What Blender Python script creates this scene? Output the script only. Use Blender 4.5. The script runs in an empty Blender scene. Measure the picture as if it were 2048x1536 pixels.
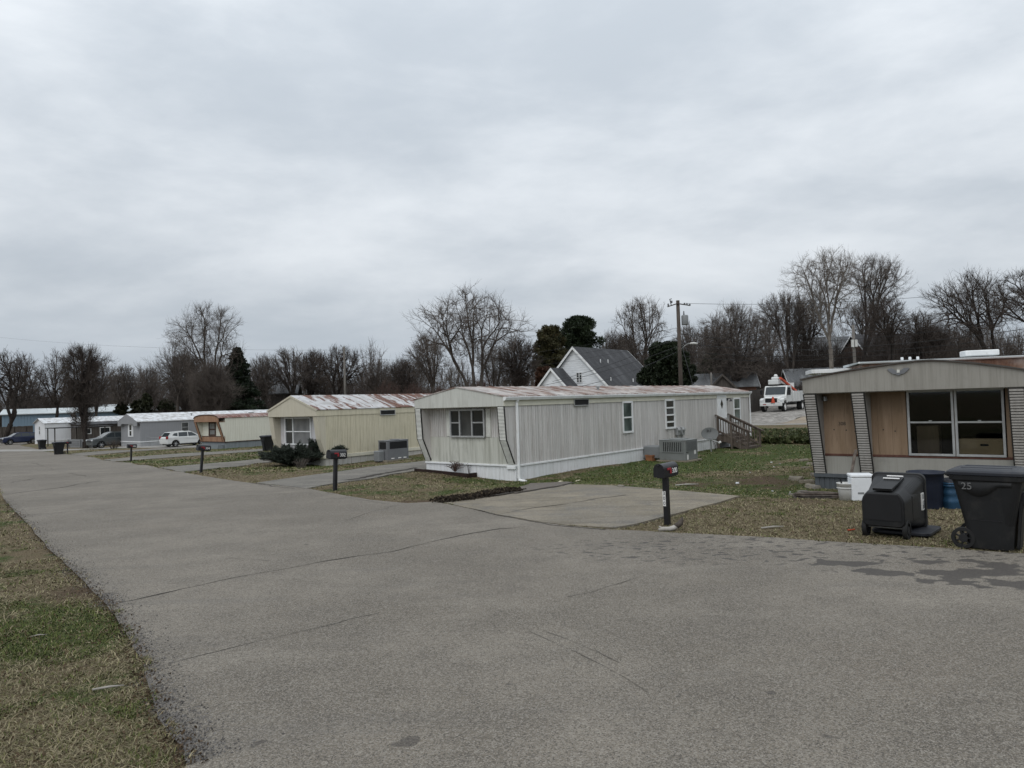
import bpy, math, random
import numpy as np
from mathutils import Matrix, Vector
from mathutils.geometry import delaunay_2d_cdt, tessellate_polygon

random.seed(7)
RNG = np.random.default_rng(11)
scene = bpy.context.scene
COL = scene.collection
R = math.radians

# ------------------------------------------------------------------ camera model (photo is 2048 x 1536)
F_PX = 1420.0
CAM = np.array([0.0, 0.0, 2.15])
_p, _r = R(1.5), R(1.8)
_F = np.array([0, math.cos(_p), math.sin(_p)])
_U0 = np.array([0, -math.sin(_p), math.cos(_p)])
_R0 = np.array([1.0, 0, 0])
_RC = math.cos(_r) * _R0 - math.sin(_r) * _U0
_UC = math.sin(_r) * _R0 + math.cos(_r) * _U0


def ray(px, py):
    d = _F + (px - 1024) / F_PX * _RC - (py - 768) / F_PX * _UC
    return d / d[1]


def at(px, py, Y):
    """World point seen at photo pixel (px,py) whose depth is Y."""
    return CAM + ray(px, py) * Y


def horizon(px):
    """Photo row of the horizon in column px."""
    lo, hi = 600.0, 1000.0
    for _ in range(40):
        m = (lo + hi) / 2
        if ray(px, m)[2] > 0:
            lo = m
        else:
            hi = m
    return lo


# ------------------------------------------------------------------ terrain
_ctrl = [(1335, 1050, 12.25), (670, 982, 18.7), (402, 945, 29), (261, 923, 44), (1030, 965, 23.4), (1480, 887, 38.5),
         (654, 933, 34.4), (1640, 980, 17.6), (443, 897, 60.5), (277, 893, 75), (350, 896, 70), (180, 897, 78),
         (120, 909, 61), (88, 888, 98), (1372, 925, 28.5), (1560, 890, 36.5), (1560, 852, 57), (1600, 848, 62), (1560, 824, 70),
         (1990, 1105, 9.25), (1780, 1083, 10.6), (30, 889, 103), (860, 938, 26.5)]
_cp = [tuple(at(*c)) for c in _ctrl]
_cp += [(0, 2, 0), (0, 6, 0), (-5, 8, 0), (5, 7, 0), (-4, 3, 0), (0, 12, 0), (-8, 12, 0), (-15, 20.7, -.1), (6, 3, 0), (-14, 8, .05), (-25, 20, 0.0),
        (0, -12, 0), (20, 0, 0), (-20, -5, .1), (14, 9, -.05), (20, 12, -.15), (-5, 14, 0.0), (3, 15, -.04),
        (-90, 130, -1.9), (-40, 115, -1.4), (0, 105, -.7), (28, 82, .9), (45, 80, 1.2), (70, 70, 1.4), (60, 120, 2.6), (20, 120, .3), (34, 61, -.2),
        (40, 40, -.3), (-55, 45, -.8), (-110, 90, -1.6), (120, 150, 3), (-150, 200, -2), (0, 220, -1)]
_cp = np.array(_cp)


def gz(x, y):
    """Ground height."""
    x = np.asarray(x, float); y = np.asarray(y, float)
    sh = x.shape
    x = x.ravel(); y = y.ravel()
    out = np.empty_like(x)
    for a in range(0, len(x), 20000):
        d2 = (x[a:a + 20000, None] - _cp[None, :, 0]) ** 2 + (y[a:a + 20000, None] - _cp[None, :, 1]) ** 2
        w = 1 / (d2 + 5.0) ** 1.6
        out[a:a + 20000] = (w * _cp[None, :, 2]).sum(1) / w.sum(1)
    return out.reshape(sh) if sh else float(out[0])


def gp(px, py, lift=0.0):
    """Ground point under a photo pixel."""
    d = ray(px, py)
    Y = 20.0
    for _ in range(60):
        p = CAM + d * Y
        z = gz(p[0], p[1])
        if d[2] >= -1e-4:
            break
        Yn = (z - CAM[2]) / d[2]
        Y = .5 * Y + .5 * min(max(Yn, 1.0), 160)
    p = CAM + d * Y
    return np.array([p[0], p[1], gz(p[0], p[1]) + lift])


# ------------------------------------------------------------------ noise for attributes
def _hash(ix, iy, s):
    h = np.sin(ix * 127.1 + iy * 311.7 + s * 74.7) * 43758.5453
    return h - np.floor(h)


def vnoise(x, y, s=0):
    ix, iy = np.floor(x), np.floor(y)
    fx, fy = x - ix, y - iy
    fx = fx * fx * (3 - 2 * fx); fy = fy * fy * (3 - 2 * fy)
    a = _hash(ix, iy, s); b = _hash(ix + 1, iy, s); c = _hash(ix, iy + 1, s); d = _hash(ix + 1, iy + 1, s)
    return (a * (1 - fx) + b * fx) * (1 - fy) + (c * (1 - fx) + d * fx) * fy


def fbm(x, y, s=0, oct=4):
    v, a, t = 0, .5, 0
    for i in range(oct):
        v = v + a * vnoise(x * 2 ** i, y * 2 ** i, s + i * 17); t += a; a *= .5
    return v / t


# ------------------------------------------------------------------ objects
def link(o):
    COL.objects.link(o)
    return o


def tag(o, label=None, cat=None, group=None, kind=None):
    if label: o['label'] = label
    if cat: o['category'] = cat
    if group: o['group'] = group
    if kind: o['kind'] = kind
    return o


def thing(name, label, cat, loc=(0, 0, 0), rz=0.0, group=None, rot=None, scale=None):
    o = bpy.data.objects.new(name, None)
    o.empty_display_size = .2
    link(o)
    o.location = [float(v) for v in loc]
    o.rotation_euler = rot if rot else (0, 0, rz)
    if scale: o.scale = scale
    return tag(o, label, cat, group)


def copy_tree(o, parent=None):
    c = o.copy()
    link(c)
    if parent is not None: c.parent = parent
    for ch in list(o.children):
        copy_tree(ch, c)
    return c


class MB:
    """Collects shapes and links them as ONE mesh object."""

    def __init__(s):
        s.v = []; s.f = []; s.m = []; s.mi = 0; s.smooth = False; s.sm = []; s.xf = None

    def add(s, vs, fs):
        n = len(s.v)
        if s.xf is not None:
            vs = [tuple(s.xf @ Vector(v)) for v in vs]
        s.v += [tuple(float(c) for c in v) for v in vs]
        for f in fs:
            s.f.append([n + i for i in f]); s.m.append(s.mi); s.sm.append(s.smooth)
        return s

    def box(s, x0, x1, y0, y1, z0, z1, b=0.0):
        if x0 > x1: x0, x1 = x1, x0
        if y0 > y1: y0, y1 = y1, y0
        if z0 > z1: z0, z1 = z1, z0
        if b <= 0:
            vs = [(x, y, z) for x in (x0, x1) for y in (y0, y1) for z in (z0, z1)]
            return s.add(vs, [(0, 1, 3, 2), (4, 6, 7, 5), (0, 4, 5, 1), (2, 3, 7, 6), (0, 2, 6, 4), (1, 5, 7, 3)])
        b = min(b, (x1 - x0) / 2.01, (y1 - y0) / 2.01, (z1 - z0) / 2.01)
        X = (x0, x1); Y = (y0, y1); Z = (z0, z1)
        vs = []; idx = {}
        for i in (0, 1):
            for j in (0, 1):
                for k in (0, 1):
                    dx, dy, dz = (1, -1)[i] * b, (1, -1)[j] * b, (1, -1)[k] * b
                    idx[i, j, k, 0] = len(vs); vs.append((X[i], Y[j] + dy, Z[k] + dz))
                    idx[i, j, k, 1] = len(vs); vs.append((X[i] + dx, Y[j], Z[k] + dz))
                    idx[i, j, k, 2] = len(vs); vs.append((X[i] + dx, Y[j] + dy, Z[k]))
        fs = []
        cyc = [(0, 0), (1, 0), (1, 1), (0, 1)]
        for i in (0, 1):
            q = [idx[i, a, c, 0] for a, c in cyc]; fs.append(q if i else q[::-1])
            q = [idx[a, i, c, 1] for a, c in cyc]; fs.append(q[::-1] if i else q)
            q = [idx[a, c, i, 2] for a, c in cyc]; fs.append(q if i else q[::-1])
        for a in (0, 1):
            for c in (0, 1):
                q = [idx[0, a, c, 1], idx[1, a, c, 1], idx[1, a, c, 2], idx[0, a, c, 2]]; fs.append(q if a == c else q[::-1])
                q = [idx[a, 0, c, 0], idx[a, 1, c, 0], idx[a, 1, c, 2], idx[a, 0, c, 2]]; fs.append(q if a != c else q[::-1])
                q = [idx[a, c, 0, 0], idx[a, c, 1, 0], idx[a, c, 1, 1], idx[a, c, 0, 1]]; fs.append(q if a == c else q[::-1])
        for i in (0, 1):
            for j in (0, 1):
                for k in (0, 1):
                    q = [idx[i, j, k, t] for t in range(3)]
                    fs.append(q if (i + j + k) % 2 else q[::-1])
        return s.add(vs, fs)

    def prism(s, poly, axis, a, b):
        """poly: 2d points; axis 'x': (y,z), 'y': (x,z), 'z': (x,y); from a to b."""
        n = len(poly)
        ar = sum(poly[i][0] * poly[(i + 1) % n][1] - poly[(i + 1) % n][0] * poly[i][1] for i in range(n))
        if (ar < 0): poly = poly[::-1]
        mk = {'x': lambda p, t: (t, p[0], p[1]), 'y': lambda p, t: (p[0], t, p[1]), 'z': lambda p, t: (p[0], p[1], t)}[axis]
        vs = [mk(p, a) for p in poly] + [mk(p, b) for p in poly]
        tri = tessellate_polygon([[Vector((p[0], p[1], 0)) for p in poly]])
        flip = (axis == 'y')
        if b < a: flip = not flip
        fs = []
        for t in tri:
            t = list(t)
            o = [Vector((*poly[k], 0)) for k in t]
            if (o[1] - o[0]).cross(o[2] - o[0]).z < 0: t = t[::-1]
            fs.append(t[::-1]); fs.append([k + n for k in t])
        for i in range(n):
            j = (i + 1) % n
            fs.append([i, j, j + n, i + n])
        if flip: fs = [f[::-1] for f in fs]
        return s.add(vs, fs)

    def quad(s, *p):
        return s.add(p, [tuple(range(len(p)))])

    def tube(s, pts, rad, n=8, cap=True):
        pts = [Vector(p) for p in pts]
        if not hasattr(rad, '__len__'): rad = [rad] * len(pts)
        vs = []; fs = []
        up = None
        for i, p in enumerate(pts):
            d = (pts[min(i + 1, len(pts) - 1)] - pts[max(i - 1, 0)]).normalized()
            if up is None:
                up = Vector((0, 0, 1)) if abs(d.z) < .9 else Vector((1, 0, 0))
            u = d.cross(up).normalized(); w = u.cross(d).normalized(); up = w
            for k in range(n):
                a = 2 * math.pi * k / n
                vs.append(tuple(p + (u * math.cos(a) + w * math.sin(a)) * rad[i]))
        for i in range(len(pts) - 1):
            for k in range(n):
                k2 = (k + 1) % n
                fs.append([i * n + k, i * n + k2, (i + 1) * n + k2, (i + 1) * n + k])
        if cap:
            fs.append(list(range(n))[::-1]); fs.append([(len(pts) - 1) * n + k for k in range(n)])
        return s.add(vs, fs)

    def bar(s, a, b, w, h=None):
        """square bar from a to b"""
        h = h or w
        a = Vector(a); b = Vector(b); d = (b - a).normalized()
        up = Vector((0, 0, 1)) if abs(d.z) < .95 else Vector((1, 0, 0))
        u = d.cross(up).normalized() * w / 2; v = u.cross(d).normalized() * h / 2
        vs = [tuple(p + i * u + j * v) for p in (a, b) for i, j in ((-1, -1), (1, -1), (1, 1), (-1, 1))]
        return s.add(vs, [(3, 2, 1, 0), (4, 5, 6, 7), (0, 1, 5, 4), (1, 2, 6, 5), (2, 3, 7, 6), (3, 0, 4, 7)])

    def lathe(s, prof, c=(0, 0, 0), n=24, axis='z', arc=None):
        vs = []; fs = []
        for r, z in prof:
            for k in range(n):
                a = 2 * math.pi * k / n
                p = {'z': (r * math.cos(a), r * math.sin(a), z), 'y': (r * math.cos(a), z, r * math.sin(a)), 'x': (z, r * math.cos(a), r * math.sin(a))}[axis]
                vs.append((c[0] + p[0], c[1] + p[1], c[2] + p[2]))
        for i in range(len(prof) - 1):
            for k in range(n):
                k2 = (k + 1) % n
                fs.append([i * n + k, i * n + k2, (i + 1) * n + k2, (i + 1) * n + k])
        if axis == 'y': fs = [f[::-1] for f in fs]
        return s.add(vs, fs)

    def ribbed(s, o, u, L, h, sp=.1, groove=.012, depth=.008, nrm=(0, -1, 0), top=None, jit=0.0):
        """Board siding: boards of width sp along u, standing h high, with real grooves. top(t)->height optional."""
        o = Vector(o); u = Vector(u); nv = Vector(nrm)
        ts = [0.0]
        k = 0
        prof = []
        t = 0.0
        rr = random.Random(int(L * 1000) + 5)
        while t < L - 1e-6:
            w = sp * (1 + jit * (rr.random() * 2 - 1))
            e = min(t + w, L)
            dd = depth * (.7 + .6 * rr.random())
            prof += [(t, 0.0), (max(t, e - groove), 0.0)]
            if e < L - 1e-6 and e - groove > t:
                prof += [(e - groove * .8, -dd), (e - groove * .2, -dd)]
            t = e
        prof.append((L, 0.0))
        top = top or (lambda q: h)
        vs = []
        for t, d in prof:
            b = o + u * t + nv * d
            vs.append(tuple(b)); vs.append((b.x, b.y, b.z + top(t)))
        n = len(prof)
        fl = (u.cross(Vector((0, 0, 1)))).dot(nv) < 0
        fs = []
        for i in range(n - 1):
            q = [2 * i, 2 * i + 2, 2 * i + 3, 2 * i + 1]
            fs.append(q[::-1] if fl else q)
        return s.add(vs, fs)

    def build(s, name, mats, parent=None, smooth_angle=None, bevel=0):
        me = bpy.data.meshes.new(name)
        me.from_pydata(s.v, [], s.f)
        if not isinstance(mats, (list, tuple)): mats = [mats]
        for m in mats: me.materials.append(m)
        me.polygons.foreach_set('material_index', s.m)
        me.polygons.foreach_set('use_smooth', s.sm)
        me.update()
        o = bpy.data.objects.new(name, me)
        link(o)
        if parent is not None: o.parent = parent
        if bevel:
            md = o.modifiers.new('bevel', 'BEVEL'); md.width = bevel; md.segments = 2; md.limit_method = 'ANGLE'; md.angle_limit = R(40)
        return o


def np_mesh(name, verts, faces_flat, nper, mats, parent=None, attrs=None, smooth=False, mat_idx=None):
    """Fast mesh from numpy: verts (N,3), faces (M,nper)."""
    me = bpy.data.meshes.new(name)
    V = np.ascontiguousarray(verts, dtype=np.float32)
    Fc = np.ascontiguousarray(faces_flat, dtype=np.int32)
    me.vertices.add(len(V)); me.vertices.foreach_set('co', V.ravel())
    me.loops.add(Fc.size); me.loops.foreach_set('vertex_index', Fc.ravel())
    me.polygons.add(len(Fc))
    me.polygons.foreach_set('loop_start', np.arange(0, Fc.size, nper, dtype=np.int32))
    try:
        me.polygons.foreach_set('loop_total', np.full(len(Fc), nper, dtype=np.int32))
    except Exception:
        pass
    if smooth: me.polygons.foreach_set('use_smooth', np.ones(len(Fc), dtype=bool))
    if not isinstance(mats, (list, tuple)): mats = [mats]
    for m in mats: me.materials.append(m)
    if mat_idx is not None: me.polygons.foreach_set('material_index', np.asarray(mat_idx, dtype=np.int32))
    for k, a in (attrs or {}).items():
        a = np.asarray(a, dtype=np.float32)
        if a.ndim == 1:
            t = me.attributes.new(k, 'FLOAT', 'POINT'); t.data.foreach_set('value', a)
        else:
            t = me.attributes.new(k, 'FLOAT_COLOR', 'POINT')
            t.data.foreach_set('color', np.ascontiguousarray(np.c_[a, np.ones(len(a))].astype(np.float32)).ravel())
    me.update(calc_edges=True)
    me.validate()
    o = bpy.data.objects.new(name, me)
    link(o)
    if parent is not None: o.parent = parent
    return o


def text(word, size, mat, parent, M, name='number', ext=.002, align='CENTER'):
    """Lettering as a flat mesh; M places it (text runs along +x, up +y, faces +z)."""
    cu = bpy.data.curves.new(name, 'FONT')
    cu.body = word; cu.size = size; cu.extrude = ext; cu.align_x = align; cu.align_y = 'CENTER'
    t = bpy.data.objects.new(name, cu)
    me = bpy.data.meshes.new_from_object(t)
    bpy.data.objects.remove(t)
    me.transform(M)
    me.materials.clear(); me.materials.append(mat)
    o = bpy.data.objects.new(name, me)
    link(o); o.parent = parent
    return o


def frame_m(o, xdir, ydir):
    """Matrix with origin o, x axis xdir, y axis ydir."""
    x = Vector(xdir).normalized(); y = Vector(ydir).normalized(); z = x.cross(y)
    return Matrix(((x.x, y.x, z.x, o[0]), (x.y, y.y, z.y, o[1]), (x.z, y.z, z.z, o[2]), (0, 0, 0, 1)))
SKYX, SKYY, EXPO = 3.0, 1.0, 0.22
# ------------------------------------------------------------------ materials
class NT:
    def __init__(s, name):
        s.mat = bpy.data.materials.new(name)
        s.mat.use_nodes = True
        s.t = s.mat.node_tree
        s.b = s.t.nodes['Principled BSDF']
        s._co = None

    def n(s, typ, **kw):
        nd = s.t.nodes.new(typ)
        for k, v in kw.items(): setattr(nd, k, v)
        return nd

    def put(s, sock, v):
        if hasattr(v, 'is_output') or isinstance(v, bpy.types.NodeSocket):
            s.t.links.new(v, sock)
        elif isinstance(v, (tuple, list)):
            sock.default_value = tuple(v) + ((1,) if len(v) == 3 and len(sock.default_value) == 4 else ())
        else:
            sock.default_value = v

    def co(s):
        if s._co is None: s._co = s.n('ShaderNodeTexCoord').outputs['Object']
        return s._co

    def pos(s):
        return s.n('ShaderNodeNewGeometry').outputs['Position']

    def map(s, scale=(1, 1, 1), loc=(0, 0, 0), rot=(0, 0, 0), vec=None, typ='POINT'):
        m = s.n('ShaderNodeMapping'); m.vector_type = typ
        s.put(m.inputs[0], vec if vec is not None else s.co())
        m.inputs[1].default_value = loc; m.inputs[2].default_value = rot; m.inputs[3].default_value = scale
        return m.outputs[0]

    def noise(s, scale, detail=4, rough=.55, vec=None, dist=0.0):
        m = s.n('ShaderNodeTexNoise')
        s.put(m.inputs['Vector'], vec if vec is not None else s.co())
        m.inputs['Scale'].default_value = scale; m.inputs['Detail'].default_value = detail
        m.inputs['Roughness'].default_value = rough; m.inputs['Distortion'].default_value = dist
        return m.outputs[0]

    def vor(s, scale, vec=None, out='Color', feat='F1'):
        m = s.n('ShaderNodeTexVoronoi'); m.feature = feat
        s.put(m.inputs['Vector'], vec if vec is not None else s.co())
        m.inputs['Scale'].default_value = scale
        return m.outputs[out]

    def ramp(s, fac, a, b, ca=0.0, cb=1.0):
        m = s.n('ShaderNodeMapRange'); m.interpolation_type = 'SMOOTHSTEP'
        s.put(m.inputs[0], fac); m.inputs[1].default_value = a; m.inputs[2].default_value = b
        m.inputs[3].default_value = ca; m.inputs[4].default_value = cb
        return m.outputs[0]

    def mix(s, fac, a, b, mode='MIX'):
        m = s.n('ShaderNodeMix', data_type='RGBA', blend_type=mode)
        s.put(m.inputs[0], fac); s.put(m.inputs[6], a); s.put(m.inputs[7], b)
        return m.outputs[2]

    def math(s, op, a, b=0.0):
        m = s.n('ShaderNodeMath', operation=op)
        s.put(m.inputs[0], a); s.put(m.inputs[1], b)
        return m.outputs[0]

    def sep(s, v):
        m = s.n('ShaderNodeSeparateXYZ'); s.put(m.inputs[0], v); return m.outputs

    def attr(s, name):
        m = s.n('ShaderNodeAttribute'); m.attribute_name = name; return m

    def bump(s, h, strength=.3, dist=.01):
        m = s.n('ShaderNodeBump'); m.inputs['Strength'].default_value = strength; m.inputs['Distance'].default_value = dist
        s.put(m.inputs['Height'], h); s.t.links.new(m.outputs[0], s.b.inputs['Normal'])

    def done(s, col, rough=.7, metal=0.0, spec=.4):
        s.put(s.b.inputs['Base Color'], col); s.put(s.b.inputs['Roughness'], rough); s.put(s.b.inputs['Metallic'], metal)
        s.put(s.b.inputs['Specular IOR Level'], spec)
        return s.mat


def simple(name, c, rough=.6, var=.12, scale=3.0, metal=0.0, spec=.4, bump=0.0, dirt=None, stretch=(1, 1, 1)):
    """Plain painted / plastic / metal surface with uneven tone and some dirt."""
    t = NT(name)
    v = t.map(stretch)
    n1 = t.noise(scale, 5, .6, v)
    col = t.mix(t.ramp(n1, .3, .7), [x * (1 - var) for x in c], [min(1, x * (1 + var)) for x in c])
    if dirt:
        n2 = t.noise(scale * .7 + 1, 6, .65, t.map(stretch, (3.1, 7.7, 1.3)))
        col = t.mix(t.ramp(n2, .5, .75, 0, dirt[1]), col, dirt[0])
    if bump: t.bump(t.noise(scale * 12, 3), bump, .004)
    return t.done(col, rough, metal, spec)


def siding(name, c, streak, amount=.5, fleck=None, rough=.55, board=0, patch=0):
    """Weathered painted siding: vertical run-off streaks and flaking."""
    t = NT(name)
    a = t.noise(1.0, 6, .65, t.map((9, 9, .55)))
    b = t.noise(1.0, 5, .6, t.map((38, 38, 1.6), (4, 2, 1)))
    col = t.mix(t.ramp(a, .42, .68, 0, amount), c, streak)
    col = t.mix(t.ramp(b, .5, .72, 0, amount * .8), col, [x * .8 for x in streak])
    if fleck:
        f = t.noise(1.0, 7, .7, t.map((30, 30, 6), (1, 5, 2)))
        col = t.mix(t.ramp(f, .52, .6, 0, fleck[1]), col, fleck[0])
    big = t.noise(.8, 3)
    col = t.mix(t.ramp(big, .35, .7, 0, .25), col, [x * .82 for x in c])
    if board:
        o = t.sep(t.co())
        cell = t.math('FLOOR', t.math('MULTIPLY', t.math('ADD', o[0], o[1]), board))
        wn = t.n('ShaderNodeTexWhiteNoise'); wn.noise_dimensions = '1D'; t.put(wn.inputs['W'], cell)
        col = t.mix(t.ramp(wn.outputs['Value'], .15, 1.0, .42, 0), col, [x * .60 for x in c])
        lo = t.noise(1.0, 5, .65, t.map((3.2, 3.2, .35), (8, 8, 2)))
        col = t.mix(t.ramp(lo, .52, .72, 0, .4), col, (.30, .265, .235))
    if patch:
        pn = t.noise(.9, 5, .65, t.map((1, 1, .8), (11, 3, 5)))
        col = t.mix(t.ramp(pn, .52, .7, 0, patch), col, [x * .55 for x in c])
    return t.done(col, rough)


def rusty_roof(name, white, rust, lo, hi, streak=(5.0, .8, .8), seam=.0, grey=(.35, .34, .33)):
    """Sheet-metal roof, painted pale, rust showing in streaks down the slope."""
    t = NT(name)
    a = t.noise(1.0, 6, .68, t.map(streak, rot=(0, 0, R(12))), .6)
    b = t.noise(.35, 4, .6, t.map((1, 1, 1), (5, 5, 0)))
    m = t.math('ADD', t.math('MULTIPLY', a, .7), t.math('MULTIPLY', b, .42))
    rc = t.mix(t.ramp(t.noise(9, 4), .3, .7), rust, [rust[0] * .45, rust[1] * .38, rust[2] * .36])
    wc = t.mix(t.ramp(t.noise(2.2, 5), .35, .7), white, grey)
    col = t.mix(t.ramp(m, lo, hi), wc, rc)
    t.bump(t.noise(8, 3), .15, .01)
    return t.done(col, .6)


def glass_dark(name, c=(.02, .024, .026), curtain=None):
    t = NT(name)
    col = c
    if curtain:
        w = t.noise(1.0, 2, .5, t.map((1.6, 1.6, 1.1)))
        col = t.mix(t.ramp(w, .3, .7), c, curtain)
    return t.done(col, .06, 0, .6)


def glass_clear(name):
    m = bpy.data.materials.new(name); m.use_nodes = True
    nt = m.node_tree
    for nd in list(nt.nodes):
        if nd.type != 'OUTPUT_MATERIAL': nt.nodes.remove(nd)
    tr = nt.nodes.new('ShaderNodeBsdfTransparent'); gl = nt.nodes.new('ShaderNodeBsdfGlossy'); mx = nt.nodes.new('ShaderNodeMixShader'); fr = nt.nodes.new('ShaderNodeFresnel')
    tr.inputs[0].default_value = (.75, .78, .78, 1); gl.inputs['Roughness'].default_value = .03; fr.inputs[0].default_value = 1.4
    nt.links.new(fr.outputs[0], mx.inputs[0]); nt.links.new(tr.outputs[0], mx.inputs[1]); nt.links.new(gl.outputs[0], mx.inputs[2])
    nt.links.new(mx.outputs[0], nt.nodes['Material Output'].inputs[0])
    return m


def ellipse(t, vec, c, r, rot=0.0):
    """1 inside an ellipse on the ground, falling to 0 outwards (value 1-dist)."""
    m = t.map((r[0], r[1], 1000.0), (c[0], c[1], 0), (0, 0, rot), vec, 'TEXTURE')
    ln = t.n('ShaderNodeVectorMath', operation='LENGTH'); t.t.links.new(m, ln.inputs[0])
    return t.math('SUBTRACT', 1.0, ln.outputs['Value'])


def asphalt():
    t = NT('weathered asphalt')
    p = t.pos()
    big = t.noise(.30, 6, .62, p)
    mid = t.noise(1.3, 6, .65, t.map((1, 1, 1), (9, 3, 0), vec=p))
    fine = t.noise(38, 3, .7, p)
    chip = t.vor(130, p)
    chipv = t.sep(chip)[0]
    col = t.mix(t.ramp(big, .40, .60), (.140, .121, .095), (.205, .180, .145))
    col = t.mix(t.ramp(mid, .38, .68, 0, .6), col, (.112, .097, .078))
    col = t.mix(t.ramp(t.noise(.8, 6, .68, t.map((.5, 1.5, 1), (41, 13, 0), (0, 0, R(-38)), p)), .54, .70, 0, .5), col, (.255, .228, .185))
    col = t.mix(t.ramp(t.noise(.5, 4, .6, t.map((1, 1, 1), (30, 7, 0), vec=p)), .55, .75, 0, .35), col, (.175, .145, .11))
    col = t.mix(t.ramp(chipv, .6, 1.0, 0, .75), col, (.30, .275, .24))
    col = t.mix(t.ramp(chipv, .45, .0, 0, .8), col, (.05, .046, .042))
    col = t.mix(t.ramp(t.sep(t.vor(72, p))[1], .7, 1.0, 0, .5), col, (.27, .25, .215))
    col = t.mix(t.ramp(fine, .45, .75, 0, .45), col, (.075, .068, .06))
    # tyre tracks and rubbed lanes
    tr = t.noise(1.0, 4, .6, t.map((.25, 2.2, 1), (0, 0, 0), (0, 0, R(52)), p))
    col = t.mix(t.ramp(tr, .55, .75, 0, .25), col, (.10, .095, .09))
    # damp patches and oil spots on the right
    w = None
    for (px, py, rx, ry) in ((1680, 1130, 1.05, .28), (1800, 1148, 1.0, .36), (1930, 1152, 1.3, .42), (2060, 1168, 1.5, .5), (1900, 1128, .7, .22), (2000, 1134, .9, .25)):
        c = gp(px, py)
        e = ellipse(t, p, c, (rx, ry), R(-8))
        w = e if w is None else t.math('MAXIMUM', w, e)
    wn = t.math('ADD', w, t.math('MULTIPLY', t.math('SUBTRACT', t.noise(2.7, 5, .5, p), .5), 3.0))
    wet = t.ramp(wn, .42, .58)
    sp = None
    c = gp(1560, 1100)
    area = ellipse(t, p, c, (4.2, 1.3), R(-6))
    c2 = gp(1850, 1108)
    area = t.math('MAXIMUM', area, ellipse(t, p, c2, (3.5, .9), R(-6)))
    spots = t.noise(5.5, 3, .5, t.map((1, 1.6, 1), vec=p))
    sm = t.math('MULTIPLY', t.ramp(spots, .56, .62), t.ramp(area, .0, .4))
    ds = t.math('MULTIPLY', t.ramp(t.noise(3.1, 2, .4, t.map((1, 1, 1), (17, 4, 0), vec=p)), .75, .775), .7)
    dark = t.math('MAXIMUM', wet, t.math('MAXIMUM', sm, ds))
    col = t.mix(t.math('MULTIPLY', dark, .8), col, (.042, .037, .034))
    t.bump(t.math('ADD', t.sep(t.vor(100, p))[1], fine), .3, .003)
    return t.done(col, t.ramp(dark, 0, 1, .88, .78), 0, .3)


def concrete(name, a, b, scale=1.0):
    t = NT(name)
    p = t.pos()
    n1 = t.noise(.7 * scale, 6, .65, p)
    n2 = t.noise(1.0, 5, .6, t.map((.5, 3.2, 1), (2, 2, 0), (0, 0, R(50)), p))
    col = t.mix(t.ramp(n1, .35, .68), a, b)
    col = t.mix(t.ramp(n2, .47, .7, 0, .7), col, [x * .58 for x in a])
    n3 = t.noise(1.7 * scale, 6, .7, t.map((1, 1, 1), (4, 9, 0), vec=p))
    col = t.mix(t.ramp(n3, .5, .66, 0, .6), col, (a[0] * .62, a[0] * .6, a[0] * .56))
    col = t.mix(t.ramp(t.noise(.35, 4, .6, t.map((1, 1, 1), (14, 2, 0), vec=p)), .5, .7, 0, .5), col, (a[0] * .85, a[0] * .8, a[0] * .74))
    col = t.mix(t.ramp(t.noise(26, 4, .7, p), .4, .8, 0, .45), col, [x * .6 for x in b])
    col = t.mix(t.ramp(t.sep(t.vor(85, p))[0], .8, 1.0, 0, .4), col, (.5, .48, .43))
    t.bump(t.noise(30, 4, .7, p), .3, .005)
    return t.done(col, .9, 0, .3)


def ground_mat():
    t = NT('winter lawn')
    p = t.pos()
    g = t.attr('green').outputs['Fac']; d = t.attr('dirt').outputs['Fac']
    n = t.noise(7, 5, .7, p); n2 = t.noise(45, 3, .7, p)
    straw = t.mix(t.ramp(n2, .3, .75), (.085, .064, .038), (.25, .20, .125))
    grn = t.mix(t.ramp(n2, .3, .75), (.036, .052, .014), (.10, .13, .042))
    dirt = t.mix(t.ramp(n2, .3, .75), (.060, .042, .026), (.15, .108, .070))
    gm = t.ramp(t.math('ADD', g, t.math('MULTIPLY', t.math('SUBTRACT', n, .5), .9)), .35, .65)
    dm = t.ramp(t.math('ADD', d, t.math('MULTIPLY', t.math('SUBTRACT', n, .5), .9)), .4, .65)
    col = t.mix(gm, straw, grn)
    col = t.mix(dm, col, dirt)
    t.bump(t.math('ADD', n, n2), .9, .05)
    return t.done(col, .95, 0, .15)


def attr_mat(name, attr='tint', rough=.85, spec=.2, back=0.0):
    t = NT(name)
    return t.done(t.attr(attr).outputs['Color'], rough, 0, spec)


def bark(name, a, b):
    t = NT(name)
    n1 = t.noise(1.0, 5, .6, t.map((6, 6, 1.2)))
    return t.done(t.mix(t.ramp(n1, .35, .68), a, b), .95, 0, .15)


def wood(name, a, b, stretch=(6, 6, .8), rough=.8):
    t = NT(name)
    n1 = t.noise(1.0, 6, .65, t.map(stretch))
    n2 = t.noise(1.0, 6, .65, t.map([x * 5 for x in stretch], (2, 1, 5)))
    col = t.mix(t.ramp(n1, .35, .68), a, b)
    col = t.mix(t.ramp(n2, .5, .75, 0, .5), col, [x * .6 for x in a])
    return t.done(col, rough, 0, .25)


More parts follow.
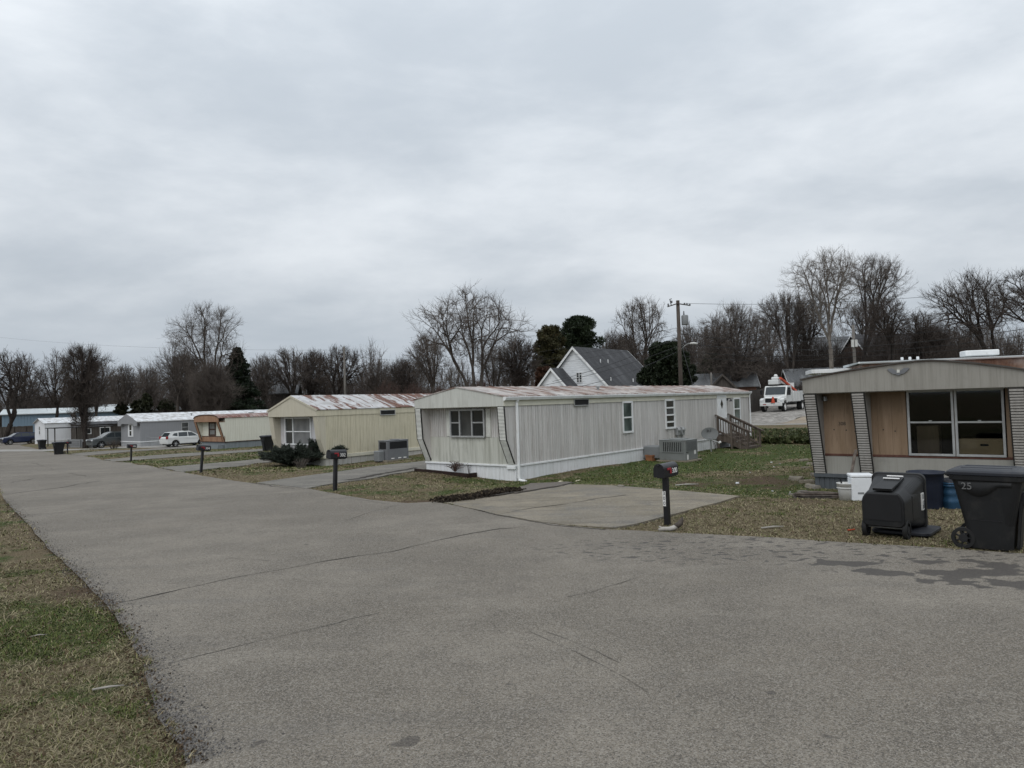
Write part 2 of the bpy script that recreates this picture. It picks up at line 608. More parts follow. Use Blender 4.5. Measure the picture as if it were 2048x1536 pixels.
def shingles(name, a, b):
    t = NT(name)
    n1 = t.noise(1.0, 5, .6, t.map((1.2, .3, .3)))
    br = t.n('ShaderNodeTexBrick')
    t.put(br.inputs['Vector'], t.map((1, 1.4, 1.4)))
    br.inputs['Scale'].default_value = 3.5; br.inputs['Mortar Size'].default_value = .015
    t.put(br.inputs['Color1'], a); t.put(br.inputs['Color2'], b); t.put(br.inputs['Mortar'], [x * .6 for x in a])
    col = t.mix(t.ramp(n1, .45, .7, 0, .5), br.outputs[0], [x * 1.8 for x in b])
    return t.done(col, .9, 0, .2)


M = {}
M['asphalt'] = asphalt()
M['scuff'] = simple('faint tyre scuff', (.085, .076, .064), .9, .3, 30)
M['crack'] = simple('crack filler and dirt', (.018, .016, .014), .95, .3, 9)
M['slab'] = concrete('old concrete slab', (.165, .142, .106), (.245, .212, .160))
M['drive'] = concrete('gravelly drive', (.135, .125, .108), (.19, .175, .15))
M['far_slab'] = concrete('pale road', (.27, .26, .24), (.36, .345, .32))
M['tan_slab'] = concrete('tan drive', (.26, .21, .155), (.33, .275, .21))
M['gravel_drive'] = concrete('gravel drive', (.18, .165, .15), (.38, .36, .33), 3)
M['ground'] = ground_mat()
M['blade'] = attr_mat('grass blades')
M['leaf'] = attr_mat('evergreen leaves', rough=.6, spec=.3)
M['stone_attr'] = attr_mat('stones', rough=.9)

M['t2_siding'] = siding('chalky grey board siding', (.66, .64, .615), (.44, .405, .375), .75, ((.72, .70, .68), .5), board=9.5)
M['t2_front'] = siding('greenish cream sheet', (.57, .57, .51), (.33, .33, .28), .75, patch=.45)
M['t2_fascia'] = siding('cream grey fascia', (.57, .575, .53), (.36, .35, .31), .45, patch=.3)
M['white_trim'] = simple('white painted metal', (.76, .77, .77), .45, .06, 3, dirt=((.35, .33, .28), .35), stretch=(1, 1, .5))
M['white_skirt'] = siding('white skirting sheet', (.78, .79, .80), (.56, .56, .54), .5, ((.50, .46, .40), .15), patch=.12)
M['cream_trim'] = simple('cream band', (.62, .60, .50), .5, .08, 2, dirt=((.3, .27, .2), .3))
M['t2_roof'] = rusty_roof('pale roof with rust', (.52, .49, .46), (.20, .105, .07), .46, .66)
M['t3_siding'] = siding('pale yellow ribbed siding', (.62, .575, .44), (.43, .39, .28), .6, patch=.22)
M['t3_fascia'] = siding('tan yellow fascia', (.55, .51, .41), (.42, .375, .28), .4)
M['t3_panel'] = simple('pale lilac panel', (.54, .53, .54), .6, .08, 2, dirt=((.3, .29, .27), .3))
M['t3_skirt'] = siding('grey white skirting panels', (.52, .51, .48), (.33, .31, .27), .7)
M['t3_roof'] = rusty_roof('white roof with heavy rust', (.50, .50, .505), (.17, .075, .045), .545, .60, (2.2, .45, .45))
M['t4_brown'] = wood('brown wood trim', (.25, .14, .085), (.36, .22, .145))
M['t4_dark'] = wood('dark brown board', (.05, .03, .022), (.09, .05, .035))
M['t4_siding'] = siding('cream white ribbed siding', (.70, .69, .60), (.56, .54, .44), .45)
M['t4_skirt'] = siding('blue grey block skirting', (.22, .245, .26), (.13, .145, .15), .6)
M['t4_roof'] = rusty_roof('rust red roof', (.40, .30, .26), (.17, .06, .04), .40, .62)
M['t5_siding'] = siding('flat grey siding', (.27, .275, .285), (.21, .21, .215), .35)
M['t5_skirt'] = siding('pale grey skirting', (.38, .39, .40), (.25, .25, .25), .4)
M['white_roof'] = rusty_roof('white coated roof', (.66, .68, .70), (.45, .43, .41), .62, .85)
M['t6_white'] = siding('white lap siding', (.72, .73, .75), (.55, .55, .56), .3)
M['t1_fascia'] = siding('dull beige fascia', (.31, .295, .262), (.20, .187, .16), .5, patch=.4)
M['t1_panel'] = siding('stained beige panel', (.32, .31, .28), (.25, .24, .21), .4, patch=.4)
M['t1_slat'] = siding('aged white slats', (.38, .36, .335), (.27, .25, .225), .5)
M['t1_fin'] = simple('dull grey sheet', (.30, .29, .28), .6, .12, 2)
M['plywood'] = wood('weathered plywood', (.225, .155, .10), (.315, .225, .155), (3, 3, .35))
M['ply_strip'] = wood('dark red brown strip', (.09, .04, .03), (.13, .065, .05))
M['dark_skirt'] = siding('dark slate skirting', (.085, .095, .105), (.05, .055, .06), .6)
M['black_line'] = simple('black rubber edge', (.02, .019, .018), .7)
M['slat_gap'] = simple('dark slat backing', (.07, .066, .06), .8)  # even dark tone behind the slats and on one roof trim
M['bright_slat'] = simple('cream white slats', (.66, .66, .61), .5, .08, 3, dirt=((.3, .29, .25), .35))
M['alu'] = simple('dull aluminium frame', (.42, .425, .42), .4, .12, 4, .3, dirt=((.2, .18, .15), .35))
M['grey_metal'] = simple('grey painted cabinet', (.19, .20, .195), .5, .08, 3, dirt=((.10, .095, .085), .3))
M['mid_grey'] = simple('mid grey cabinet', (.165, .17, .18), .5, .07, 3)
M['dish_grey'] = simple('dull grey dish', (.105, .112, .110), .5, .08, 3)
M['dish'] = simple('grey dish', (.20, .21, .215), .5, .06, 3)
M['steel'] = simple('galvanised steel', (.35, .36, .36), .45, .12, 5, .5)
M['black_hole'] = simple('dark vent mesh and hollow shade', (.010, .010, .011), .8)  # vent mesh, and the painted shade of the bin hollows
M['deck_wood'] = wood('weathered brown stair timber', (.075, .058, .048), (.15, .125, .105))
M['post_wood'] = wood('dark pole timber', (.048, .038, .032), (.095, .078, .066))
M['grey_pole'] = wood('grey pole timber', (.11, .10, .09), (.18, .168, .152))
M['fence_wood'] = wood('grey brown fence boards', (.050, .043, .038), (.095, .083, .073))
M['black_paint'] = simple('black painted metal', (.012, .012, .014), .38, .2, 5, dirt=((.06, .055, .05), .25))
M['bin'] = simple('black grey bin plastic', (.007, .0074, .0082), .55, .15, 3, dirt=((.040, .037, .033), .6), bump=.08)
M['bin_lid'] = simple('charcoal bin lid', (.014, .016, .022), .5, .15, 3, dirt=((.09, .085, .08), .3))
M['tyre'] = simple('black rubber tyre', (.012, .012, .012), .8)
M['navy'] = simple('navy can plastic', (.010, .015, .030), .5, .12, 3, dirt=((.06, .06, .06), .3))
M['blue_bin'] = simple('blue tote plastic', (.020, .065, .125), .5, .12, 3, dirt=((.06, .07, .08), .3))
M['white_plastic'] = simple('scuffed white plastic', (.60, .60, .58), .5, .06, 5, dirt=((.33, .31, .27), .4))
M['white_foam'] = simple('white foam box', (.72, .74, .76), .7, .04, 4, dirt=((.45, .43, .4), .3))
M['number_white'] = simple('white number', (.78, .77, .75), .5, .05)
M['number_grey'] = simple('chalk grey mark', (.15, .15, .15), .7, .2, 20)
M['number_black'] = simple('black number', (.02, .02, .02), .6)
M['red_flag'] = simple('red flag', (.30, .022, .03), .5, .1)
M['orange'] = simple('orange red plastic', (.48, .065, .025), .5, .08)
M['glass'] = glass_dark('dark window glass')
M['glass_blind'] = glass_dark('window with pale blind', (.035, .038, .04), (.075, .078, .078))
M['glass_green'] = glass_dark('green grey window', (.03, .045, .042), (.13, .17, .155))
M['glass_curtain'] = glass_dark('window with grey sheet', (.13, .135, .14), (.20, .205, .21))
M['clear'] = glass_clear('clear pane')
M['cardboard'] = simple('cardboard', (.50, .35, .21), .85, .08, 3)
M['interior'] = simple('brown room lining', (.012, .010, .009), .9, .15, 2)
M['terracotta'] = simple('terracotta planter', (.28, .12, .055), .8, .12, 5)
M['dark_timber'] = wood('dark red timber edging', (.018, .011, .009), (.038, .02, .016))
M['house_white'] = simple('white lap boards', (.74, .76, .78), .55, .06, 2, dirt=((.45, .45, .44), .3), stretch=(1, 1, 3))
M['dark_shingle'] = shingles('dark shingles', (.048, .049, .052), (.072, .073, .077))
M['grey_shingle'] = shingles('grey shingles', (.11, .115, .12), (.15, .155, .16))
M['brick'] = simple('red brown brick', (.13, .065, .045), .9, .3, 9)
M['grey_wall'] = simple('grey house wall', (.22, .225, .23), .8, .1)
M['blue_sheet'] = siding('blue sheet metal', (.19, .27, .34), (.13, .19, .25), .4)
M['blue_sheet_dark'] = siding('dark blue sheet metal', (.08, .12, .20), (.05, .08, .13), .4)
M['pale_roof'] = simple('pale sheet roof', (.50, .54, .55), .5, .08, 1)
M['rust_sheet'] = rusty_roof('rust brown sheet wall', (.33, .24, .18), (.17, .085, .05), .36, .62, (1.2, 1.2, .3))
M['rust_sheet2'] = rusty_roof('rusted roof panels', (.42, .34, .29), (.20, .085, .055), .38, .62, (6, .5, .5))
M['car_white'] = simple('white car paint', (.64, .65, .64), .25, .03, 1, spec=.6)
M['car_blue'] = simple('navy car paint', (.016, .024, .060), .22, .05, 1, spec=.6)
M['car_grey'] = simple('grey green car paint', (.070, .078, .080), .25, .05, 1, spec=.6)
M['car_glass'] = simple('tinted car glass', (.03, .038, .042), .08, .1, 1, spec=.6)
M['lamp_red'] = simple('red lamp', (.28, .02, .02), .25)
M['lamp_clear'] = simple('clear lamp', (.55, .57, .58), .2)
M['rim'] = simple('silver rim', (.42, .43, .44), .35, .1, 8, .6)
M['dark_grille'] = simple('black grille', (.012, .012, .013), .5)
M['foam_yellow'] = simple('yellowed foam', (.62, .57, .42), .9, .1, 9)
M['mulch'] = simple('dark damp leaf litter', (.030, .024, .018), .95, .4, 14, bump=.5)
M['gravel_grey'] = simple('brown gravel strip', (.125, .108, .092), .95, .4, 22, bump=.5)
M['dead_wood'] = wood('bleached driftwood', (.30, .28, .25), (.44, .42, .39), (5, 5, 5))
M['dead_wood_dark'] = wood('dark split wood', (.06, .05, .042), (.12, .10, .085), (5, 5, 5))
M['bark'] = bark('grey brown bark', (.050, .042, .036), (.098, .084, .073))
M['bark_dark'] = bark('dark bark', (.026, .022, .020), (.055, .046, .041))
M['bark_pale'] = bark('pale sycamore bark', (.14, .122, .105), (.26, .235, .205))
M['twig'] = bark('twigs', (.092, .077, .067), (.145, .124, .110))
M['twig_dark'] = bark('dark twigs', (.056, .046, .040), (.098, .081, .071))
M['twig_red'] = bark('reddish twigs', (.072, .046, .039), (.120, .080, .068))
M['twig_pale'] = bark('pale twigs', (.13, .11, .095), (.20, .175, .15))
M['wire'] = simple('black cable', (.014, .014, .015), .6)
# ------------------------------------------------------------------ camera, sky, light
cam_d = bpy.data.cameras.new('camera'); cam = bpy.data.objects.new('camera', cam_d); link(cam)
cam_d.sensor_width = 36.0; cam_d.lens = F_PX / 2048 * 36.0; cam_d.clip_start = .05; cam_d.clip_end = 6000
cam.matrix_world = Matrix(((_RC[0], _UC[0], -_F[0], CAM[0]), (_RC[1], _UC[1], -_F[1], CAM[1]), (_RC[2], _UC[2], -_F[2], CAM[2]), (0, 0, 0, 1)))
scene.camera = cam

SUN_EL, SUN_AZ = R(52), R(200)       # azimuth from +Y clockwise; behind the viewer
world = bpy.data.worlds.new('World'); scene.world = world; world.use_nodes = True
wt = world.node_tree


class WT(NT):
    def __init__(s):
        s.t = wt; s._co = None

    def co(s):
        if s._co is None: s._co = s.n('ShaderNodeTexCoord').outputs['Generated']
        return s._co


w = WT()
bg = wt.nodes['Background']
sky = w.n('ShaderNodeTexSky'); sky.sky_type = 'NISHITA'; sky.sun_disc = False
sky.sun_elevation = SUN_EL; sky.sun_rotation = SUN_AZ
try:
    sky.air_density = 1.0; sky.dust_density = 2.0
except Exception:
    pass
xyz = w.sep(w.co())
zc = w.math('MAXIMUM', xyz[2], 0.0)
den = w.math('ADD', zc, .30)
cx = w.math('DIVIDE', xyz[0], den); cy = w.math('DIVIDE', xyz[1], den)
cmb = w.n('ShaderNodeCombineXYZ'); w.put(cmb.inputs[0], cx); w.put(cmb.inputs[1], cy)
cv = cmb.outputs[0]
n1 = w.noise(.75, 5, .5, w.map((.8, 1.25, 1), (SKYX, SKYY, 0), (0, 0, R(-32)), cv), .2)
n2 = w.noise(2.4, 6, .55, w.map((.7, 1.3, 1), (7.3, 1.1, 0), (0, 0, R(-30)), cv), .12)
n3 = w.noise(3.4, 6, .58, w.map((1, 1, 2.6), (2.2, 5.1, 0.4), (R(10), R(-16), 0)), .15)
v = w.math('ADD', w.math('ADD', w.math('MULTIPLY', n1, .48), w.math('MULTIPLY', n2, .18)), w.math('MULTIPLY', n3, .34))
tone = w.ramp(v, .38, .64)
# an overcast dome: brightest overhead, darker low down
grad = w.math('ADD', .86, w.math('MULTIPLY', zc, .75))
ccol = w.mix(tone, (4.45, 4.9, 5.4), (6.9, 7.25, 7.6))
low = w.ramp(zc, .0, .16)
ccol = w.mix(low, (4.2, 4.75, 5.4), ccol)
gm = w.n('ShaderNodeVectorMath', operation='SCALE'); wt.links.new(ccol, gm.inputs[0]); w.put(gm.inputs['Scale'], grad)
final = w.mix(.96, sky.outputs[0], gm.outputs[0])
wt.links.new(final, bg.inputs['Color'])
bg.inputs['Strength'].default_value = .1

sun_d = bpy.data.lights.new('sun', 'SUN'); sun = bpy.data.objects.new('sun', sun_d); link(sun)
sun_d.energy = .9; sun_d.angle = R(50); sun_d.color = (1.0, .97, .93)
sd = Vector((math.sin(SUN_AZ) * math.cos(SUN_EL), math.cos(SUN_AZ) * math.cos(SUN_EL), math.sin(SUN_EL)))
sun.rotation_euler = sd.to_track_quat('Z', 'Y').to_euler()
scene.view_settings.view_transform = 'Standard'; scene.view_settings.look = 'None'
scene.view_settings.exposure = EXPO; scene.view_settings.gamma = 1.0
try:
    scene.cycles.max_bounces = 6; scene.cycles.diffuse_bounces = 3; scene.cycles.transparent_max_bounces = 8
except Exception:
    pass

# ------------------------------------------------------------------ trailer grid direction
LD = np.array([.644, .765]); CD = np.array([-.765, .644]); RZ = math.atan2(.765, .644)


def loc2(P, t, s, z=0.0):
    """world point of trailer-grid coordinates (t along the length, s to the left along the front)"""
    return np.array([P[0] + LD[0] * t + CD[0] * s, P[1] + LD[1] * t + CD[1] * s, z])


# ------------------------------------------------------------------ paved areas (photo pixels -> ground)
def gpoly(pix):
    return [gp(*p)[:2] for p in pix]


road_pix_left = [(376, 1536), (366, 1501), (337, 1476), (315, 1440), (304, 1389), (282, 1324), (253, 1277), (217, 1215), (195, 1193),
                 (145, 1143), (94, 1096), (40, 1034), (8, 1000)]
road_pix_right = [(40, 890.5), (74, 899), (108, 906), (140, 910), (164, 911.5), (205, 921), (240, 925), (262, 926), (310, 935), (345, 943), (366, 945),
                  (420, 955), (470, 963), (515, 968), (560, 973), (618, 979), (660, 987), (740, 1001), (815, 1008), (870, 1005),
                  (930, 1017), (985, 1030), (1060, 1044), (1130, 1053), (1212, 1061), (1290, 1064), (1400, 1070), (1560, 1078), (1700, 1088),
                  (1830, 1095), (1980, 1106), (2048, 1110)]


def jitter_line(pts, amp, step, seed):
    """resample a line and roughen it (worn pavement edge)"""
    out = []
    for a, b in zip(pts[:-1], pts[1:]):
        a = np.array(a); b = np.array(b); L = np.linalg.norm(b - a)
        n = max(1, int(L / step)); nrm = np.array([-(b - a)[1], (b - a)[0]]) / max(L, 1e-6)
        for i in range(n):
            p = a + (b - a) * i / n
            out.append(p + nrm * amp * (fbm(np.array(p[0] * 1.6), np.array(p[1] * 1.6), seed, 4) - .5) * 2)
    out.append(np.array(pts[-1]))
    return out


left_edge = gpoly(road_pix_left)
right_edge = gpoly(road_pix_right)
far = gp(40, 890.5)[:2]
road_outline = ([np.array((3.0, -14.0)), np.array((-2.6, -6.0))] + jitter_line([np.array((-2.2, 1.2))] + left_edge, .025, .12, 3)
                + [np.array(p) for p in ((-22.0, 30.0), (-45, 62), (-82, 112), (-90, 128))] + [np.array((-84, 128.0))]
                + jitter_line(right_edge + [np.array(p) for p in ((9.6, 8.2), (16.0, 4.5))], .035, .3, 5) + [np.array(p) for p in ((30, -4), (22, -14))])


def inside(poly, x, y):
    poly = np.asarray(poly); n = len(poly)
    r = np.zeros(np.shape(x), bool); j = n - 1
    for i in range(n):
        xi, yi = poly[i]; xj, yj = poly[j]
        c = ((yi > y) != (yj > y)) & (x < (xj - xi) * (y - yi) / ((yj - yi) + 1e-12) + xi)
        r ^= c; j = i
    return r


def sheet(name, outline, lift, mats, grid=1.0, thick=0.0):
    """A sheet that follows the ground: constrained triangulation of the outline with inner points."""
    out = [Vector((float(p[0]), float(p[1]))) for p in outline]
    xs = [p.x for p in out]; ys = [p.y for p in out]
    gx, gy = np.meshgrid(np.arange(min(xs), max(xs), grid) + .13, np.arange(min(ys), max(ys), grid) + .17)
    gx = gx.ravel(); gy = gy.ravel()
    gx = gx + (_hash(gx, gy, 1) - .5) * grid * .3
    k = inside([(p.x, p.y) for p in out], gx, gy)
    pts = out + [Vector((float(a), float(b))) for a, b in zip(gx[k], gy[k])]
    n = len(out)
    vv, _, ff, *_ = delaunay_2d_cdt(pts, [(i, (i + 1) % n) for i in range(n)], [list(range(n))], 1, 1e-5)
    V = np.array([(p.x, p.y) for p in vv])
    Z = gz(V[:, 0], V[:, 1]) + lift
    mb = MB(); mb.smooth = True
    mb.v = [(a, b, c) for (a, b), c in zip(V, Z)]
    for f in ff:
        a, b, c = [Vector((*V[q], 0)) for q in f[:3]]
        mb.f.append(list(f) if (b - a).cross(c - a).z > 0 else list(f)[::-1]); mb.m.append(0); mb.sm.append(True)
    if thick:
        # skirt edge going down
        ids = {}
        for i in range(len(out)):
            p, q = out[i], out[(i + 1) % n]
            za, zb = gz(p.x, p.y), gz(q.x, q.y)
            k0 = len(mb.v)
            mb.v += [(p.x, p.y, za + lift), (q.x, q.y, zb + lift), (q.x, q.y, zb - thick), (p.x, p.y, za - thick)]
            mb.f.append([k0 + 3, k0 + 2, k0 + 1, k0]); mb.m.append(0); mb.sm.append(False)
    return mb


def ribbon(mb, pix, w0, w1, lift, mi, seed=1, wob=.03):
    """a crack: thin irregular ribbon following the ground through photo points"""
    P = [gp(*p)[:2] for p in pix]
    pts = []
    for a, b in zip(P[:-1], P[1:]):
        n = max(2, int(np.linalg.norm(b - a) / .12))
        for i in range(n): pts.append(a + (b - a) * i / n)
    pts.append(P[-1])
    pts = np.array(pts)
    s = np.arange(len(pts)) * .12
    d = np.gradient(pts, axis=0); d /= np.linalg.norm(d, axis=1)[:, None] + 1e-9
    nr = np.c_[-d[:, 1], d[:, 0]]
    off = (fbm(s * 1.5, s * 0, seed, 4) - .5) * 2 * wob * 3 + (_hash(s * 7, s, seed) - .5) * wob * .6
    pts = pts + nr * off[:, None]
    ww = w0 + (w1 - w0) * np.clip((fbm(s * 2.2, s * 0 + 9, seed, 3) - .3) * 1.8, 0, 1)
    a = pts + nr * ww[:, None] / 2; b = pts - nr * ww[:, None] / 2
    za = gz(a[:, 0], a[:, 1]) + lift; zb = gz(b[:, 0], b[:, 1]) + lift
    mb.mi = mi
    vs = []
    for i in range(len(pts)): vs += [(a[i, 0], a[i, 1], za[i]), (b[i, 0], b[i, 1], zb[i])]
    mb.add(vs, [(2 * i, 2 * i + 1, 2 * i + 3, 2 * i + 2)[::-1] for i in range(len(pts) - 1)])
    mb.mi = 0


rm = sheet('road', road_outline, .02, None, 1.2)
for pix, a, b in (
        ([(220, 1213), (300, 1196), (400, 1172), (500, 1152), (600, 1134), (700, 1118), (780, 1106), (850, 1090), (920, 1073), (1000, 1060), (1055, 1056)], .012, .04),
        ([(322, 1340), (400, 1318), (500, 1292), (600, 1265), (700, 1243), (760, 1232)], .006, .022),
        ([(40, 1034), (130, 1026), (250, 1015), (380, 1001), (480, 994)], .012, .03),
        ([(5, 991), (60, 984), (120, 977), (170, 968), (200, 963)], .03, .09),
        ([(0, 970), (70, 958), (150, 953), (260, 946), (340, 943)], .03, .09),
        ([(140, 947), (172, 954), (220, 951)], .02, .08), ([(66, 927), (88, 932)], .02, .07), ([(100, 938), (112, 940)], .03, .09),
        ([(620, 1000), (700, 998), (770, 1010)], .01, .03),
        ([(1212, 1061), (1100, 1052), (1060, 1045), (985, 1030), (935, 1018), (890, 1006)], .015, .05),
        ([(500, 968), (560, 975), (590, 978)], .03, .07), ([(690, 1045), (740, 1027), (800, 1012)], .006, .02)):
    ribbon(rm, pix, a * .7, b * .75, .0245, 1, seed=len(pix) + int(pix[0][0]))
for pix in ([(1060, 1268), (1095, 1282), (1130, 1297), (1160, 1311), (1190, 1327), (1250, 1360), (1300, 1392)], [(1092, 1268), (1130, 1280), (1165, 1294), (1200, 1309), (1240, 1330)]):
    ribbon(rm, pix, .002, .010, .0245, 2, 5, .01)
for pix in ([(1130, 1196), (1180, 1188), (1230, 1172), (1280, 1158)], [(460, 1118), (500, 1121), (540, 1124)]):
    ribbon(rm, pix, .006, .03, .0245, 2, 6, .02)
road = rm.build('road', [M['asphalt'], M['crack'], M['scuff']]); tag(road, kind='structure')

DRIVES = []


def drive(name, pix, mat, lift=.026, grid=1.0, rough=.05, thick=.06, world=None):
    o = world if world is not None else gpoly(pix)
    o = jitter_line(list(o) + [o[0]], rough, .3, 9)[:-1]
    DRIVES.append(np.array(o))
    ob = sheet(name, o, lift, None, grid, thick)
    return ob


d1 = drive('driveway', [(872, 1004), (930, 996), (1010, 986), (1080, 978), (1140, 970), (1190, 971.5), (1260, 975), (1330, 981), (1400, 987), (1478, 994),
                        (1440, 1006), (1400, 1016), (1340, 1032), (1280, 1049), (1225, 1058), (1130, 1052), (1060, 1043), (985, 1029), (930, 1016)], None, .026, thick=.03)
for pix in ([(1000, 1030), (1060, 1020), (1130, 1010), (1200, 999), (1250, 992)], [(1020, 984), (1050, 986), (1080, 982)]):
    ribbon(d1, pix, .01, .04, .0305, 1, int(pix[0][0]))
ribbon(d1, [(1025, 990), (1080, 981), (1125, 974), (1148, 967)], .05, .10, .033, 1, 3)
tag(d1.build('driveway', [M['slab'], M['crack']]), kind='structure')
d2w = gpoly([(612, 979), (690, 965), (780, 950), (862, 938), (862, 921), (790, 929), (700, 941), (610, 953), (512, 967)])
e = gpoly([(862, 938), (862, 921)])
d2 = drive('driveway', None, None, .028, world=[*d2w[:4], d2w[3] + LD * 9, d2w[4] + LD * 9, *d2w[4:]])
ribbon(d2, [(700, 962), (760, 950), (840, 937)], .2, .5, .033, 1, 4, .1)
tag(d2.build('driveway', [M['drive'], M['mulch']]), kind='structure')
for pix, ext in (([(364, 945), (430, 938), (515, 927), (515, 919), (430, 927), (318, 936)], 16),
                 ([(228, 924), (300, 918.5), (400, 911), (516, 903), (516, 899), (400, 905.5), (300, 912), (208, 920)], 10),
                 ([(168, 912), (230, 906.5), (330, 899.5), (330, 895.5), (230, 901.5), (140, 908.5)], 12)):
    n = len(pix) // 2
    wv = gpoly(pix)
    k = n - 1
    ww = [*wv[:k + 1], wv[k] + LD * ext, wv[k + 1] + LD * ext, *wv[k + 1:]]
    dd = drive('driveway', None, None, .03, world=ww, rough=.12)
    tag(dd.build('driveway', [M['drive'], M['crack']]), kind='structure')

# far street behind the lawn, with a tan apron and the gravel drive where the truck stands
A = gp(1500, 851)[:2]; B = gp(1620, 849)[:2]
fdir = (B - A) / np.linalg.norm(B - A); fn = np.array([-fdir[1], fdir[0]])
far_w = [A - fdir * 120, A + fdir * 120, A + fdir * 120 + fn * 3.6, A - fdir * 120 + fn * 3.6]
fs = drive('far_road', None, None, .03, 4.0, .08, .1, world=far_w)
tag(fs.build('far_road', [M['far_slab']]), kind='structure')
q = A + fn * 3.75
ap = [q + fdir * 2.5, q + fdir * 16, q + fdir * 17 + fn * 7, q + fdir * 5.5 + fn * 3.8]
tag(drive('apron', None, None, .045, 1.5, .1, world=ap).build('paved_apron', [M['tan_slab']]), kind='structure')
gd = [q - fdir * 5, q + fdir * 2.4, q + fdir * 5.4 + fn * 3.95, q + fdir * 17 + fn * 7.2, q + fdir * 20 + fn * 30, q + fdir * 1 + fn * 26, q - fdir * 1 + fn * 9]
tag(drive('gravel', None, None, .04, 2, .2, world=gd).build('gravel_drive', [M['gravel_drive']]), kind='structure')

# ------------------------------------------------------------------ lawn: the ground sheet out to the horizon
green_spots = [(1500, 905, 5, .26), (1420, 920, 4, .26), (1560, 915, 6, .26), (1250, 945, 4, .22), (1150, 962, 2, .4), (890, 975, 3, .05), (1030, 975, 1.6, .35), (760, 985, 3, -.2), (1340, 960, 3, .05), (1290, 950, 3, .15), (1320, 940, 3, .15), (1400, 935, 3, .15),
               (60, 1260, .9, .5), (140, 1290, .7, .45), (60, 1330, .5, -.15), (230, 1300, .45, -.3), (120, 1400, .8, -.05), (80, 1480, .6, -.1), (30, 1200, .8, .25), (215, 1250, .35, .3), (180, 1210, .6, .2),
               (1450, 1035, 2.2, -.15), (1650, 1050, 2.2, -.25), (1800, 1060, 2.2, -.2), (1420, 1060, 1.4, -.25), (1600, 1015, 1.6, .05), (1500, 985, 1.6, .25), (1550, 975, 2, .15),
               (600, 945, 3, .0), (700, 935, 3, .3), (460, 950, 3, .1), (400, 930, 6, .15), (300, 925, 5, .05), (450, 915, 6, .3), (350, 905, 8, .25), (1580, 870, 14, .2)]
dirt_spots = [(80, 1150, 1.2, .5), (150, 1195, .6, .4), (40, 1120, 1.3, .35), (170, 1175, .5, .35), (1280, 985, 1.2, .3), (1330, 965, 1.4, .28), (1230, 968, 1.2, .25), (1400, 972, 1.2, .15), (1600, 985, 1.4, .45), (1560, 960, 1.6, .18),
              (1640, 1003, 1.2, .5), (1460, 962, 2.0, .22), (1570, 972, 1.8, .3), (1290, 1062, .5, .5), (1240, 1062, .4, .5), (1440, 945, 1.2, .3), (1500, 955, 1.6, .12), (250, 1400, .5, .25), (300, 1440, .4, .4), (220, 919, 3, .4), (300, 916, 3, .25), (870, 1002, .7, .5), (800, 1006, .6, .3)]
gs = [(gp(a, b)[:2], r, v) for a, b, r, v in green_spots]
ds_ = [(gp(a, b)[:2], r, v) for a, b, r, v in dirt_spots]


def lawn(x, y):
    g = .30 + (fbm(x * .55, y * .55, 3, 4) - .5) * 1.5 + (fbm(x * 2.3, y * 2.3, 8, 3) - .5) * .9
    d = -.12 + (fbm(x * .5, y * .5, 21, 4) - .5) * .9 + (fbm(x * 2.1, y * 2.1, 31, 3) - .5) * .5
    for c, r, v in gs: g = g + v * np.exp(-((x - c[0]) ** 2 + (y - c[1]) ** 2) / (r * r))
    for c, r, v in ds_: d = d + v * np.exp(-((x - c[0]) ** 2 + (y - c[1]) ** 2) / (r * r))
    return g, d


def axis_pts(lo, hi, fine_lo, fine_hi, fine, grow, far_):
    a = list(np.arange(fine_lo, fine_hi, fine))
    s = fine; x = a[-1]
    while x < hi: s *= grow; x += s; a.append(x)
    s = fine; x = a[0]
    while x > lo: s *= grow; x -= s; a.insert(0, x)
    return np.array(a)


gxs = axis_pts(-1500, 1500, -12, 16, .3, 1.06, 0); gys = axis_pts(-300, 2200, 2, 30, .3, 1.06, 0)
X, Y = np.meshgrid(gxs, gys)
Zg = gz(X, Y)
Zg += (fbm(X * 1.1, Y * 1.1, 5, 3) - .5) * .05 * np.clip((np.hypot(X, Y) - 3) / 5, 0, 1) + .002
g_, d_ = lawn(X, Y)
ny, nx = X.shape
idx = np.arange(nx * ny).reshape(ny, nx)
faces = np.stack([idx[:-1, :-1], idx[:-1, 1:], idx[1:, 1:], idx[1:, :-1]], -1).reshape(-1, 4)
# keep the lawn under every pavement
pv = inside(road_outline, X, Y)
for o in DRIVES: pv |= inside(o, X, Y)
Zg = np.where(pv, gz(X, Y) - .02, Zg)
ground = np_mesh('ground', np.stack([X, Y, Zg], -1).reshape(-1, 3), faces, 4, M['ground'], attrs={'green': g_.ravel(), 'dirt': d_.ravel()}, smooth=True)
tag(ground, kind='structure')
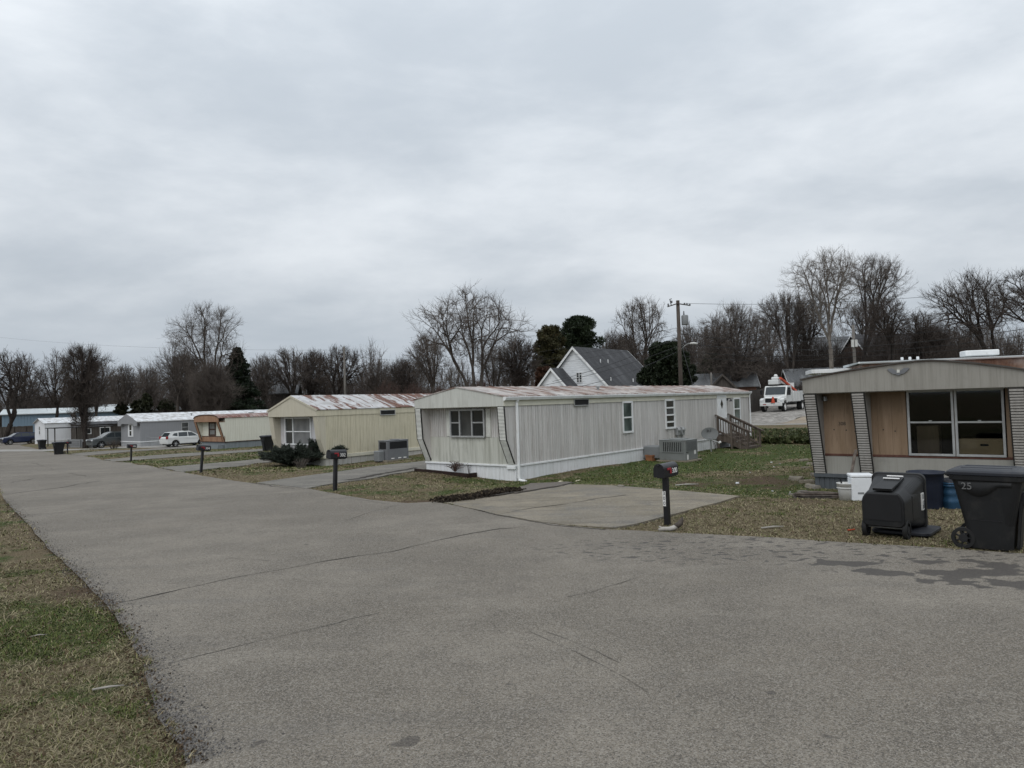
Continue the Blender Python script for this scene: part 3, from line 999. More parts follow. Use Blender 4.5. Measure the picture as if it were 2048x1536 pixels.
# ------------------------------------------------------------------ mobile homes (local: x along the length, y to the left along the front, front wall at x=0)
def window(parent, plane, a0, a1, z0, z1, frame, glass, off, bars=(), hbars=(), fw=.05, depth=.03, name='window', glass_name='pane', hpart=None):
    """plane 'y': window in a long side (a along x, faces -y at y=off); plane 'x': in the front (a along y, faces -x at x=off)"""
    f = MB()

    def bx(u0, u1, w0, w1, d0, d1, m=f):
        if plane == 'y': m.box(u0, u1, off - d1, off - d0, w0, w1)
        else: m.box(off - d1, off - d0, u0, u1, w0, w1)
    bx(a0, a1, z1 - fw, z1, 0, depth); bx(a0, a1, z0, z0 + fw, 0, depth + .012)
    bx(a0, a0 + fw, z0 + fw, z1 - fw, 0, depth); bx(a1 - fw, a1, z0 + fw, z1 - fw, 0, depth)
    for b in bars: bx(b - fw * .5, b + fw * .5, z0 + fw, z1 - fw, 0, depth - .004)
    for h, u0, u1 in hbars: bx(max(u0, a0 + fw), min(u1, a1 - fw), h - fw * .4, h + fw * .4, 0, depth - .007)
    fo = f.build(name, frame, parent)
    gls = glass if isinstance(glass, (list, tuple)) else [glass]
    edges = [a0 + fw] + list(bars) + [a1 - fw]
    for k in range(len(edges) - 1):
        g = MB(); bx(edges[k], edges[k + 1], z0 + fw, z1 - fw, .0, .012, g)
        g.build(glass_name, gls[k % len(gls)], fo)
    return fo


def profile_top(W, eave, peak, kind, y):
    u = abs(2 * y / W - 1)
    if kind == 'gable': return eave + (peak - eave) * (1 - u)
    if kind == 'low':
        u = (1.75 - y) / 1.75 if y < 1.75 else (y - 1.75) / (W - 1.75)
        return eave + (peak - eave) * (1 - max(u, 0) ** 1.35)
    return eave + (peak - eave) * math.sqrt(max(0, 1 - u ** 2.2))


def roof_shell(W, L, eave, peak, kind, x0, over=.06, th=.04, n=16):
    """roof skin standing proud of the walls"""
    mb = MB()
    ys = [-over + (W + 2 * over) * i / n for i in range(n + 1)] if kind != 'gable' else [-over, W * .25, W / 2, W * .75, W + over]
    zt = [profile_top(W, eave, peak, kind, min(max(y, 0), W)) + (0 if 0 <= y <= W else -.02) for y in ys]
    poly = [(y, z + th) for y, z in zip(ys, zt)] + [(y, z + .004) for y, z in list(zip(ys, zt))[::-1]]
    mb.prism(poly, 'x', x0 - .02, L + .03)
    return mb, ys, zt


def seams(mb, ys, zt, L, step, th=.04, h=.022):
    x = step
    while x < L:
        for (ya, za), (yb, zb) in zip(list(zip(ys, zt))[:-1], list(zip(ys, zt))[1:]):
            mb.add([(x - .02, ya, za + th), (x + .02, ya, za + th), (x + .02, yb, zb + th), (x - .02, yb, zb + th),
                    (x, ya, za + th + h), (x, yb, zb + th + h)], [(0, 4, 5, 3), (4, 1, 2, 5)])
        x += step


def fin(mb, y0, y1, pts_front, xback):
    """leaning wing wall: front edge given as (x,z) from bottom to top"""
    poly = list(pts_front) + [(xback, pts_front[-1][1]), (xback, pts_front[0][1])]
    mb.prism(poly, 'y', y0, y1)


def slatted(parent, y0, y1, pts, slat, gap, name='shutter_column', pitch=.045, edge=None, off=.012):
    """column of horizontal slats following the front edge of a wing wall"""
    mb = MB()
    for (xa, za), (xb, zb) in zip(pts[:-1], pts[1:]):
        ln = math.hypot(xb - xa, zb - za); n = max(1, int(ln / pitch)); d = ((xb - xa) / ln, (zb - za) / ln)
        nx, nz = -d[1], d[0]
        for i in range(n):
            t0 = ln * i / n; t1 = ln * (i + .62) / n
            p0 = (xa + d[0] * t0, za + d[1] * t0); p1 = (xa + d[0] * t1, za + d[1] * t1)
            q = [(p0[0] + nx * (off + .014), p0[1] + nz * (off + .014)), (p1[0] + nx * (off + .004), p1[1] + nz * (off + .004)), p1, p0]
            mb.prism(q, 'y', y0 + .02, y1 - .02)
    o = mb.build(name, slat, parent)
    bk = MB()
    for (xa, za), (xb, zb) in zip(pts[:-1], pts[1:]):
        bk.prism([(xa - .004, za), (xb - .004, zb), (xb + .02, zb), (xa + .02, za)], 'y', y0 + .018, y1 - .018)
    bk.build('slat_backing', gap, o)
    if edge:
        e = MB()
        for ya, yb in ((y0 - .004, y0 + .017), (y1 - .017, y1 + .004)):
            for (xa, za), (xb, zb) in zip(pts[:-1], pts[1:]):
                e.prism([(xa - off - .016, za), (xb - off - .016, zb), (xb + .02, zb), (xa + .02, za)], 'y', ya, yb)
        e.build('edge_strip', edge, o)
    return o


def gutter(parent, x0, x1, y, z, mat, h=.10, d=.10):
    g = MB()
    g.prism([(y, z), (y, z + h), (y - d * .95, z + h), (y - d, z + h - .02), (y - d * .75, z + .015), (y - d * .6, z)], 'x', x0, x1)
    return g.build('gutter', mat, parent)


def shell(parent, W, L, eave, floor, side_mat, back_mat, sp, groove=.014, depth=.01, front=None, jit=.0, cut=None):
    """both long sides and the back wall"""
    m = MB()
    m.ribbed((0, 0, floor), (1, 0, 0), L, eave - floor, sp, groove, depth, (0, -1, 0), jit=jit)
    m.add([(0, .05, floor), (L, .05, floor), (L, .05, eave), (0, .05, eave)], [(3, 2, 1, 0)])
    m.build('side_wall', side_mat, parent)
    m = MB()
    m.ribbed((L, W, floor), (-1, 0, 0), L, eave - floor, sp, groove, depth, (0, 1, 0), jit=jit)
    m.add([(0, W - .05, floor), (L, W - .05, floor), (L, W - .05, eave), (0, W - .05, eave)], [(0, 1, 2, 3)])
    m.build('side_wall', side_mat, parent)


def gable_poly(W, eave, peak, kind, n=16, lo=None):
    ys = [W * i / n for i in range(n + 1)] if kind != 'gable' else [0, W / 2, W]
    return [(0, lo), *[(y, profile_top(W, eave, peak, kind, y)) for y in ys], (W, lo)]


# ================================================= home with chalky grey boards (nearest whole one)
P2 = at(1031.9, 965, 23.4)
h2 = thing('mobile_home', 'long white and grey mobile home with rust streaked roof, slatted bay window and white skirting', 'mobile home', P2, RZ)
W, L, EV, PK, OV = 4.27, 19.85, 2.83, 3.19, .5
shell(h2, W, L, EV, .57, M['t2_siding'], M['t2_siding'], .105, .024, .024, jit=.35)
b = MB(); b.prism([(0, .57), (0, EV), (W / 2, PK), (W, EV), (W, .57)], 'x', L - .05, L); b.build('back_wall', M['t2_siding'], h2)
fr = MB()
fr.ribbed((0.0, W, 1.48), (0, -1, 0), W, 1.05, .105, .022, .02, (-1, 0, 0), jit=.25)
fr.add([(.05, 0, .57), (.05, W, .57), (.05, W, 2.6), (.05, 0, 2.6)], [(0, 1, 2, 3)])
fr.build('front_wall', M['t2_siding'], h2)
lp = MB(); lp.ribbed((-.022, W, .57), (0, -1, 0), W, .905, .21, .008, .005, (-1, 0, 0)); lp.box(-.022, 0, 0, W, 1.47, 1.478)
lp.build('lower_panel', M['t2_front'], h2)
fs_ = MB(); fs_.prism([(0, 2.52), (0, EV), (W / 2, PK), (W, EV), (W, 2.52)], 'x', -OV, -OV + .06)
fs_.box(-OV + .06, 0.0, .002, W - .002, 2.50, 2.54)
fs_.build('fascia', M['t2_fascia'], h2)
rf, ys, zt = roof_shell(W, L, EV, PK, 'gable', -OV)
seams(rf, ys, zt, L, .62)
rf2 = rf.build('roof', M['t2_roof'], h2)
v = MB(); v.lathe([(0.0, .16), (.09, .16), (.09, .10), (.05, .10), (.05, -.05)], (6.6, 1.0, EV + .2), 12); v.build('roof_vent', M['steel'], rf2)
bd = MB(); bd.box(-OV, L + .01, -.024, -.002, 2.53, EV - .01); bd.box(-OV, L + .01, -.034, -.024, 2.52, 2.545); bd.build('eave_band', M['cream_trim'], h2)
gutter(h2, -OV - .05, L + .15, -.03, 2.70, M['white_trim'], .12, .13)
for x in (.10, L + .02):
    ds = MB(); yy = -.13
    ds.tube([(x, -.09, 2.70), (x, -.05, 2.62), (x, -.055, .15), (x, -.08, .06), (x, -.36, .03)], .045 if x > 1 else .055, 8)
    ds.build('downspout', M['white_trim'], h2)
# wing walls with slatted columns
colp = [(-.03, .62), (-.40, 1.42), (-.47, 2.515)]
for y0 in (0.0, W - .30):
    f_ = MB(); fin(f_, y0 + .01, y0 + .29, [(x + .03, z) for x, z in colp], .0 if y0 else 0.0)
    f_.build('wing_wall', M['t2_siding'], h2)
    slatted(h2, y0, y0 + .30, colp, M['bright_slat'], M['slat_gap'], edge=M['black_line'])
window(h2, 'x', 1.25, 2.91, 1.47, 2.45, M['alu'], [M['glass'], M['glass_blind'], M['glass']], -.035, bars=(1.84, 2.43), hbars=((1.98, 1.25, 1.84), (1.98, 2.43, 2.91)), fw=.055, depth=.06)
for y0 in (1.02, 2.93):
    s_ = MB(); s_.box(-.03, -.001, y0, y0 + .21, 1.49, 2.44)
    k = 1.50
    while k < 2.42:
        s_.prism([(-.03, k), (-.046, k + .004), (-.034, k + .03), (-.03, k + .032)], 'y', y0 + .02, y0 + .19); k += .04
    s_.build('shutter', M['bright_slat'], h2)
window(h2, 'y', 6.75, 7.55, 1.25, 2.54, M['white_trim'], M['glass_green'], -.002, hbars=((1.88, 6.7, 7.6),), fw=.075, depth=.045)
window(h2, 'y', 10.34, 11.23, 1.24, 2.57, M['white_trim'], M['glass'], -.002, hbars=((1.86, 10.3, 11.3), (2.18, 10.3, 11.3), (1.55, 10.3, 11.3)), fw=.085, depth=.045)
window(h2, 'y', 17.75, 18.65, 1.25, 2.52, M['white_trim'], M['glass_green'], -.002, hbars=((1.93, 17.7, 18.7),), fw=.08, depth=.045)
window(h2, 'y', 3.40, 4.36, 2.43, 2.69, M['alu'], M['black_hole'], -.026, fw=.03, depth=.03, name='vent', glass_name='vent_mesh')
dr = MB(); dr.box(15.8, 16.78, -.03, -.001, .60, 2.60, .004)
dr.box(15.74, 15.8, -.05, -.001, .58, 2.66); dr.box(16.78, 16.84, -.05, -.001, .58, 2.66); dr.box(15.8, 16.78, -.05, -.001, 2.60, 2.66)
do = dr.build('door', M['white_trim'], h2)
g = MB(); g.prism([(16.3, 1.98), (16.46, 2.22), (16.3, 2.46), (16.14, 2.22)], 'y', -.037, -.030); g.build('diamond_pane', M['glass'], do)
g = MB(); g.lathe([(0, -.09), (.03, -.08), (.03, -.05), (.012, -.045), (.012, -.03)], (16.72, 0, 1.5), 10, 'y'); g.build('handle', M['steel'], do)
g = MB(); g.box(16.9, 17.0, -.08, -.001, 2.38, 2.50); g.tube([(16.95, -.08, 2.47), (16.95, -.2, 2.50), (16.95, -.24, 2.44)], .015, 6); g.lathe([(.03, 2.45), (.09, 2.34), (.0, 2.34)], (16.95, -.24, 0), 10)
g.build('porch_lamp', M['black_paint'], h2)
sk = MB()
sk.ribbed((.0, 0, -.35), (1, 0, 0), L, .86, .21, .02, .012, (0, -1, 0))
sk.ribbed((0, W, -.35), (0, -1, 0), W, .86, .21, .02, .012, (-1, 0, 0))
sk.ribbed((L, W, -.35), (-1, 0, 0), L, .86, .21, .02, .012, (0, 1, 0)); sk.ribbed((L, 0, -.35), (0, 1, 0), W, .86, .21, .02, .012, (1, 0, 0))
sk.build('skirting', M['white_skirt'], h2)
tr = MB(); tr.box(-.05, L + .01, -.035, .0, .51, .575, .008); tr.box(-.05, .0, .0, W + .01, .51, .575, .008); tr.box(-.06, .02, -.02, .34, .43, .52, .008); tr.build('skirting_trim', M['white_trim'], h2)
for x in (11.2, 11.62):
    mt = MB(); mt.box(x, x + .26, -.16, -.014, .92, 1.28, .02); mt.lathe([(0, -.24), (.085, -.22), (.10, -.16)], (x + .13, 0, 1.16), 14, 'y'); mt.tube([(x + .13, -.08, .92), (x + .13, -.08, .1)], .03, 8)
    mt.build('electric_meter', M['steel'], h2)

# ================================================= yellow home behind it
P3 = np.array([-9.12, 34.5, 0]); P3[2] = gz(-9.12, 34.5) - .0
h3 = thing('mobile_home', 'pale yellow mobile home with heavily rusted white gable roof behind a juniper', 'mobile home', P3, RZ)
W, L, EV, PK, OV = 4.27, 19.0, 2.73, 3.45, .5
shell(h3, W, L, EV, .50, M['t3_siding'], M['t3_siding'], .10, .022, .014)
b = MB(); b.prism([(0, .5), (0, EV), (W / 2, PK), (W, EV), (W, .5)], 'x', L - .05, L); b.build('back_wall', M['t3_siding'], h3)
fw_ = MB(); fw_.ribbed((0, W, .5), (0, -1, 0), W, 2.0, .6, .006, .004, (-1, 0, 0)); fw_.add([(.05, 0, .5), (.05, W, .5), (.05, W, 2.5), (.05, 0, 2.5)], [(0, 1, 2, 3)]); fw_.build('front_wall', M['t3_panel'], h3)
f_ = MB(); f_.prism([(0, 2.43), (0, EV), (W / 2, PK), (W, EV), (W, 2.43)], 'x', -OV, -OV + .05); f_.box(-OV + .05, 0, .002, W - .002, 2.41, 2.45)
for y in (.95, 2.135, 3.3): f_.box(-OV - .006, -OV, y - .012, y + .012, 2.44, profile_top(W, EV, PK, 'gable', y) - .03)
f_.build('fascia', M['t3_fascia'], h3)
rf, ys, zt = roof_shell(W, L, EV, PK, 'gable', -OV); seams(rf, ys, zt, L, 1.2); rf.build('roof', M['t3_roof'], h3)
tr = MB()
for y0, z0, y1, z1 in ((-.07, EV + .01, W / 2, PK + .01), (W / 2, PK + .01, W + .07, EV + .01)): tr.prism([(y0, z0 - .07), (y1, z1 - .07), (y1, z1 + .025), (y0, z0 + .025)], 'x', -OV - .035, -OV - .0201)
tr.build('rake_trim', M['t3_fascia'], h3)
bd = MB(); bd.box(-OV, L, -.026, -.002, 2.43, EV)
for x in (2.2, 5.2, 8.5, 9.9, 13.0, 16.0): bd.box(x, x + .02, -.032, -.026, 2.44, EV - .01)
bd.build('eave_band', M['t3_siding'], h3)
colp = [(-.03, .55), (-.30, 1.3), (-.46, 2.42)]
for y0 in (0.0, W - .36):
    f_ = MB(); fin(f_, y0 + .004, y0 + .36, colp, 0.0); f_.build('wing_wall', M['t3_fascia'], h3)
window(h3, 'x', 1.15, 3.45, .99, 2.38, M['white_trim'], [M['glass_curtain'], M['glass_blind']], -.006, bars=(2.72,), hbars=((1.66, 1.1, 3.5),), fw=.06, depth=.06)
window(h3, 'y', 3.37, 4.39, 2.34, 2.62, M['alu'], M['black_hole'], -.028, fw=.035, depth=.03, name='vent', glass_name='vent_mesh')
window(h3, 'y', 11.0, 11.8, 1.2, 2.40, M['alu'], M['glass'], -.002, hbars=((1.8, 10.9, 11.9),), fw=.05)
sk = MB(); sk.ribbed((0, 0, -.3), (1, 0, 0), L, .66, .8, .04, .03, (0, -1, 0), jit=.4); sk.ribbed((0, W, -.3), (0, -1, 0), W, .66, .8, .04, .03, (-1, 0, 0), jit=.4); sk.ribbed((L, W, -.3), (-1, 0, 0), L, .66, .8, .04, .03, (0, 1, 0)); sk.build('skirting', M['t3_skirt'], h3)
tr = MB(); tr.box(-.03, L, -.05, -.001, .34, .51, .01); tr.box(-.05, -.001, 0, W, .34, .51, .01); tr.build('skirting_trim', M['cream_trim'], h3)

# ================================================= cream home with brown trim
P4 = np.array([-24.33, 60.0, 0]); P4[2] = at(443.5, 897, 60.0)[2]
h4 = thing('mobile_home', 'cream white mobile home with brown trimmed arched front and rusty red roof', 'mobile home', P4, RZ)
W, L, EV, PK, OV = 4.27, 19.0, 2.58, 2.86, .6
shell(h4, W, L, EV, .54, M['t4_siding'], M['t4_siding'], .16, .02, .012)
b = MB(); b.prism(gable_poly(W, EV, PK, 'arc', lo=.54), 'x', L - .05, L); b.build('back_wall', M['t4_siding'], h4)
b = MB(); b.ribbed((0, W, .54), (0, -1, 0), W, 1.85, .4, .01, .006, (-1, 0, 0)); b.add([(.05, 0, .5), (.05, W, .5), (.05, W, 2.5), (.05, 0, 2.5)], [(0, 1, 2, 3)]); b.build('front_wall', M['t4_siding'], h4)
f_ = MB(); f_.prism(gable_poly(W, EV, PK, 'arc', lo=2.26), 'x', -OV, -OV + .06); f_.box(-OV + .06, 0, .002, W - .002, 2.24, 2.27); f_.build('fascia', M['t4_brown'], h4)
rf, ys, zt = roof_shell(W, L, EV, PK, 'arc', -OV); rf.build('roof', M['t4_roof'], h4)
e = MB(); e.prism([(y, z + .045) for y, z in zip(ys, zt)] + [(y, z - .03) for y, z in list(zip(ys, zt))[::-1]], 'x', -OV - .035, -OV - .021); e.build('rake_trim', M['t4_dark'], h4)
lb = MB(); lb.box(-.05, -.001, 0, W, .56, .98); lb.build('lower_band', M['t4_brown'], h4)
tb = MB(); tb.box(-.065, -.051, -.01, W + .01, .97, 1.03); tb.box(-.065, -.051, -.01, W + .01, .50, .56); tb.box(-.05, L, -.03, -.001, .50, .56); tb.build('dark_trim', M['t4_dark'], h4)
colp = [(-.03, .56), (-.56, 2.255)]
for y0 in (0.0, W - .34):
    f_ = MB(); fin(f_, y0 + .03, y0 + .31, [(x + .03, z) for x, z in colp], 0.0); f_.build('wing_wall', M['t4_siding'], h4)
    e = MB()
    e.prism([(colp[0][0] - .02, colp[0][1]), (colp[1][0] - .02, colp[1][1]), (colp[1][0] + .03, colp[1][1]), (colp[0][0] + .03, colp[0][1])], 'y', y0, y0 + .34)
    eo = e.build('leaning_column', M['t4_brown'], h4)
    d = MB()
    for q in (y0 - .012, y0 + .33): d.prism([(colp[0][0] - .03, colp[0][1]), (colp[1][0] - .03, colp[1][1]), (colp[1][0] + .03, colp[1][1]), (colp[0][0] + .03, colp[0][1])], 'y', q, q + .03)
    d.build('edge_strip', M['t4_dark'], eo)
window(h4, 'x', 1.55, 2.75, 1.04, 2.24, M['t4_dark'], M['glass_curtain'], -.006, hbars=((1.6, 1.5, 2.8),), fw=.13, depth=.05)
sk = MB(); sk.box(.04, L, .04, W - .04, -.4, .53); sk.build('skirting', M['t4_skirt'], h4)
st = MB(); st.box(-.55, -.02, .25, W - .4, -.35, .30); st.build('step_block', M['t4_skirt'], h4)

# ================================================= grey home with white roof
P5 = np.array([-39.0, 74.3, 0]); P5[2] = at(277, 893, 74.3)[2]
h5 = thing('mobile_home', 'flat grey mobile home with white gable roof beside the white hatchback', 'mobile home', P5, RZ)
W, L, EV, PK, OV = 4.88, 21.0, 2.63, 3.42, .35
shell(h5, W, L, EV, .5, M['t5_siding'], M['t5_siding'], .2, .012, .008)
b = MB(); b.prism([(0, .5), (0, EV), (W / 2, PK), (W, EV), (W, .5)], 'x', L - .05, L); b.build('back_wall', M['t5_siding'], h5)
b = MB(); b.ribbed((0, W, .5), (0, -1, 0), W, 2.1, .2, .012, .008, (-1, 0, 0)); b.add([(.05, 0, .5), (.05, W, .5), (.05, W, 2.6), (.05, 0, 2.6)], [(0, 1, 2, 3)]); b.build('front_wall', M['t5_siding'], h5)
f_ = MB(); f_.prism([(0, 2.14), (0, EV), (W / 2, PK), (W, EV), (W, 2.14), (W - .75, 2.14), (W - .95, 2.36), (.95, 2.36), (.75, 2.14)], 'x', -OV, -OV + .05); f_.box(-OV + .05, 0, .002, W - .002, 2.37, 2.40); f_.build('fascia', M['t5_siding'], h5)
rf, ys, zt = roof_shell(W, L, EV, PK, 'gable', -OV); rr = rf.build('roof', M['white_roof'], h5)
v = MB(); v.lathe([(0, .3), (.12, .3), (.12, .2), (.06, .2), (.06, -.1)], (6, 1.2, 3.0), 10); v.build('roof_vent', M['steel'], rr)
v = MB(); v.box(13, 13.5, 1.0, 1.5, 2.95, 3.22, .03); v.build('roof_vent', M['steel'], rr)
window(h5, 'x', 2.0, 2.75, 1.0, 2.34, M['white_trim'], M['glass'], -.004, hbars=((1.65, 1.9, 2.8),), fw=.1, depth=.05)
for y0 in (1.72, 2.80):
    s_ = MB(); s_.box(-.03, -.002, y0, y0 + .22, 1.0, 2.34); s_.build('shutter', M['white_trim'], h5)
window(h5, 'y', 4.3, 5.1, 1.25, 2.35, M['alu'], M['glass_blind'], -.002, hbars=((1.8, 4.2, 5.2),), fw=.06)
d = MB(); d.box(12.2, 13.1, -.04, -.001, .55, 2.5); d.build('door', M['white_trim'], h5)
window(h5, 'y', 13.5, 14.3, 1.2, 2.4, M['alu'], M['glass'], -.002, fw=.06)
gutter(h5, -OV, L, -.03, EV - .1, M['white_trim'], .09, .09)
sk = MB(); sk.ribbed((0, -.004, -.4), (1, 0, 0), L, .85, .5, .02, .01, (0, -1, 0)); sk.ribbed((-.004, W, -.4), (0, -1, 0), W, .85, .5, .02, .01, (-1, 0, 0)); sk.build('skirting', M['t5_skirt'], h5)
tr = MB(); tr.box(-.04, L, -.06, -.006, .42, .52); tr.box(-.06, -.006, 0, W, .42, .52); tr.build('skirting_trim', M['white_trim'], h5)

# ================================================= white home at the far end of the road
P6 = np.array([-64.7, 98.2, 0]); P6[2] = at(86.9, 889, 98.2)[2]
h6 = thing('mobile_home', 'white mobile home with a dark lean-to porch, behind the many stemmed bare tree', 'mobile home', P6, RZ)
W, L, EV, PK, OV = 4.27, 19.0, 2.9, 3.6, .25
shell(h6, W, L, EV, .5, M['t6_white'], M['t6_white'], .2, .012, .008)
b = MB(); b.prism([(0, .5), (0, EV), (W / 2, PK), (W, EV), (W, .5)], 'x', L - .05, L); b.build('back_wall', M['t6_white'], h6)
b = MB(); b.prism([(0, .5), (0, EV), (W / 2, PK), (W, EV), (W, .5)], 'x', 0, .05); b.build('front_wall', M['t6_white'], h6)
rf, ys, zt = roof_shell(W, L, EV, PK, 'gable', -OV, .12); rf.build('roof', M['white_roof'], h6)
window(h6, 'x', 1.9, 2.5, 1.3, 2.55, M['white_trim'], M['glass'], -.004, hbars=((1.9, 1.8, 2.6),), fw=.08, depth=.05)
sk = MB(); sk.ribbed((0, -.003, -.4), (1, 0, 0), L, .9, .5, .02, .01, (0, -1, 0)); sk.ribbed((-.003, W, -.4), (0, -1, 0), W, .9, .5, .02, .01, (-1, 0, 0)); sk.build('skirting', M['white_skirt'], h6)
tr = MB(); tr.box(-.04, L, -.05, -.006, .46, .56); tr.box(-.05, -.006, 0, W, .46, .56); tr.build('skirting_trim', M['white_trim'], h6)
p = MB(); p.prism([(-.004, -.3), (-.004, 2.75), (-2.6, 2.45), (-2.6, -.3)], 'x', 3.2, 9.5); po = p.build('porch', M['fence_wood'], h6)
q = MB(); q.prism([(-.02, 2.78), (-.02, 2.88), (-2.9, 2.56), (-2.9, 2.46)], 'x', 2.9, 18.5); q.build('porch_roof', M['dark_shingle'], po)
g = MB(); g.box(9.6, 18.4, -2.5, -.006, -.3, 2.44); g.build('grey_annex', M['grey_wall'], h6)
window(h6, 'y', 4.1, 4.9, 1.2, 2.0, M['white_trim'], M['glass'], -2.604, fw=.08)
window(h6, 'y', 6.0, 7.4, .9, 2.1, M['white_trim'], M['glass'], -2.604, bars=(6.7,), fw=.1)

# ================================================= beige home at the right with plywood front
P1 = np.array([10.86, 14.97, 0]); P1[2] = CAM[2] - 2.40
h1 = thing('mobile_home', 'run-down beige mobile home with plywood panels, leaning slatted columns and two dark windows', 'mobile home', P1, RZ)
W, L, EV, PK, OV = 4.40, 17.0, 2.73, 3.02, .65
side = MB(); side.ribbed((0, 0, .4), (1, 0, 0), L, EV - .4, .2, .02, .012, (0, -1, 0)); side.add([(0, .05, .4), (L, .05, .4), (L, .05, EV), (0, .05, EV)], [(3, 2, 1, 0)]); side.build('side_wall', M['t1_fascia'], h1)
side = MB(); side.ribbed((L, W, .4), (-1, 0, 0), L, EV - .4, .2, .02, .012, (0, 1, 0)); side.add([(0, W - .05, .4), (L, W - .05, .4), (L, W - .05, EV), (0, W - .05, EV)], [(0, 1, 2, 3)]); side.build('side_wall', M['t1_fascia'], h1)
b = MB(); b.prism(gable_poly(W, EV, PK, 'low', lo=.4), 'x', L - .05, L); b.build('back_wall', M['t1_fascia'], h1)
# fascia: arched sheet, standing seams
fa = MB(); fa.prism(gable_poly(W, EV, PK, 'low', lo=2.40), 'x', -OV, -OV + .05); fa.box(-OV + .05, -.001, .003, W - .003, 2.38, 2.42)
for y in np.arange(.3, W, .31):
    y = float(y) + .03 * math.sin(y * 9); fa.box(-OV - .004, -OV, y - .012, y + .012, 2.43, profile_top(W, EV, PK, 'low', y) - .02)
fao = fa.build('fascia', M['t1_fascia'], h1)
rf, ys, zt = roof_shell(W, L, EV, PK, 'low', -OV, .05, .035); rfo = rf.build('roof', M['rust_sheet2'], h1)
e = MB(); e.prism([(y, z + .045) for y, z in zip(ys, zt)] + [(y, z + .018) for y, z in list(zip(ys, zt))[::-1]], 'x', -OV - .05, -OV - .021); e.build('rake_trim', M['slat_gap'], h1)
# eagle relief on the fascia
cy_ = 2.29
eg = MB()
for sg in (-1, 1):
    wing = [(0, .0), (.035, -.035), (.10, -.03), (.17, .02), (.225, .085), (.20, .10), (.12, .10), (.06, .055), (.02, .03)]
    eg.prism([(cy_ + sg * a, 2.80 + c) for a, c in wing], 'x', -OV - .028, -OV - .004)
eg.prism([(cy_ - .035, 2.80), (cy_ - .05, 2.755), (cy_, 2.735), (cy_ + .05, 2.755), (cy_ + .035, 2.80)], 'x', -OV - .034, -OV - .004)
eo = eg.build('eagle_emblem', M['mid_grey'], fao)
hd = MB(); hd.prism([(cy_ - .03, 2.80), (cy_ + .03, 2.80), (cy_ + .022, 2.87), (cy_ - .03, 2.865)], 'x', -OV - .04, -OV - .006); hd.build('eagle_head', M['bright_slat'], fao)
# front wall: plywood above, panel below, with two real openings
wins = ((.42, 1.34), (1.355, 2.28)); wz0, wz1 = .895, 2.39
pw = MB()
segs = [(2.30, 3.03), (3.03, 4.38), (.02, .40)]
for y0, y1 in segs:
    y = y0
    while y < y1 - 1e-6:
        e1 = min(y + .305, y1); pw.box(-.0, .03, y + .0015, e1 - .0015, .90, 2.40); y = e1
pw.box(.012, .05, .40, 2.30, 2.39, 2.41); pw.box(.012, .05, .40, 2.30, .87, .893); pw.box(.012, .05, 1.338, 1.357, .895, 2.39)
pw.box(.03, .05, 2.30, 4.38, .88, 2.41); pw.box(.03, .05, .02, .40, .88, 2.41)
pwo = pw.build('plywood_panel', M['plywood'], h1)
st = MB(); st.box(-.025, .03, .02, 4.38, .845, .90, .004); st.build('sill_strip', M['ply_strip'], h1)
lp = MB(); lp.box(-.012, .05, .02, 4.38, .40, .846); lp.build('lower_panel', M['t1_panel'], h1)
for y in (2.55, 2.8, 3.42, 3.62, 3.9, .2):
    nails = MB(); nails.lathe([(0, -.006), (.014, -.005), (.016, 0)], (0, y, 1.47 + .02 * math.sin(y * 7)), 8, 'x'); nails.build('nail_mark', M['number_black'], pwo)
text('308', .115, M['number_black'], pwo, frame_m((-.004, 3.71, 1.63), (0, -1, 0), (0, 0, 1)))
for y0, y1 in wins:
    f = MB(); fw = .05
    f.box(-.035, .02, y0, y1, wz1 - fw, wz1, .004); f.box(-.05, .02, y0, y1, wz0, wz0 + fw, .004); f.box(-.035, .02, y0, y0 + fw, wz0 + fw, wz1 - fw, .004); f.box(-.035, .02, y1 - fw, y1, wz0 + fw, wz1 - fw, .004)
    f.box(-.03, .015, y0 + fw, y1 - fw, 1.635, 1.675, .004)
    fo = f.build('window', M['alu'], h1)
    for za, zb, dx in ((wz0 + fw, 1.635, 0.0), (1.675, wz1 - fw, -.012)):
        g = MB(); g.box(.0 + dx, .004 + dx, y0 + fw, y1 - fw, za, zb); g.build('pane', M['clear'], fo)
    lk = MB(); lk.box(-.042, -.028, (y0 + y1) / 2 - .03, (y0 + y1) / 2 + .03, 1.675, 1.70); lk.build('sash_lock', M['steel'], fo)
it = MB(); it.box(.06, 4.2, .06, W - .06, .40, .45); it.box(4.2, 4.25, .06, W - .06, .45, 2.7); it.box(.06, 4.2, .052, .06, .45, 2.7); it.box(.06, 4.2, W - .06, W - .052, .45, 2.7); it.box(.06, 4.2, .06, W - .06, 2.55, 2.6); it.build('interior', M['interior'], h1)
cb = MB(); cb.box(.065, .42, .46, 1.30, .80, 1.28, .006)
cbx = cb.build('cardboard_box', M['cardboard']); cbx.location = P1; cbx.rotation_euler = (0, 0, RZ); tag(cbx, 'brown cardboard box with a hand hole behind the right pane of the beige home', 'box')
hl = MB(); hl.prism([(.78 + .02 * math.cos(a) + (.10 if math.cos(a) > 0 else -.02), 1.15 + .022 * math.sin(a)) for a in [2 * math.pi * k / 16 for k in range(16)]], 'x', .060, .0645); hl.build('hand_hole', M['number_black'], cbx)
cu = MB(); cu.box(.5, .8, 1.75, 2.2, .6, 1.55, .01); cu_ = cu.build('reflection_block', M['plywood']); cu_.location = P1; cu_.rotation_euler = (0, 0, RZ); tag(cu_, 'brown block standing in for a reflection in the left window of the beige home', 'cabinet')  # brown block added to stand in for a reflection in the window
colp = [(-.03, .42), (-.62, 2.38)]
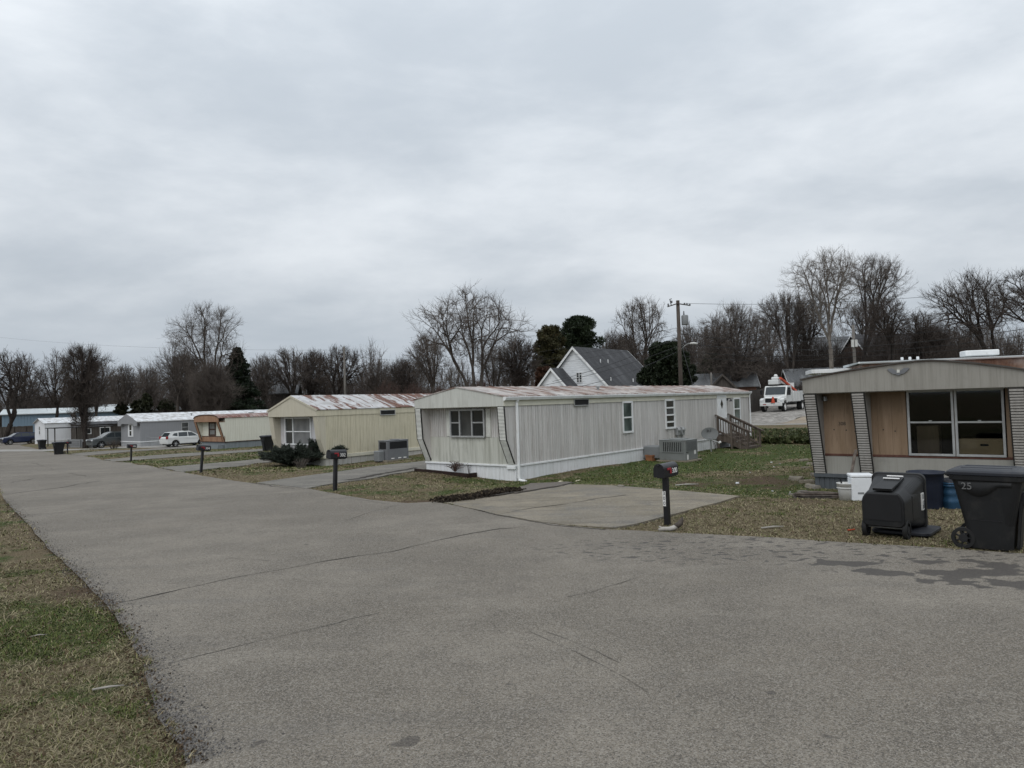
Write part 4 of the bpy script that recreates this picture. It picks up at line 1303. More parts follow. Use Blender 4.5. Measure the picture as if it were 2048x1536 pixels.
for y0 in (0.0, 3.03, W - .29):
    f_ = MB(); fin(f_, y0 + .02, y0 + .27, [(x + .03, z) for x, z in colp], -.001); f_.build('wing_wall', M['t1_fin'], h1)
    slatted(h1, y0, y0 + .29, colp, M['t1_slat'], M['slat_gap'], pitch=.062, edge=M['black_line'])
sk = MB(); sk.ribbed((.0, W, -.35), (0, -1, 0), W, .68, .12, .02, .012, (-1, 0, 0)); sk.ribbed((0, 0, -.35), (1, 0, 0), L, .68, .12, .02, .012, (0, -1, 0)); sk.ribbed((L, W, -.35), (-1, 0, 0), L, .68, .12, .02, .012, (0, 1, 0)); sk.build('skirting', M['dark_skirt'], h1)
tb = MB(); tb.box(-.05, .0, -.01, W + .01, .315, .41, .006); tb.build('skirting_trim', M['dark_skirt'], h1)
lm = MB(); lm.box(-.08, -.002, 4.02, 4.08, 2.2, 2.28); lm.lathe([(0, 2.32), (.05, 2.3), (.06, 2.2), (0, 2.19)], (-.12, 4.05, 0), 12); lm.build('porch_lamp', M['steel'], h1)

# ================================================= rusty walled home beyond it, only its top showing
P0 = at(1723.5, 724, 30.0)
z0 = gz(P0[0], P0[1])
d0 = at(2330, 691, 27.0) - P0
rz0 = math.atan2(d0[1], d0[0])
h0 = thing('mobile_home', 'rust brown mobile home with white eave strip, rising over the beige home', 'mobile home', (P0[0], P0[1], z0), rz0)
E0 = P0[2] - z0
w_ = MB(); w_.ribbed((0, 0, 0), (1, 0, 0), 15, E0 - .1, .25, .03, .02, (0, -1, 0)); w_.box(0, 15, .002, 4, 0, E0 - .1); w_.build('side_wall', M['rust_sheet'], h0)
e = MB(); e.box(-.15, 15.2, -.12, 0, E0 - .09, E0, .02); e.build('eave_strip', M['white_trim'], h0)
r_ = MB(); r_.prism([(-.14, E0), (1.9, E0 + .01), (4.2, E0 + .01), (4.2, E0 - .1), (-.14, E0 - .05)], 'x', -.1, 15.1); ro = r_.build('roof', M['pale_roof'], h0)
v = MB(); v.box(4.2, 5.45, 1.2, 2.0, E0 + .10, E0 + .34, .03); v.build('roof_box', M['white_trim'], ro)
for x in (1.75, 2.05, 2.35):
    v = MB(); v.lathe([(0, E0 + .17), (.05, E0 + .17), (.06, E0 + .1), (.04, E0 - .02)], (x, 1.0, 0), 8); v.build('roof_vent', M['white_trim'], ro)
# small white canopy left of it
c1 = at(1632, 746, 33); z1 = gz(c1[0], c1[1])
cn = thing('canopy', 'small white flat canopy on posts peeking over the beige roofline', 'canopy', (c1[0], c1[1], z1), rz0)
hh = c1[2] - z1
s_ = MB(); s_.box(-.2, 4.5, -.1, 2.5, hh - .02, hh + .16, .01); s_.build('roof', M['white_trim'], cn)
for x in (.1, 4.2):
    for y in (0, 2.3):
        q = MB(); q.box(x, x + .12, y, y + .12, 0, hh - .02); q.build('post', M['white_trim'], cn)
# ------------------------------------------------------------------ mailboxes
def mailbox(p, label, number, tilt=0.0, post_no=None, hgt=.87, cat_group='mailboxes along the road', seam=True, rz=RZ):
    t = thing('mailbox', label, 'mailbox', p, 0, cat_group, rot=(0, tilt, rz))
    po = MB(); po.box(-.045, .045, -.045, .045, -.3, hgt, .006); pp = po.build('post', M['black_paint'], t)
    x0, x1 = -.20, .30; w = .095; hb = .13
    arch = [(-w, 0), (w, 0)] + [(w * math.cos(a), hb + w * math.sin(a)) for a in [math.pi * k / 12 for k in range(13)]]
    b = MB(); b.xf = Matrix.Translation((0, 0, hgt)); b.smooth = False
    b.prism(arch, 'x', x0, x1)
    b.box(x0 + .02, x1 - .02, -w * .7, w * .7, -.02, -.001)
    bx = b.build('box', M['black_paint'], t, bevel=.004)
    d = MB(); d.xf = Matrix.Translation((0, 0, hgt))
    big = [(y * 1.07, (z - .07) * 1.05 + .07) for y, z in arch]
    d.prism(big, 'x', x0 - .03, x0 - .001)
    d.box(x0 - .055, x0 - .03, -.02, .02, hb + .06, hb + .085)
    d.build('door', M['black_paint'], t, bevel=.004)
    f = MB(); f.xf = Matrix.Translation((0, 0, hgt))
    f.box(-.11, .02, -w - .014, -w - .003, .115, .15, .002); f.box(-.015, .035, -w - .014, -w - .003, .05, .115, .002)
    f.build('flag', M['red_flag'], t)
    if number: text(number, .125, M['number_white'], bx, frame_m((.155, -w - .004, hgt + .085), (1, 0, 0), (0, 0, 1)))
    if post_no:
        pl = MB(); pl.box(-.0475, -.045, -.012, .045, .33, .585, .0005); plo = pl.build('number_plate', M['number_white'], t)
        for i, c in enumerate(post_no): text(c, .085, M['number_black'], plo, frame_m((-.0482, .0165, .545 - i * .085), (0, -1, 0), (0, 0, 1)))
    return t


mailbox(gp(1335, 1050), 'black mailbox with white 300 running down its post, driftwood at its foot', '300', R(-.8), '300', .84)
mailbox(gp(670, 982), 'black mailbox numbered 302 at the corner of the lawn beside the white and grey home', '302', R(3.0), hgt=.86)
mailbox(gp(402, 945), 'leaning black mailbox numbered 304 at the corner of the lawn with the juniper', '304', R(5.5), hgt=.9)
mailbox(gp(262, 923), 'distant black mailbox with small red flag in front of the flat grey home', '306', R(2), hgt=.85)
mailbox(gp(135, 907), 'black mailbox right beside the black bin at the far bend of the road', None, 0, hgt=.85)

# ------------------------------------------------------------------ driftwood, branch bits
def bent_log(name, label, pix, rad, mats, cat='wood', lift=0.0, z=None):
    P = [gp(*p) for p in pix]
    o = P[0]
    t = MB(); t.smooth = True
    pts = [tuple(p - o + np.array([0, 0, rad[i] * .8 + (z[i] if z else 0)])) for i, p in enumerate(P)]
    t.tube(pts, rad, 9)
    ob = t.build(name, mats); ob.location = o
    return tag(ob, label, cat)


p0 = gp(1336, 1062)
t = thing('driftwood', 'bleached forked driftwood curling up beside the post of mailbox 300', 'driftwood', p0, scale=(.95, .9, .72))
s_ = MB(); s_.smooth = True
s_.tube([(-.16, -.02, .03), (-.08, 0, .05), (.02, .0, .045), (.10, .02, .06), (.16, .03, .10), (.21, .03, .15)], [.035, .05, .05, .055, .05, .04], 10)
s_.tube([(-.08, 0, .05), (-.14, .06, .10)], [.03, .015], 8)
s_.build('limb', M['dead_wood'], t)
s_ = MB(); s_.smooth = True
s_.tube([(.15, .03, .09), (.22, .035, .16), (.25, .04, .23), (.265, .04, .30)], [.06, .055, .035, .008], 10); s_.build('dark_tip', M['dead_wood_dark'], t)

# ------------------------------------------------------------------ package air conditioners
def ac_unit(Pw, x, y, lx, ly, h, label, grille, mat, kind):
    t = thing('air_conditioner', label, 'air conditioner', Pw, RZ, 'package air conditioners beside the homes')
    b = MB(); b.box(0, lx, 0, ly, .07, h, .012)
    b.build('cabinet', mat, t)
    pd = MB(); pd.box(-.12, lx + .12, -.12, ly + .1, -.1, .068, .01); pd.build('pad', M['slab'], t)
    tp = MB(); tp.box(-.015, lx + .015, -.015, ly + .015, h, h + .03, .01)
    tp.lathe([(min(lx, ly) * .36, h + .03), (min(lx, ly) * .36, h + .06), (min(lx, ly) * .30, h + .065), (0, h + .05)], (lx * .55, ly * .5, 0), 20)
    tp.build('top', mat, t)
    return t


c = gp(1372, 925)
rel = c[:2] - P2[:2]; tx, ty = rel @ LD, rel @ CD
a = ac_unit(c, 0, 0, 1.08, 1.17, .86, 'grey package air conditioner with louvred front between the white home and mailbox 300', None, M['grey_metal'], 0)
lv = MB(); lv.box(-.004, -.001, .14, 1.02, .42, .80)
lo = lv.build('louvre_opening', M['black_hole'], a)
k = .16
lb_ = MB()
while k < 1.02: lb_.box(-.02, -.0045, k, k + .035, .42, .80); k += .082
lb_.box(-.024, -.004, .10, .14, .38, .84); lb_.box(-.024, -.004, 1.02, 1.06, .38, .84); lb_.box(-.024, -.004, .14, 1.02, .80, .84); lb_.box(-.024, -.004, .14, 1.02, .38, .42)
lb_.build('louvre', M['grey_metal'], a)
cg = MB(); cg.box(.1, .98, -.006, -.001, .45, .82); cgo = cg.build('coil_guard', M['mid_grey'], a)
cl = MB()
for i in range(18): cl.box(.1, .98, -.014, -.006, .455 + i * .02, .460 + i * .02)
for i in range(8): cl.box(.1 + i * .125, .106 + i * .125, -.018, -.013, .45, .82)
cl.build('guard_wire', M['grey_metal'], cgo)
for z0_, x0_, ww_, hh_ in ((.10, .12, .12, .2), (.28, .75, .16, .16)):
    s_ = MB(); s_.box(x0_, x0_ + ww_, -.004, -.0005, z0_, z0_ + hh_); s_.build('label', M['number_white'], a)
s_ = MB(); s_.box(.05, .25, -.003, -.0005, .38, .40); s_.build('slot', M['black_hole'], a)
du = MB(); du.box(.1, .8, 1.17, max(-ty, 1.3) - .02, .1, .62, .04); du.build('duct', M['dish'], a)

c = at(775, 924, 35.3); c[2] = gz(c[0], c[1])
rel = c[:2] - P3[:2]; tx, ty = rel @ LD, rel @ CD
a = ac_unit(c, 0, 0, 1.40, .68, 1.02, 'tall grey package air conditioner with two dark vents beside the yellow home', None, M['mid_grey'], 1)
for (x0_, x1_, z0_, z1_) in ((.17, 1.30, .62, .97),):
    s_ = MB(); s_.box(x0_, x1_, -.006, -.0005, z0_, z1_); s_.build('vent', M['black_hole'], a)
s_ = MB(); s_.box(-.006, -.0005, .08, .58, .62, .97); s_.build('vent', M['black_hole'], a)
for x in (.25, .7, 1.05):
    s_ = MB(); s_.box(x, x + .2, -.003, -.0003, .12, .17); s_.build('label', M['number_white'], a)
du = MB(); du.box(-.38, -.002, .2, .62, .02, .56, .04); du.build('duct', M['dish'], a)

# terracotta planter beside the unit
c = gp(1309, 925)
pl = thing('planter', 'square terracotta planter box between the skirting and the louvred air conditioner', 'planter', c + np.array([0, .5, 0]), RZ)
b = MB(); b.xf = Matrix.Scale(1, 4)
for q in ((0, .32, 0, .03), (0, .32, .27, .30), (0, .03, .03, .27), (.29, .32, .03, .27)): b.box(q[0], q[1], q[2], q[3], 0, .24)
b.box(-.02, .34, -.02, .001, .20, .26); b.box(-.02, .34, .299, .32, .20, .26); b.box(-.02, .001, 0, .3, .20, .26); b.box(.319, .34, 0, .3, .20, .26)
b.build('box', M['terracotta'], pl)
s_ = MB(); s_.box(.03, .29, .03, .27, .05, .2); s_.build('soil', M['mulch'], pl)

# ------------------------------------------------------------------ satellite dish
c = gp(1422.5, 903)
ds = thing('satellite_dish', 'grey oval satellite dish on a short pole in front of the porch steps', 'satellite dish', c, 0)
p = MB(); p.tube([(0, 0, -.2), (0, 0, .62)], .032, 10); p.build('pole', M['steel'], ds)
nrm = Vector((-.18, -.88, .42)).normalized(); xa = Vector((0, 0, 1)).cross(nrm).normalized(); ya = nrm.cross(xa)
Md = Matrix.Translation((-.06, -.08, .82)) @ Matrix(((xa.x, ya.x, nrm.x, 0), (xa.y, ya.y, nrm.y, 0), (xa.z, ya.z, nrm.z, 0), (0, 0, 0, 1)))
dm = MB(); dm.smooth = True; dm.xf = Md
prof = [(r, .10 * r * r * 4) for r in (0.0001, .1, .2, .28, .34, .38)]
prof = prof + [(.392, .145 * .4 + .0), (.38, .04), (.28, .0), (.1, -.02), (.0001, -.022)]
rings = []
n = 32
vs = []; fs = []
for r, z in prof:
    for k in range(n): a_ = 2 * math.pi * k / n; vs.append((r * math.cos(a_), r * .80 * math.sin(a_), z))
for i in range(len(prof) - 1):
    for k in range(n): fs.append([i * n + k, i * n + (k + 1) % n, (i + 1) * n + (k + 1) % n, (i + 1) * n + k])
dm.add(vs, fs)
do = dm.build('reflector', M['dish_grey'], ds)
lg = MB(); lg.xf = Md
lg.prism([(-.13, .10), (-.13, .22), (-.05, .20), (-.015, .16), (-.05, .11), (-.09, .09)], 'z', .035, .045)
lg.prism([(.0, .10), (.05, .12), (.07, .17), (.06, .235), (.035, .25), (.045, .18), (.03, .14)], 'z', .035, .048)
lg.build('dish_mark', M['number_black'], do)
lg = MB(); lg.xf = Md; lg.box(-.10, .08, -.21, -.185, .025, .037); lg.build('dish_mark', M['mid_grey'], do)
ar = MB(); ar.tube([tuple(Md @ Vector((0, -.28, .03))), tuple(Vector((.30, -.38, .42)))], .02, 8); ar.tube([(0, 0, .6), tuple(Md @ Vector((0, 0, -.03)))], .03, 8); ar.build('arm', M['steel'], ds)
ln_ = MB(); ln_.smooth = True; ln_.tube([(.26, -.36, .40), (.36, -.33, .45)], [.05, .06], 12); ln_.tube([(.30, -.40, .42), (.34, -.30, .48)], [.035, .035], 10); ln_.build('receiver', M['white_plastic'], ds)
# dry weeds at its foot
def weed(name, label, loc, n, h, spread, mat, seed, leaf=None, rad=.006, cat='weed'):
    rr = random.Random(seed)
    t = thing(name, label, cat, loc)
    m = MB()
    for i in range(n):
        a_ = rr.random() * 6.28; s = spread * rr.random(); hh = h * (.5 + .5 * rr.random())
        b = Vector((math.cos(a_) * s * .3, math.sin(a_) * s * .3, -.02)); tip = Vector((math.cos(a_) * s, math.sin(a_) * s, hh)); mid = (b + tip) / 2 + Vector((0, 0, hh * .15))
        m.tube([b, mid, tip], [rad, rad * .8, rad * .4], 4)
        for q in range(3):
            t0 = mid.lerp(tip, rr.random()); a2 = rr.random() * 6.28
            m.tube([t0, t0 + Vector((math.cos(a2), math.sin(a2), .8)) * h * .18], [rad * .5, rad * .3], 3)
    m.build('stems', mat, t)
    return t


c = gp(1431, 901); weed('dry_weed', 'thin dry weed stalks standing by the satellite dish pole', c, 5, .55, .15, M['twig_dark'], 3, rad=.008)

# ------------------------------------------------------------------ porch steps
st = thing('porch_steps', 'weathered wooden porch steps with two baluster railings at the white front door', 'steps', P2, RZ, )
x0, x1 = 15.55, 17.0
nst = 5
fl = .72
tre = MB()
tre.box(x0, x1, -.55, -.06, fl - .04, fl, .004)
for i in range(1, nst):
    y1_ = -.55 - (i - 1) * .26; z_ = fl - i * (fl / nst)
    tre.box(x0, x1, y1_ - .28, y1_ - .005, z_ - .04, z_, .004)
for i in range(1, nst + 1):
    y1_ = -.55 - (i - 1) * .26; z_ = fl - (i - 1) * (fl / nst); tre.box(x0 + .02, x1 - .02, y1_ - .02, y1_ - .001, z_ - fl / nst, z_ - .041)
tre.build('treads', M['deck_wood'], st)
for x in (x0 - .045, x1 + .005):
    s_ = MB(); s_.prism([(-.06, fl - .045), (-.55, fl - .045), (-1.75, -.02), (-1.75, -.1), (-1.50, -.1), (-.50, fl - .35), (-.06, fl - .35)], 'x', x, x + .04); s_.build('stringer', M['deck_wood'], st)
for x in (x0 - .09, x1 + .0):
    for y, zb, zt_ in ((-.14, -.1, 1.62), (-1.62, -.15, .90), (-.82, -.1, 1.26)):
        s_ = MB(); s_.box(x, x + .09, y - .045, y + .045, zb, zt_, .004); s_.build('post', M['deck_wood'], st)
    s_ = MB(); s_.bar((x + .045, -.02, 1.70), (x + .045, -1.82, .845), .15, .04); s_.bar((x + .045, -.1, 1.60), (x + .045, -1.7, .84), .04, .09); s_.build('handrail', M['deck_wood'], st)
    s_ = MB(); s_.bar((x + .045, -.1, .92), (x + .045, -1.65, .18), .04, .09); s_.build('lower_rail', M['deck_wood'], st)
    for k in range(10):
        y = -.26 - k * .135
        if abs(y + .82) < .05: continue
        zt_ = 1.62 + (y + .1) * (.76 / 1.6); zb = .92 + (y + .1) * (.74 / 1.55)
        s_ = MB(); s_.box(x + .065, x + .095, y - .018, y + .018, zb, zt_ - .03); s_.build('baluster', M['deck_wood'], st)

# ------------------------------------------------------------------ dark timber edging and dead shrub at the bay window, gravel strip
ed = thing('timber_edging', 'dark timber planter edging along the skirting under the bay window', 'edging', P2, RZ)
def gl(t_, s__): q_ = loc2(P2, t_, s__); return gz(q_[0], q_[1]) - P2[2]
b = MB(); b.bar((-.47, 1.72, gl(-.5, 1.72) + .07), (-.47, 4.38, gl(-.5, 4.38) + .03), .06, .16); b.build('long_board', M['dark_timber'], ed)
b = MB(); b.bar((-.47, 1.75, gl(-.5, 1.72) + .07), (-.02, 1.75, gl(0, 1.72) + .07), .06, .16); b.build('end_board', M['dark_timber'], ed)
b = MB(); b.add([(-.44, 1.78, gl(-.5, 1.72) + .09), (-.02, 1.78, gl(0, 1.72) + .09), (-.02, 4.35, gl(0, 4.35) + .05), (-.44, 4.35, gl(-.5, 4.35) + .05)], [(3, 2, 1, 0), (0, 1, 2, 3)]); b.build('soil', M['mulch'], ed)
c = loc2(P2, -.25, 2.55, P2[2] + gl(-.25, 2.55) + .1)
t = thing('dead_shrub', 'leafless brown shrub in the timber edging under the bay window', 'shrub', c)
rr = random.Random(5); m = MB()
for i in range(46):
    a_ = rr.random() * 6.28; s = .55 * rr.random() ** .7; hh = .12 + .33 * rr.random() * (1 - s)
    tip = Vector((LD[0] * math.cos(a_) * s * .4 + CD[0] * math.sin(a_) * s, LD[1] * math.cos(a_) * s * .4 + CD[1] * math.sin(a_) * s, hh)); mid = tip * .5 + Vector((0, 0, hh * .3))
    m.tube([(0, 0, 0), mid, tip], [.008, .006, .003], 4)
    for q in range(4):
        a2 = rr.random() * 6.28; t0 = mid.lerp(tip, rr.random()); m.tube([t0, t0 + Vector((math.cos(a2), math.sin(a2), .5)) * .11], [.005, .002], 3)
m.build('stems', M['twig_red'], t)
t2_ = weed('tall_weed', 'two dark curling weed stems against the white skirting', loc2(P2, -.12, 1.98, P2[2] + gl(-.1, 2) + .12), 3, .42, .12, M['twig_dark'], 8, rad=.009)

gsx = jitter_line(gpoly([(990, 993), (1035, 984), (1040, 977), (1060, 969), (1130, 966), (1143, 967), (1120, 974), (1070, 982), (1020, 990)]), .05, .15, 4)
tag(sheet('gravel_strip', gsx[:-1], .045, None, .3, .1).build('gravel_strip', [M['gravel_grey']]), kind='structure')
mb_ = sheet('leaf_litter', jitter_line(gpoly([(905, 999), (950, 994), (985, 987), (1018, 980), (1032, 984), (1030, 989), (985, 995), (930, 1002), (880, 1006), (870, 1005)]), .12, .12, 7)[:-1], .05, None, .25, .1)
tag(mb_.build('leaf_litter', [M['mulch']]), 'dark damp leaf litter gathered along the slab edge', kind='stuff')

# broken pieces of yellowed foam, paving chips and rubbish lying about: each its own little thing
def chunk(name, label, cat, pix, s, mat, seed, group=None, flat=.5, w=None):
    rr = random.Random(seed)
    p = gp(*pix) if w is None else w
    vs = []
    n = 7
    m = MB()
    top = [(math.cos(6.283 * k / n) * (1 + (rr.random() - .5) * .5), math.sin(6.283 * k / n) * (.6 + (rr.random() - .5) * .4)) for k in range(n)]
    vs = [(x * s, y * s, -.02) for x, y in top] + [(x * s * (.7 + rr.random() * .25), y * s * .85, s * flat * (.7 + .5 * rr.random())) for x, y in top]
    m.add(vs, [list(range(n))[::-1], [n + k for k in range(n)]] + [[k, (k + 1) % n, n + (k + 1) % n, n + k] for k in range(n)])
    o = m.build(name, mat, bevel=s * .06); o.location = p; o.rotation_euler = (0, 0, rr.random() * 3)
    return tag(o, label, cat, group)


chunk('foam_piece', 'long yellowed foam scrap on the end of the gravel strip', 'foam', (1122, 965), .17, M['foam_yellow'], 1, flat=.25)
chunk('foam_piece', 'small yellowed foam crumb in the grass past the gravel strip', 'foam', (1155, 963), .09, M['foam_yellow'], 2)
chunk('brick', 'dark brick lying at the near edge of the concrete slab', 'brick', (955, 995), .16, M['mulch'], 3)
chunk('paving_slab', 'pale paving chip on the far edge of the concrete slab', 'paving stone', (1242, 975), .22, M['slab'], 4, flat=.25)
chunk('litter', 'crumpled white paper scrap in the grass left of the beige home', 'litter', (1475, 967), .07, M['white_foam'], 5)
for i, (px, py, s) in enumerate(((1543, 925, .05), (1560, 928, .035), (1548, 934, .03), (1500, 945, .03), (1545, 983, .04), (1580, 985, .03))):
    chunk('litter', 'tiny pale rubbish scrap in the grass left of the beige home', 'litter', (px, py), s, M['white_foam'], 20 + i, 'rubbish scraps in the grass')
for i, (px, py, s) in enumerate(((1608, 922, .28), (1622, 928, .2), (1612, 936, .16), (1634, 930, .25), (1590, 960, .35), (1615, 966, .3), (1628, 976, .3), (1640, 952, .3), (1585, 990, .13), (1603, 985, .18))):
    chunk('rubble', 'broken grey paving fragment in the bare soil by the corner of the beige home', 'rubble', (px, py), s, M['slab'], 40 + i, 'paving fragments by the beige home', .28)
for i, (px, py, s, l) in enumerate(((1375, 971, .2, 'pale split board lying on bare soil behind mailbox 300'), (1548, 1057, .13, 'thin pale stick on the grass right of mailbox 300'), (77, 1276, .05, 'short white stick on the green grass by the road edge'), (218, 1382, .08, 'thin bent straw stick on the dry grass by the road edge'))):
    p = gp(px, py); m = MB(); m.smooth = True
    a_ = R(20 + i * 9); m.tube([(-s * 1.6, 0, .015), (0, .01, .03), (s * 1.6 * math.cos(a_), s * math.sin(a_), .02)], [s * .1, s * .12, s * .05], 6)
    o = m.build('stick', M['dead_wood']); o.location = p; tag(o, l, 'stick')
p = gp(1703, 1062); m = MB(); m.tube([(-.06, 0, .015), (.06, .02, .02)], .012, 6); o = m.build('litter', M['orange']); o.location = p; tag(o, 'small orange red scrap in the grass left of the tipped bin', 'litter')

# ------------------------------------------------------------------ boards, bucket, box, sticks at the beige home
bp = gp(1640, 996)
bt = thing('board_stack', 'loose stack of rotten brown boards in front of the dark skirting of the beige home', 'boards', bp)
rr = random.Random(4)
for i in range(11):
    m = MB(); L_ = .6 + rr.random() * .9; y = -.18 + .05 * (i % 6) + rr.random() * .05; z = .0 + .045 * (i // 4) + .01 * rr.random()
    xo = -.62 + rr.random() * .35
    m.xf = Matrix.Rotation(R(-14 + rr.random() * 16), 4, 'Z') @ Matrix.Rotation(R(rr.random() * 4 - 1), 4, 'Y')
    m.box(xo, xo + L_, y, y + .10 + rr.random() * .06, z, z + .022 + .01 * rr.random(), .003); m.build('board', M['deck_wood' if i % 3 else 'fence_wood'], bt)
bk = gp(1693, 1001)
b = thing('bucket', 'scuffed white plastic bucket holding a leaning stick by the beige home', 'bucket', bk)
m = MB(); m.smooth = True
m.lathe([(.0001, .0), (.135, 0), (.165, .30), (.165, .305), (.178, .305), (.178, .355), (.185, .36), (.185, .372), (.165, .372), (.132, .02), (.0001, .02)], n=28); m.lathe([(.172, .26), (.182, .262), (.182, .278), (.172, .28)], n=28)
m.build('pail', M['white_plastic'], b)
m = MB(); m.tube([(.175 * math.cos(a_), .175 * math.sin(a_) - .02 * math.sin(a_), .33 - .16 * math.sin(a_)) for a_ in [math.pi * k / 10 for k in range(11)]], .004, 6); m.build('bail', M['steel'], b)
P_top = at(1712, 900, 16.6)
sk_ = MB(); a0 = bk + np.array([.0, .0, .04]); sk_.bar((0, 0, 0), tuple(P_top - a0), .055, .03); o = sk_.build('stick', M['deck_wood']); o.location = a0; tag(o, 'long brown board leaning from the white bucket against the slatted column', 'board')
P_top2 = at(1709, 906, 16.55); a1 = bk + np.array([.05, .06, .04])
sk_ = MB(); sk_.bar((0, 0, 0), tuple(P_top2 - a1), .04, .025); o = sk_.build('stick', M['fence_wood']); o.location = a1; tag(o, 'thinner dark board leaning behind the brown one in the white bucket', 'board')
m = MB(); m.tube([(0, 0, .1), (-.06, .0, .46)], .018, 8); o = m.build('tool_handle', M['black_paint']); o.location = bk + np.array([-.06, -.03, 0]); tag(o, 'short black tool handle sticking out of the white bucket', 'handle')
wb = gp(1727, 1003)
b = thing('foam_box', 'upright white foam box between the bucket and the tipped bin', 'box', wb, R(-14))
m = MB(); m.box(-.215, .215, 0, .38, 0, .49, .02); m.build('box', M['white_foam'], b)
m = MB(); m.box(-.225, .225, -.01, .39, .492, .555, .015); m.build('lid', M['white_foam'], b)
m = MB(); m.box(.16, .175, -.004, -.0005, .08, .2); m.build('mark', M['number_black'], b)
m = MB(); m.box(-.10, .02, -.003, -.0005, .15, .19); m.build('stain', M['dish'], b)

# ------------------------------------------------------------------ blue grey cans
p = gp(1855, 1016)
b = thing('trash_can', 'tall navy trash can without lid between the tipped bin and the blue tote', 'trash can', p)
m = MB(); m.smooth = True
m.lathe([(.0001, 0), (.245, 0), (.25, .02), (.262, .2), (.268, .21), (.278, .44), (.285, .46), (.292, .64), (.33, .655), (.335, .68), (.325, .69), (.285, .68), (.24, .03), (.0001, .03)], n=36)
m.build('can', M['navy'], b)
for a_ in (0.4, 3.54):
    m = MB(); m.xf = Matrix.Rotation(a_, 4, 'Z'); m.box(.29, .36, -.08, .08, .56, .60, .01); m.build('handle', M['navy'], b)
p = gp(1912, 1015)
b = thing('tote', 'ribbed blue plastic tote with a bent lid between the navy can and the upright bin', 'tote', p, R(8))
m = MB()
def rrect(w, d, r, n=6):
    out = []
    for cx_, cy2, a0_ in ((w - r, d - r, 0), (-w + r, d - r, 90), (-w + r, -d + r, 180), (w - r, -d + r, 270)):
        for k in range(n + 1): a_ = R(a0_ + 90 * k / n); out.append((cx_ + r * math.cos(a_), cy2 + r * math.sin(a_)))
    return out
def loft(m, secs, cap0=True, cap1=True):
    """secs: list of (z or xyz-func outline list of 3d points)"""
    n = len(secs[0]); vs = [p for s in secs for p in s]; fs = []
    for i in range(len(secs) - 1):
        for k in range(n): fs.append([i * n + k, i * n + (k + 1) % n, (i + 1) * n + (k + 1) % n, (i + 1) * n + k])
    if cap0: fs.append(list(range(n))[::-1])
    if cap1: fs.append([(len(secs) - 1) * n + k for k in range(n)])
    return m.add(vs, fs)
m.smooth = True
secs = []
for z, g in ((0, 0), (.02, .01), (.10, .012), (.12, .022), (.17, .022), (.19, .014), (.26, .018), (.28, .028), (.33, .028), (.35, .022), (.42, .03), (.43, .05), (.455, .05), (.465, .03), (.475, .055), (.50, .055), (.50, .03)):
    secs.append([(x, y, z) for x, y in rrect(.29 + g, .21 + g, .07)])
loft(m, secs); m.build('tub', M['blue_bin'], b)
m = MB(); loft(m, [[(x, y, .505 + .03 * math.sin(x * 5 + 1)) for x, y in rrect(.33, .25, .07)], [(x, y, .53 + .03 * math.sin(x * 5 + 1)) for x, y in rrect(.32, .24, .07)]]); m.build('lid', M['bin_lid'], b)

# ------------------------------------------------------------------ wheeled bins
def wheel(parent, c, r, w, axis='y', rim=M['dark_grille'], spokes=7, tyre=M['tyre'], hub=.38):
    m = MB(); m.smooth = False
    m.lathe([(r * .68, -w / 2), (r * .96, -w / 2), (r, -w * .3), (r, w * .3), (r * .96, w / 2), (r * .68, w / 2)], c, 28, axis); t = m.build('wheel', tyre, parent)
    m = MB()
    m.lathe([(r * .68, -w * .42), (r * .68, w * .42)], c, 28, axis); m.lathe([(0.001, -w * .45), (r * hub, -w * .45), (r * hub, w * .45), (.001, w * .45)], c, 16, axis)
    for k in range(spokes):
        a_ = 6.283 * k / spokes; d = Vector((math.cos(a_), 0, math.sin(a_))) if axis == 'y' else Vector((0, math.cos(a_), math.sin(a_)))
        m.bar(Vector(c) + d * r * .2, Vector(c) + d * r * .7, w * .5, r * .12)
    m.build('rim', rim, t)
    return t


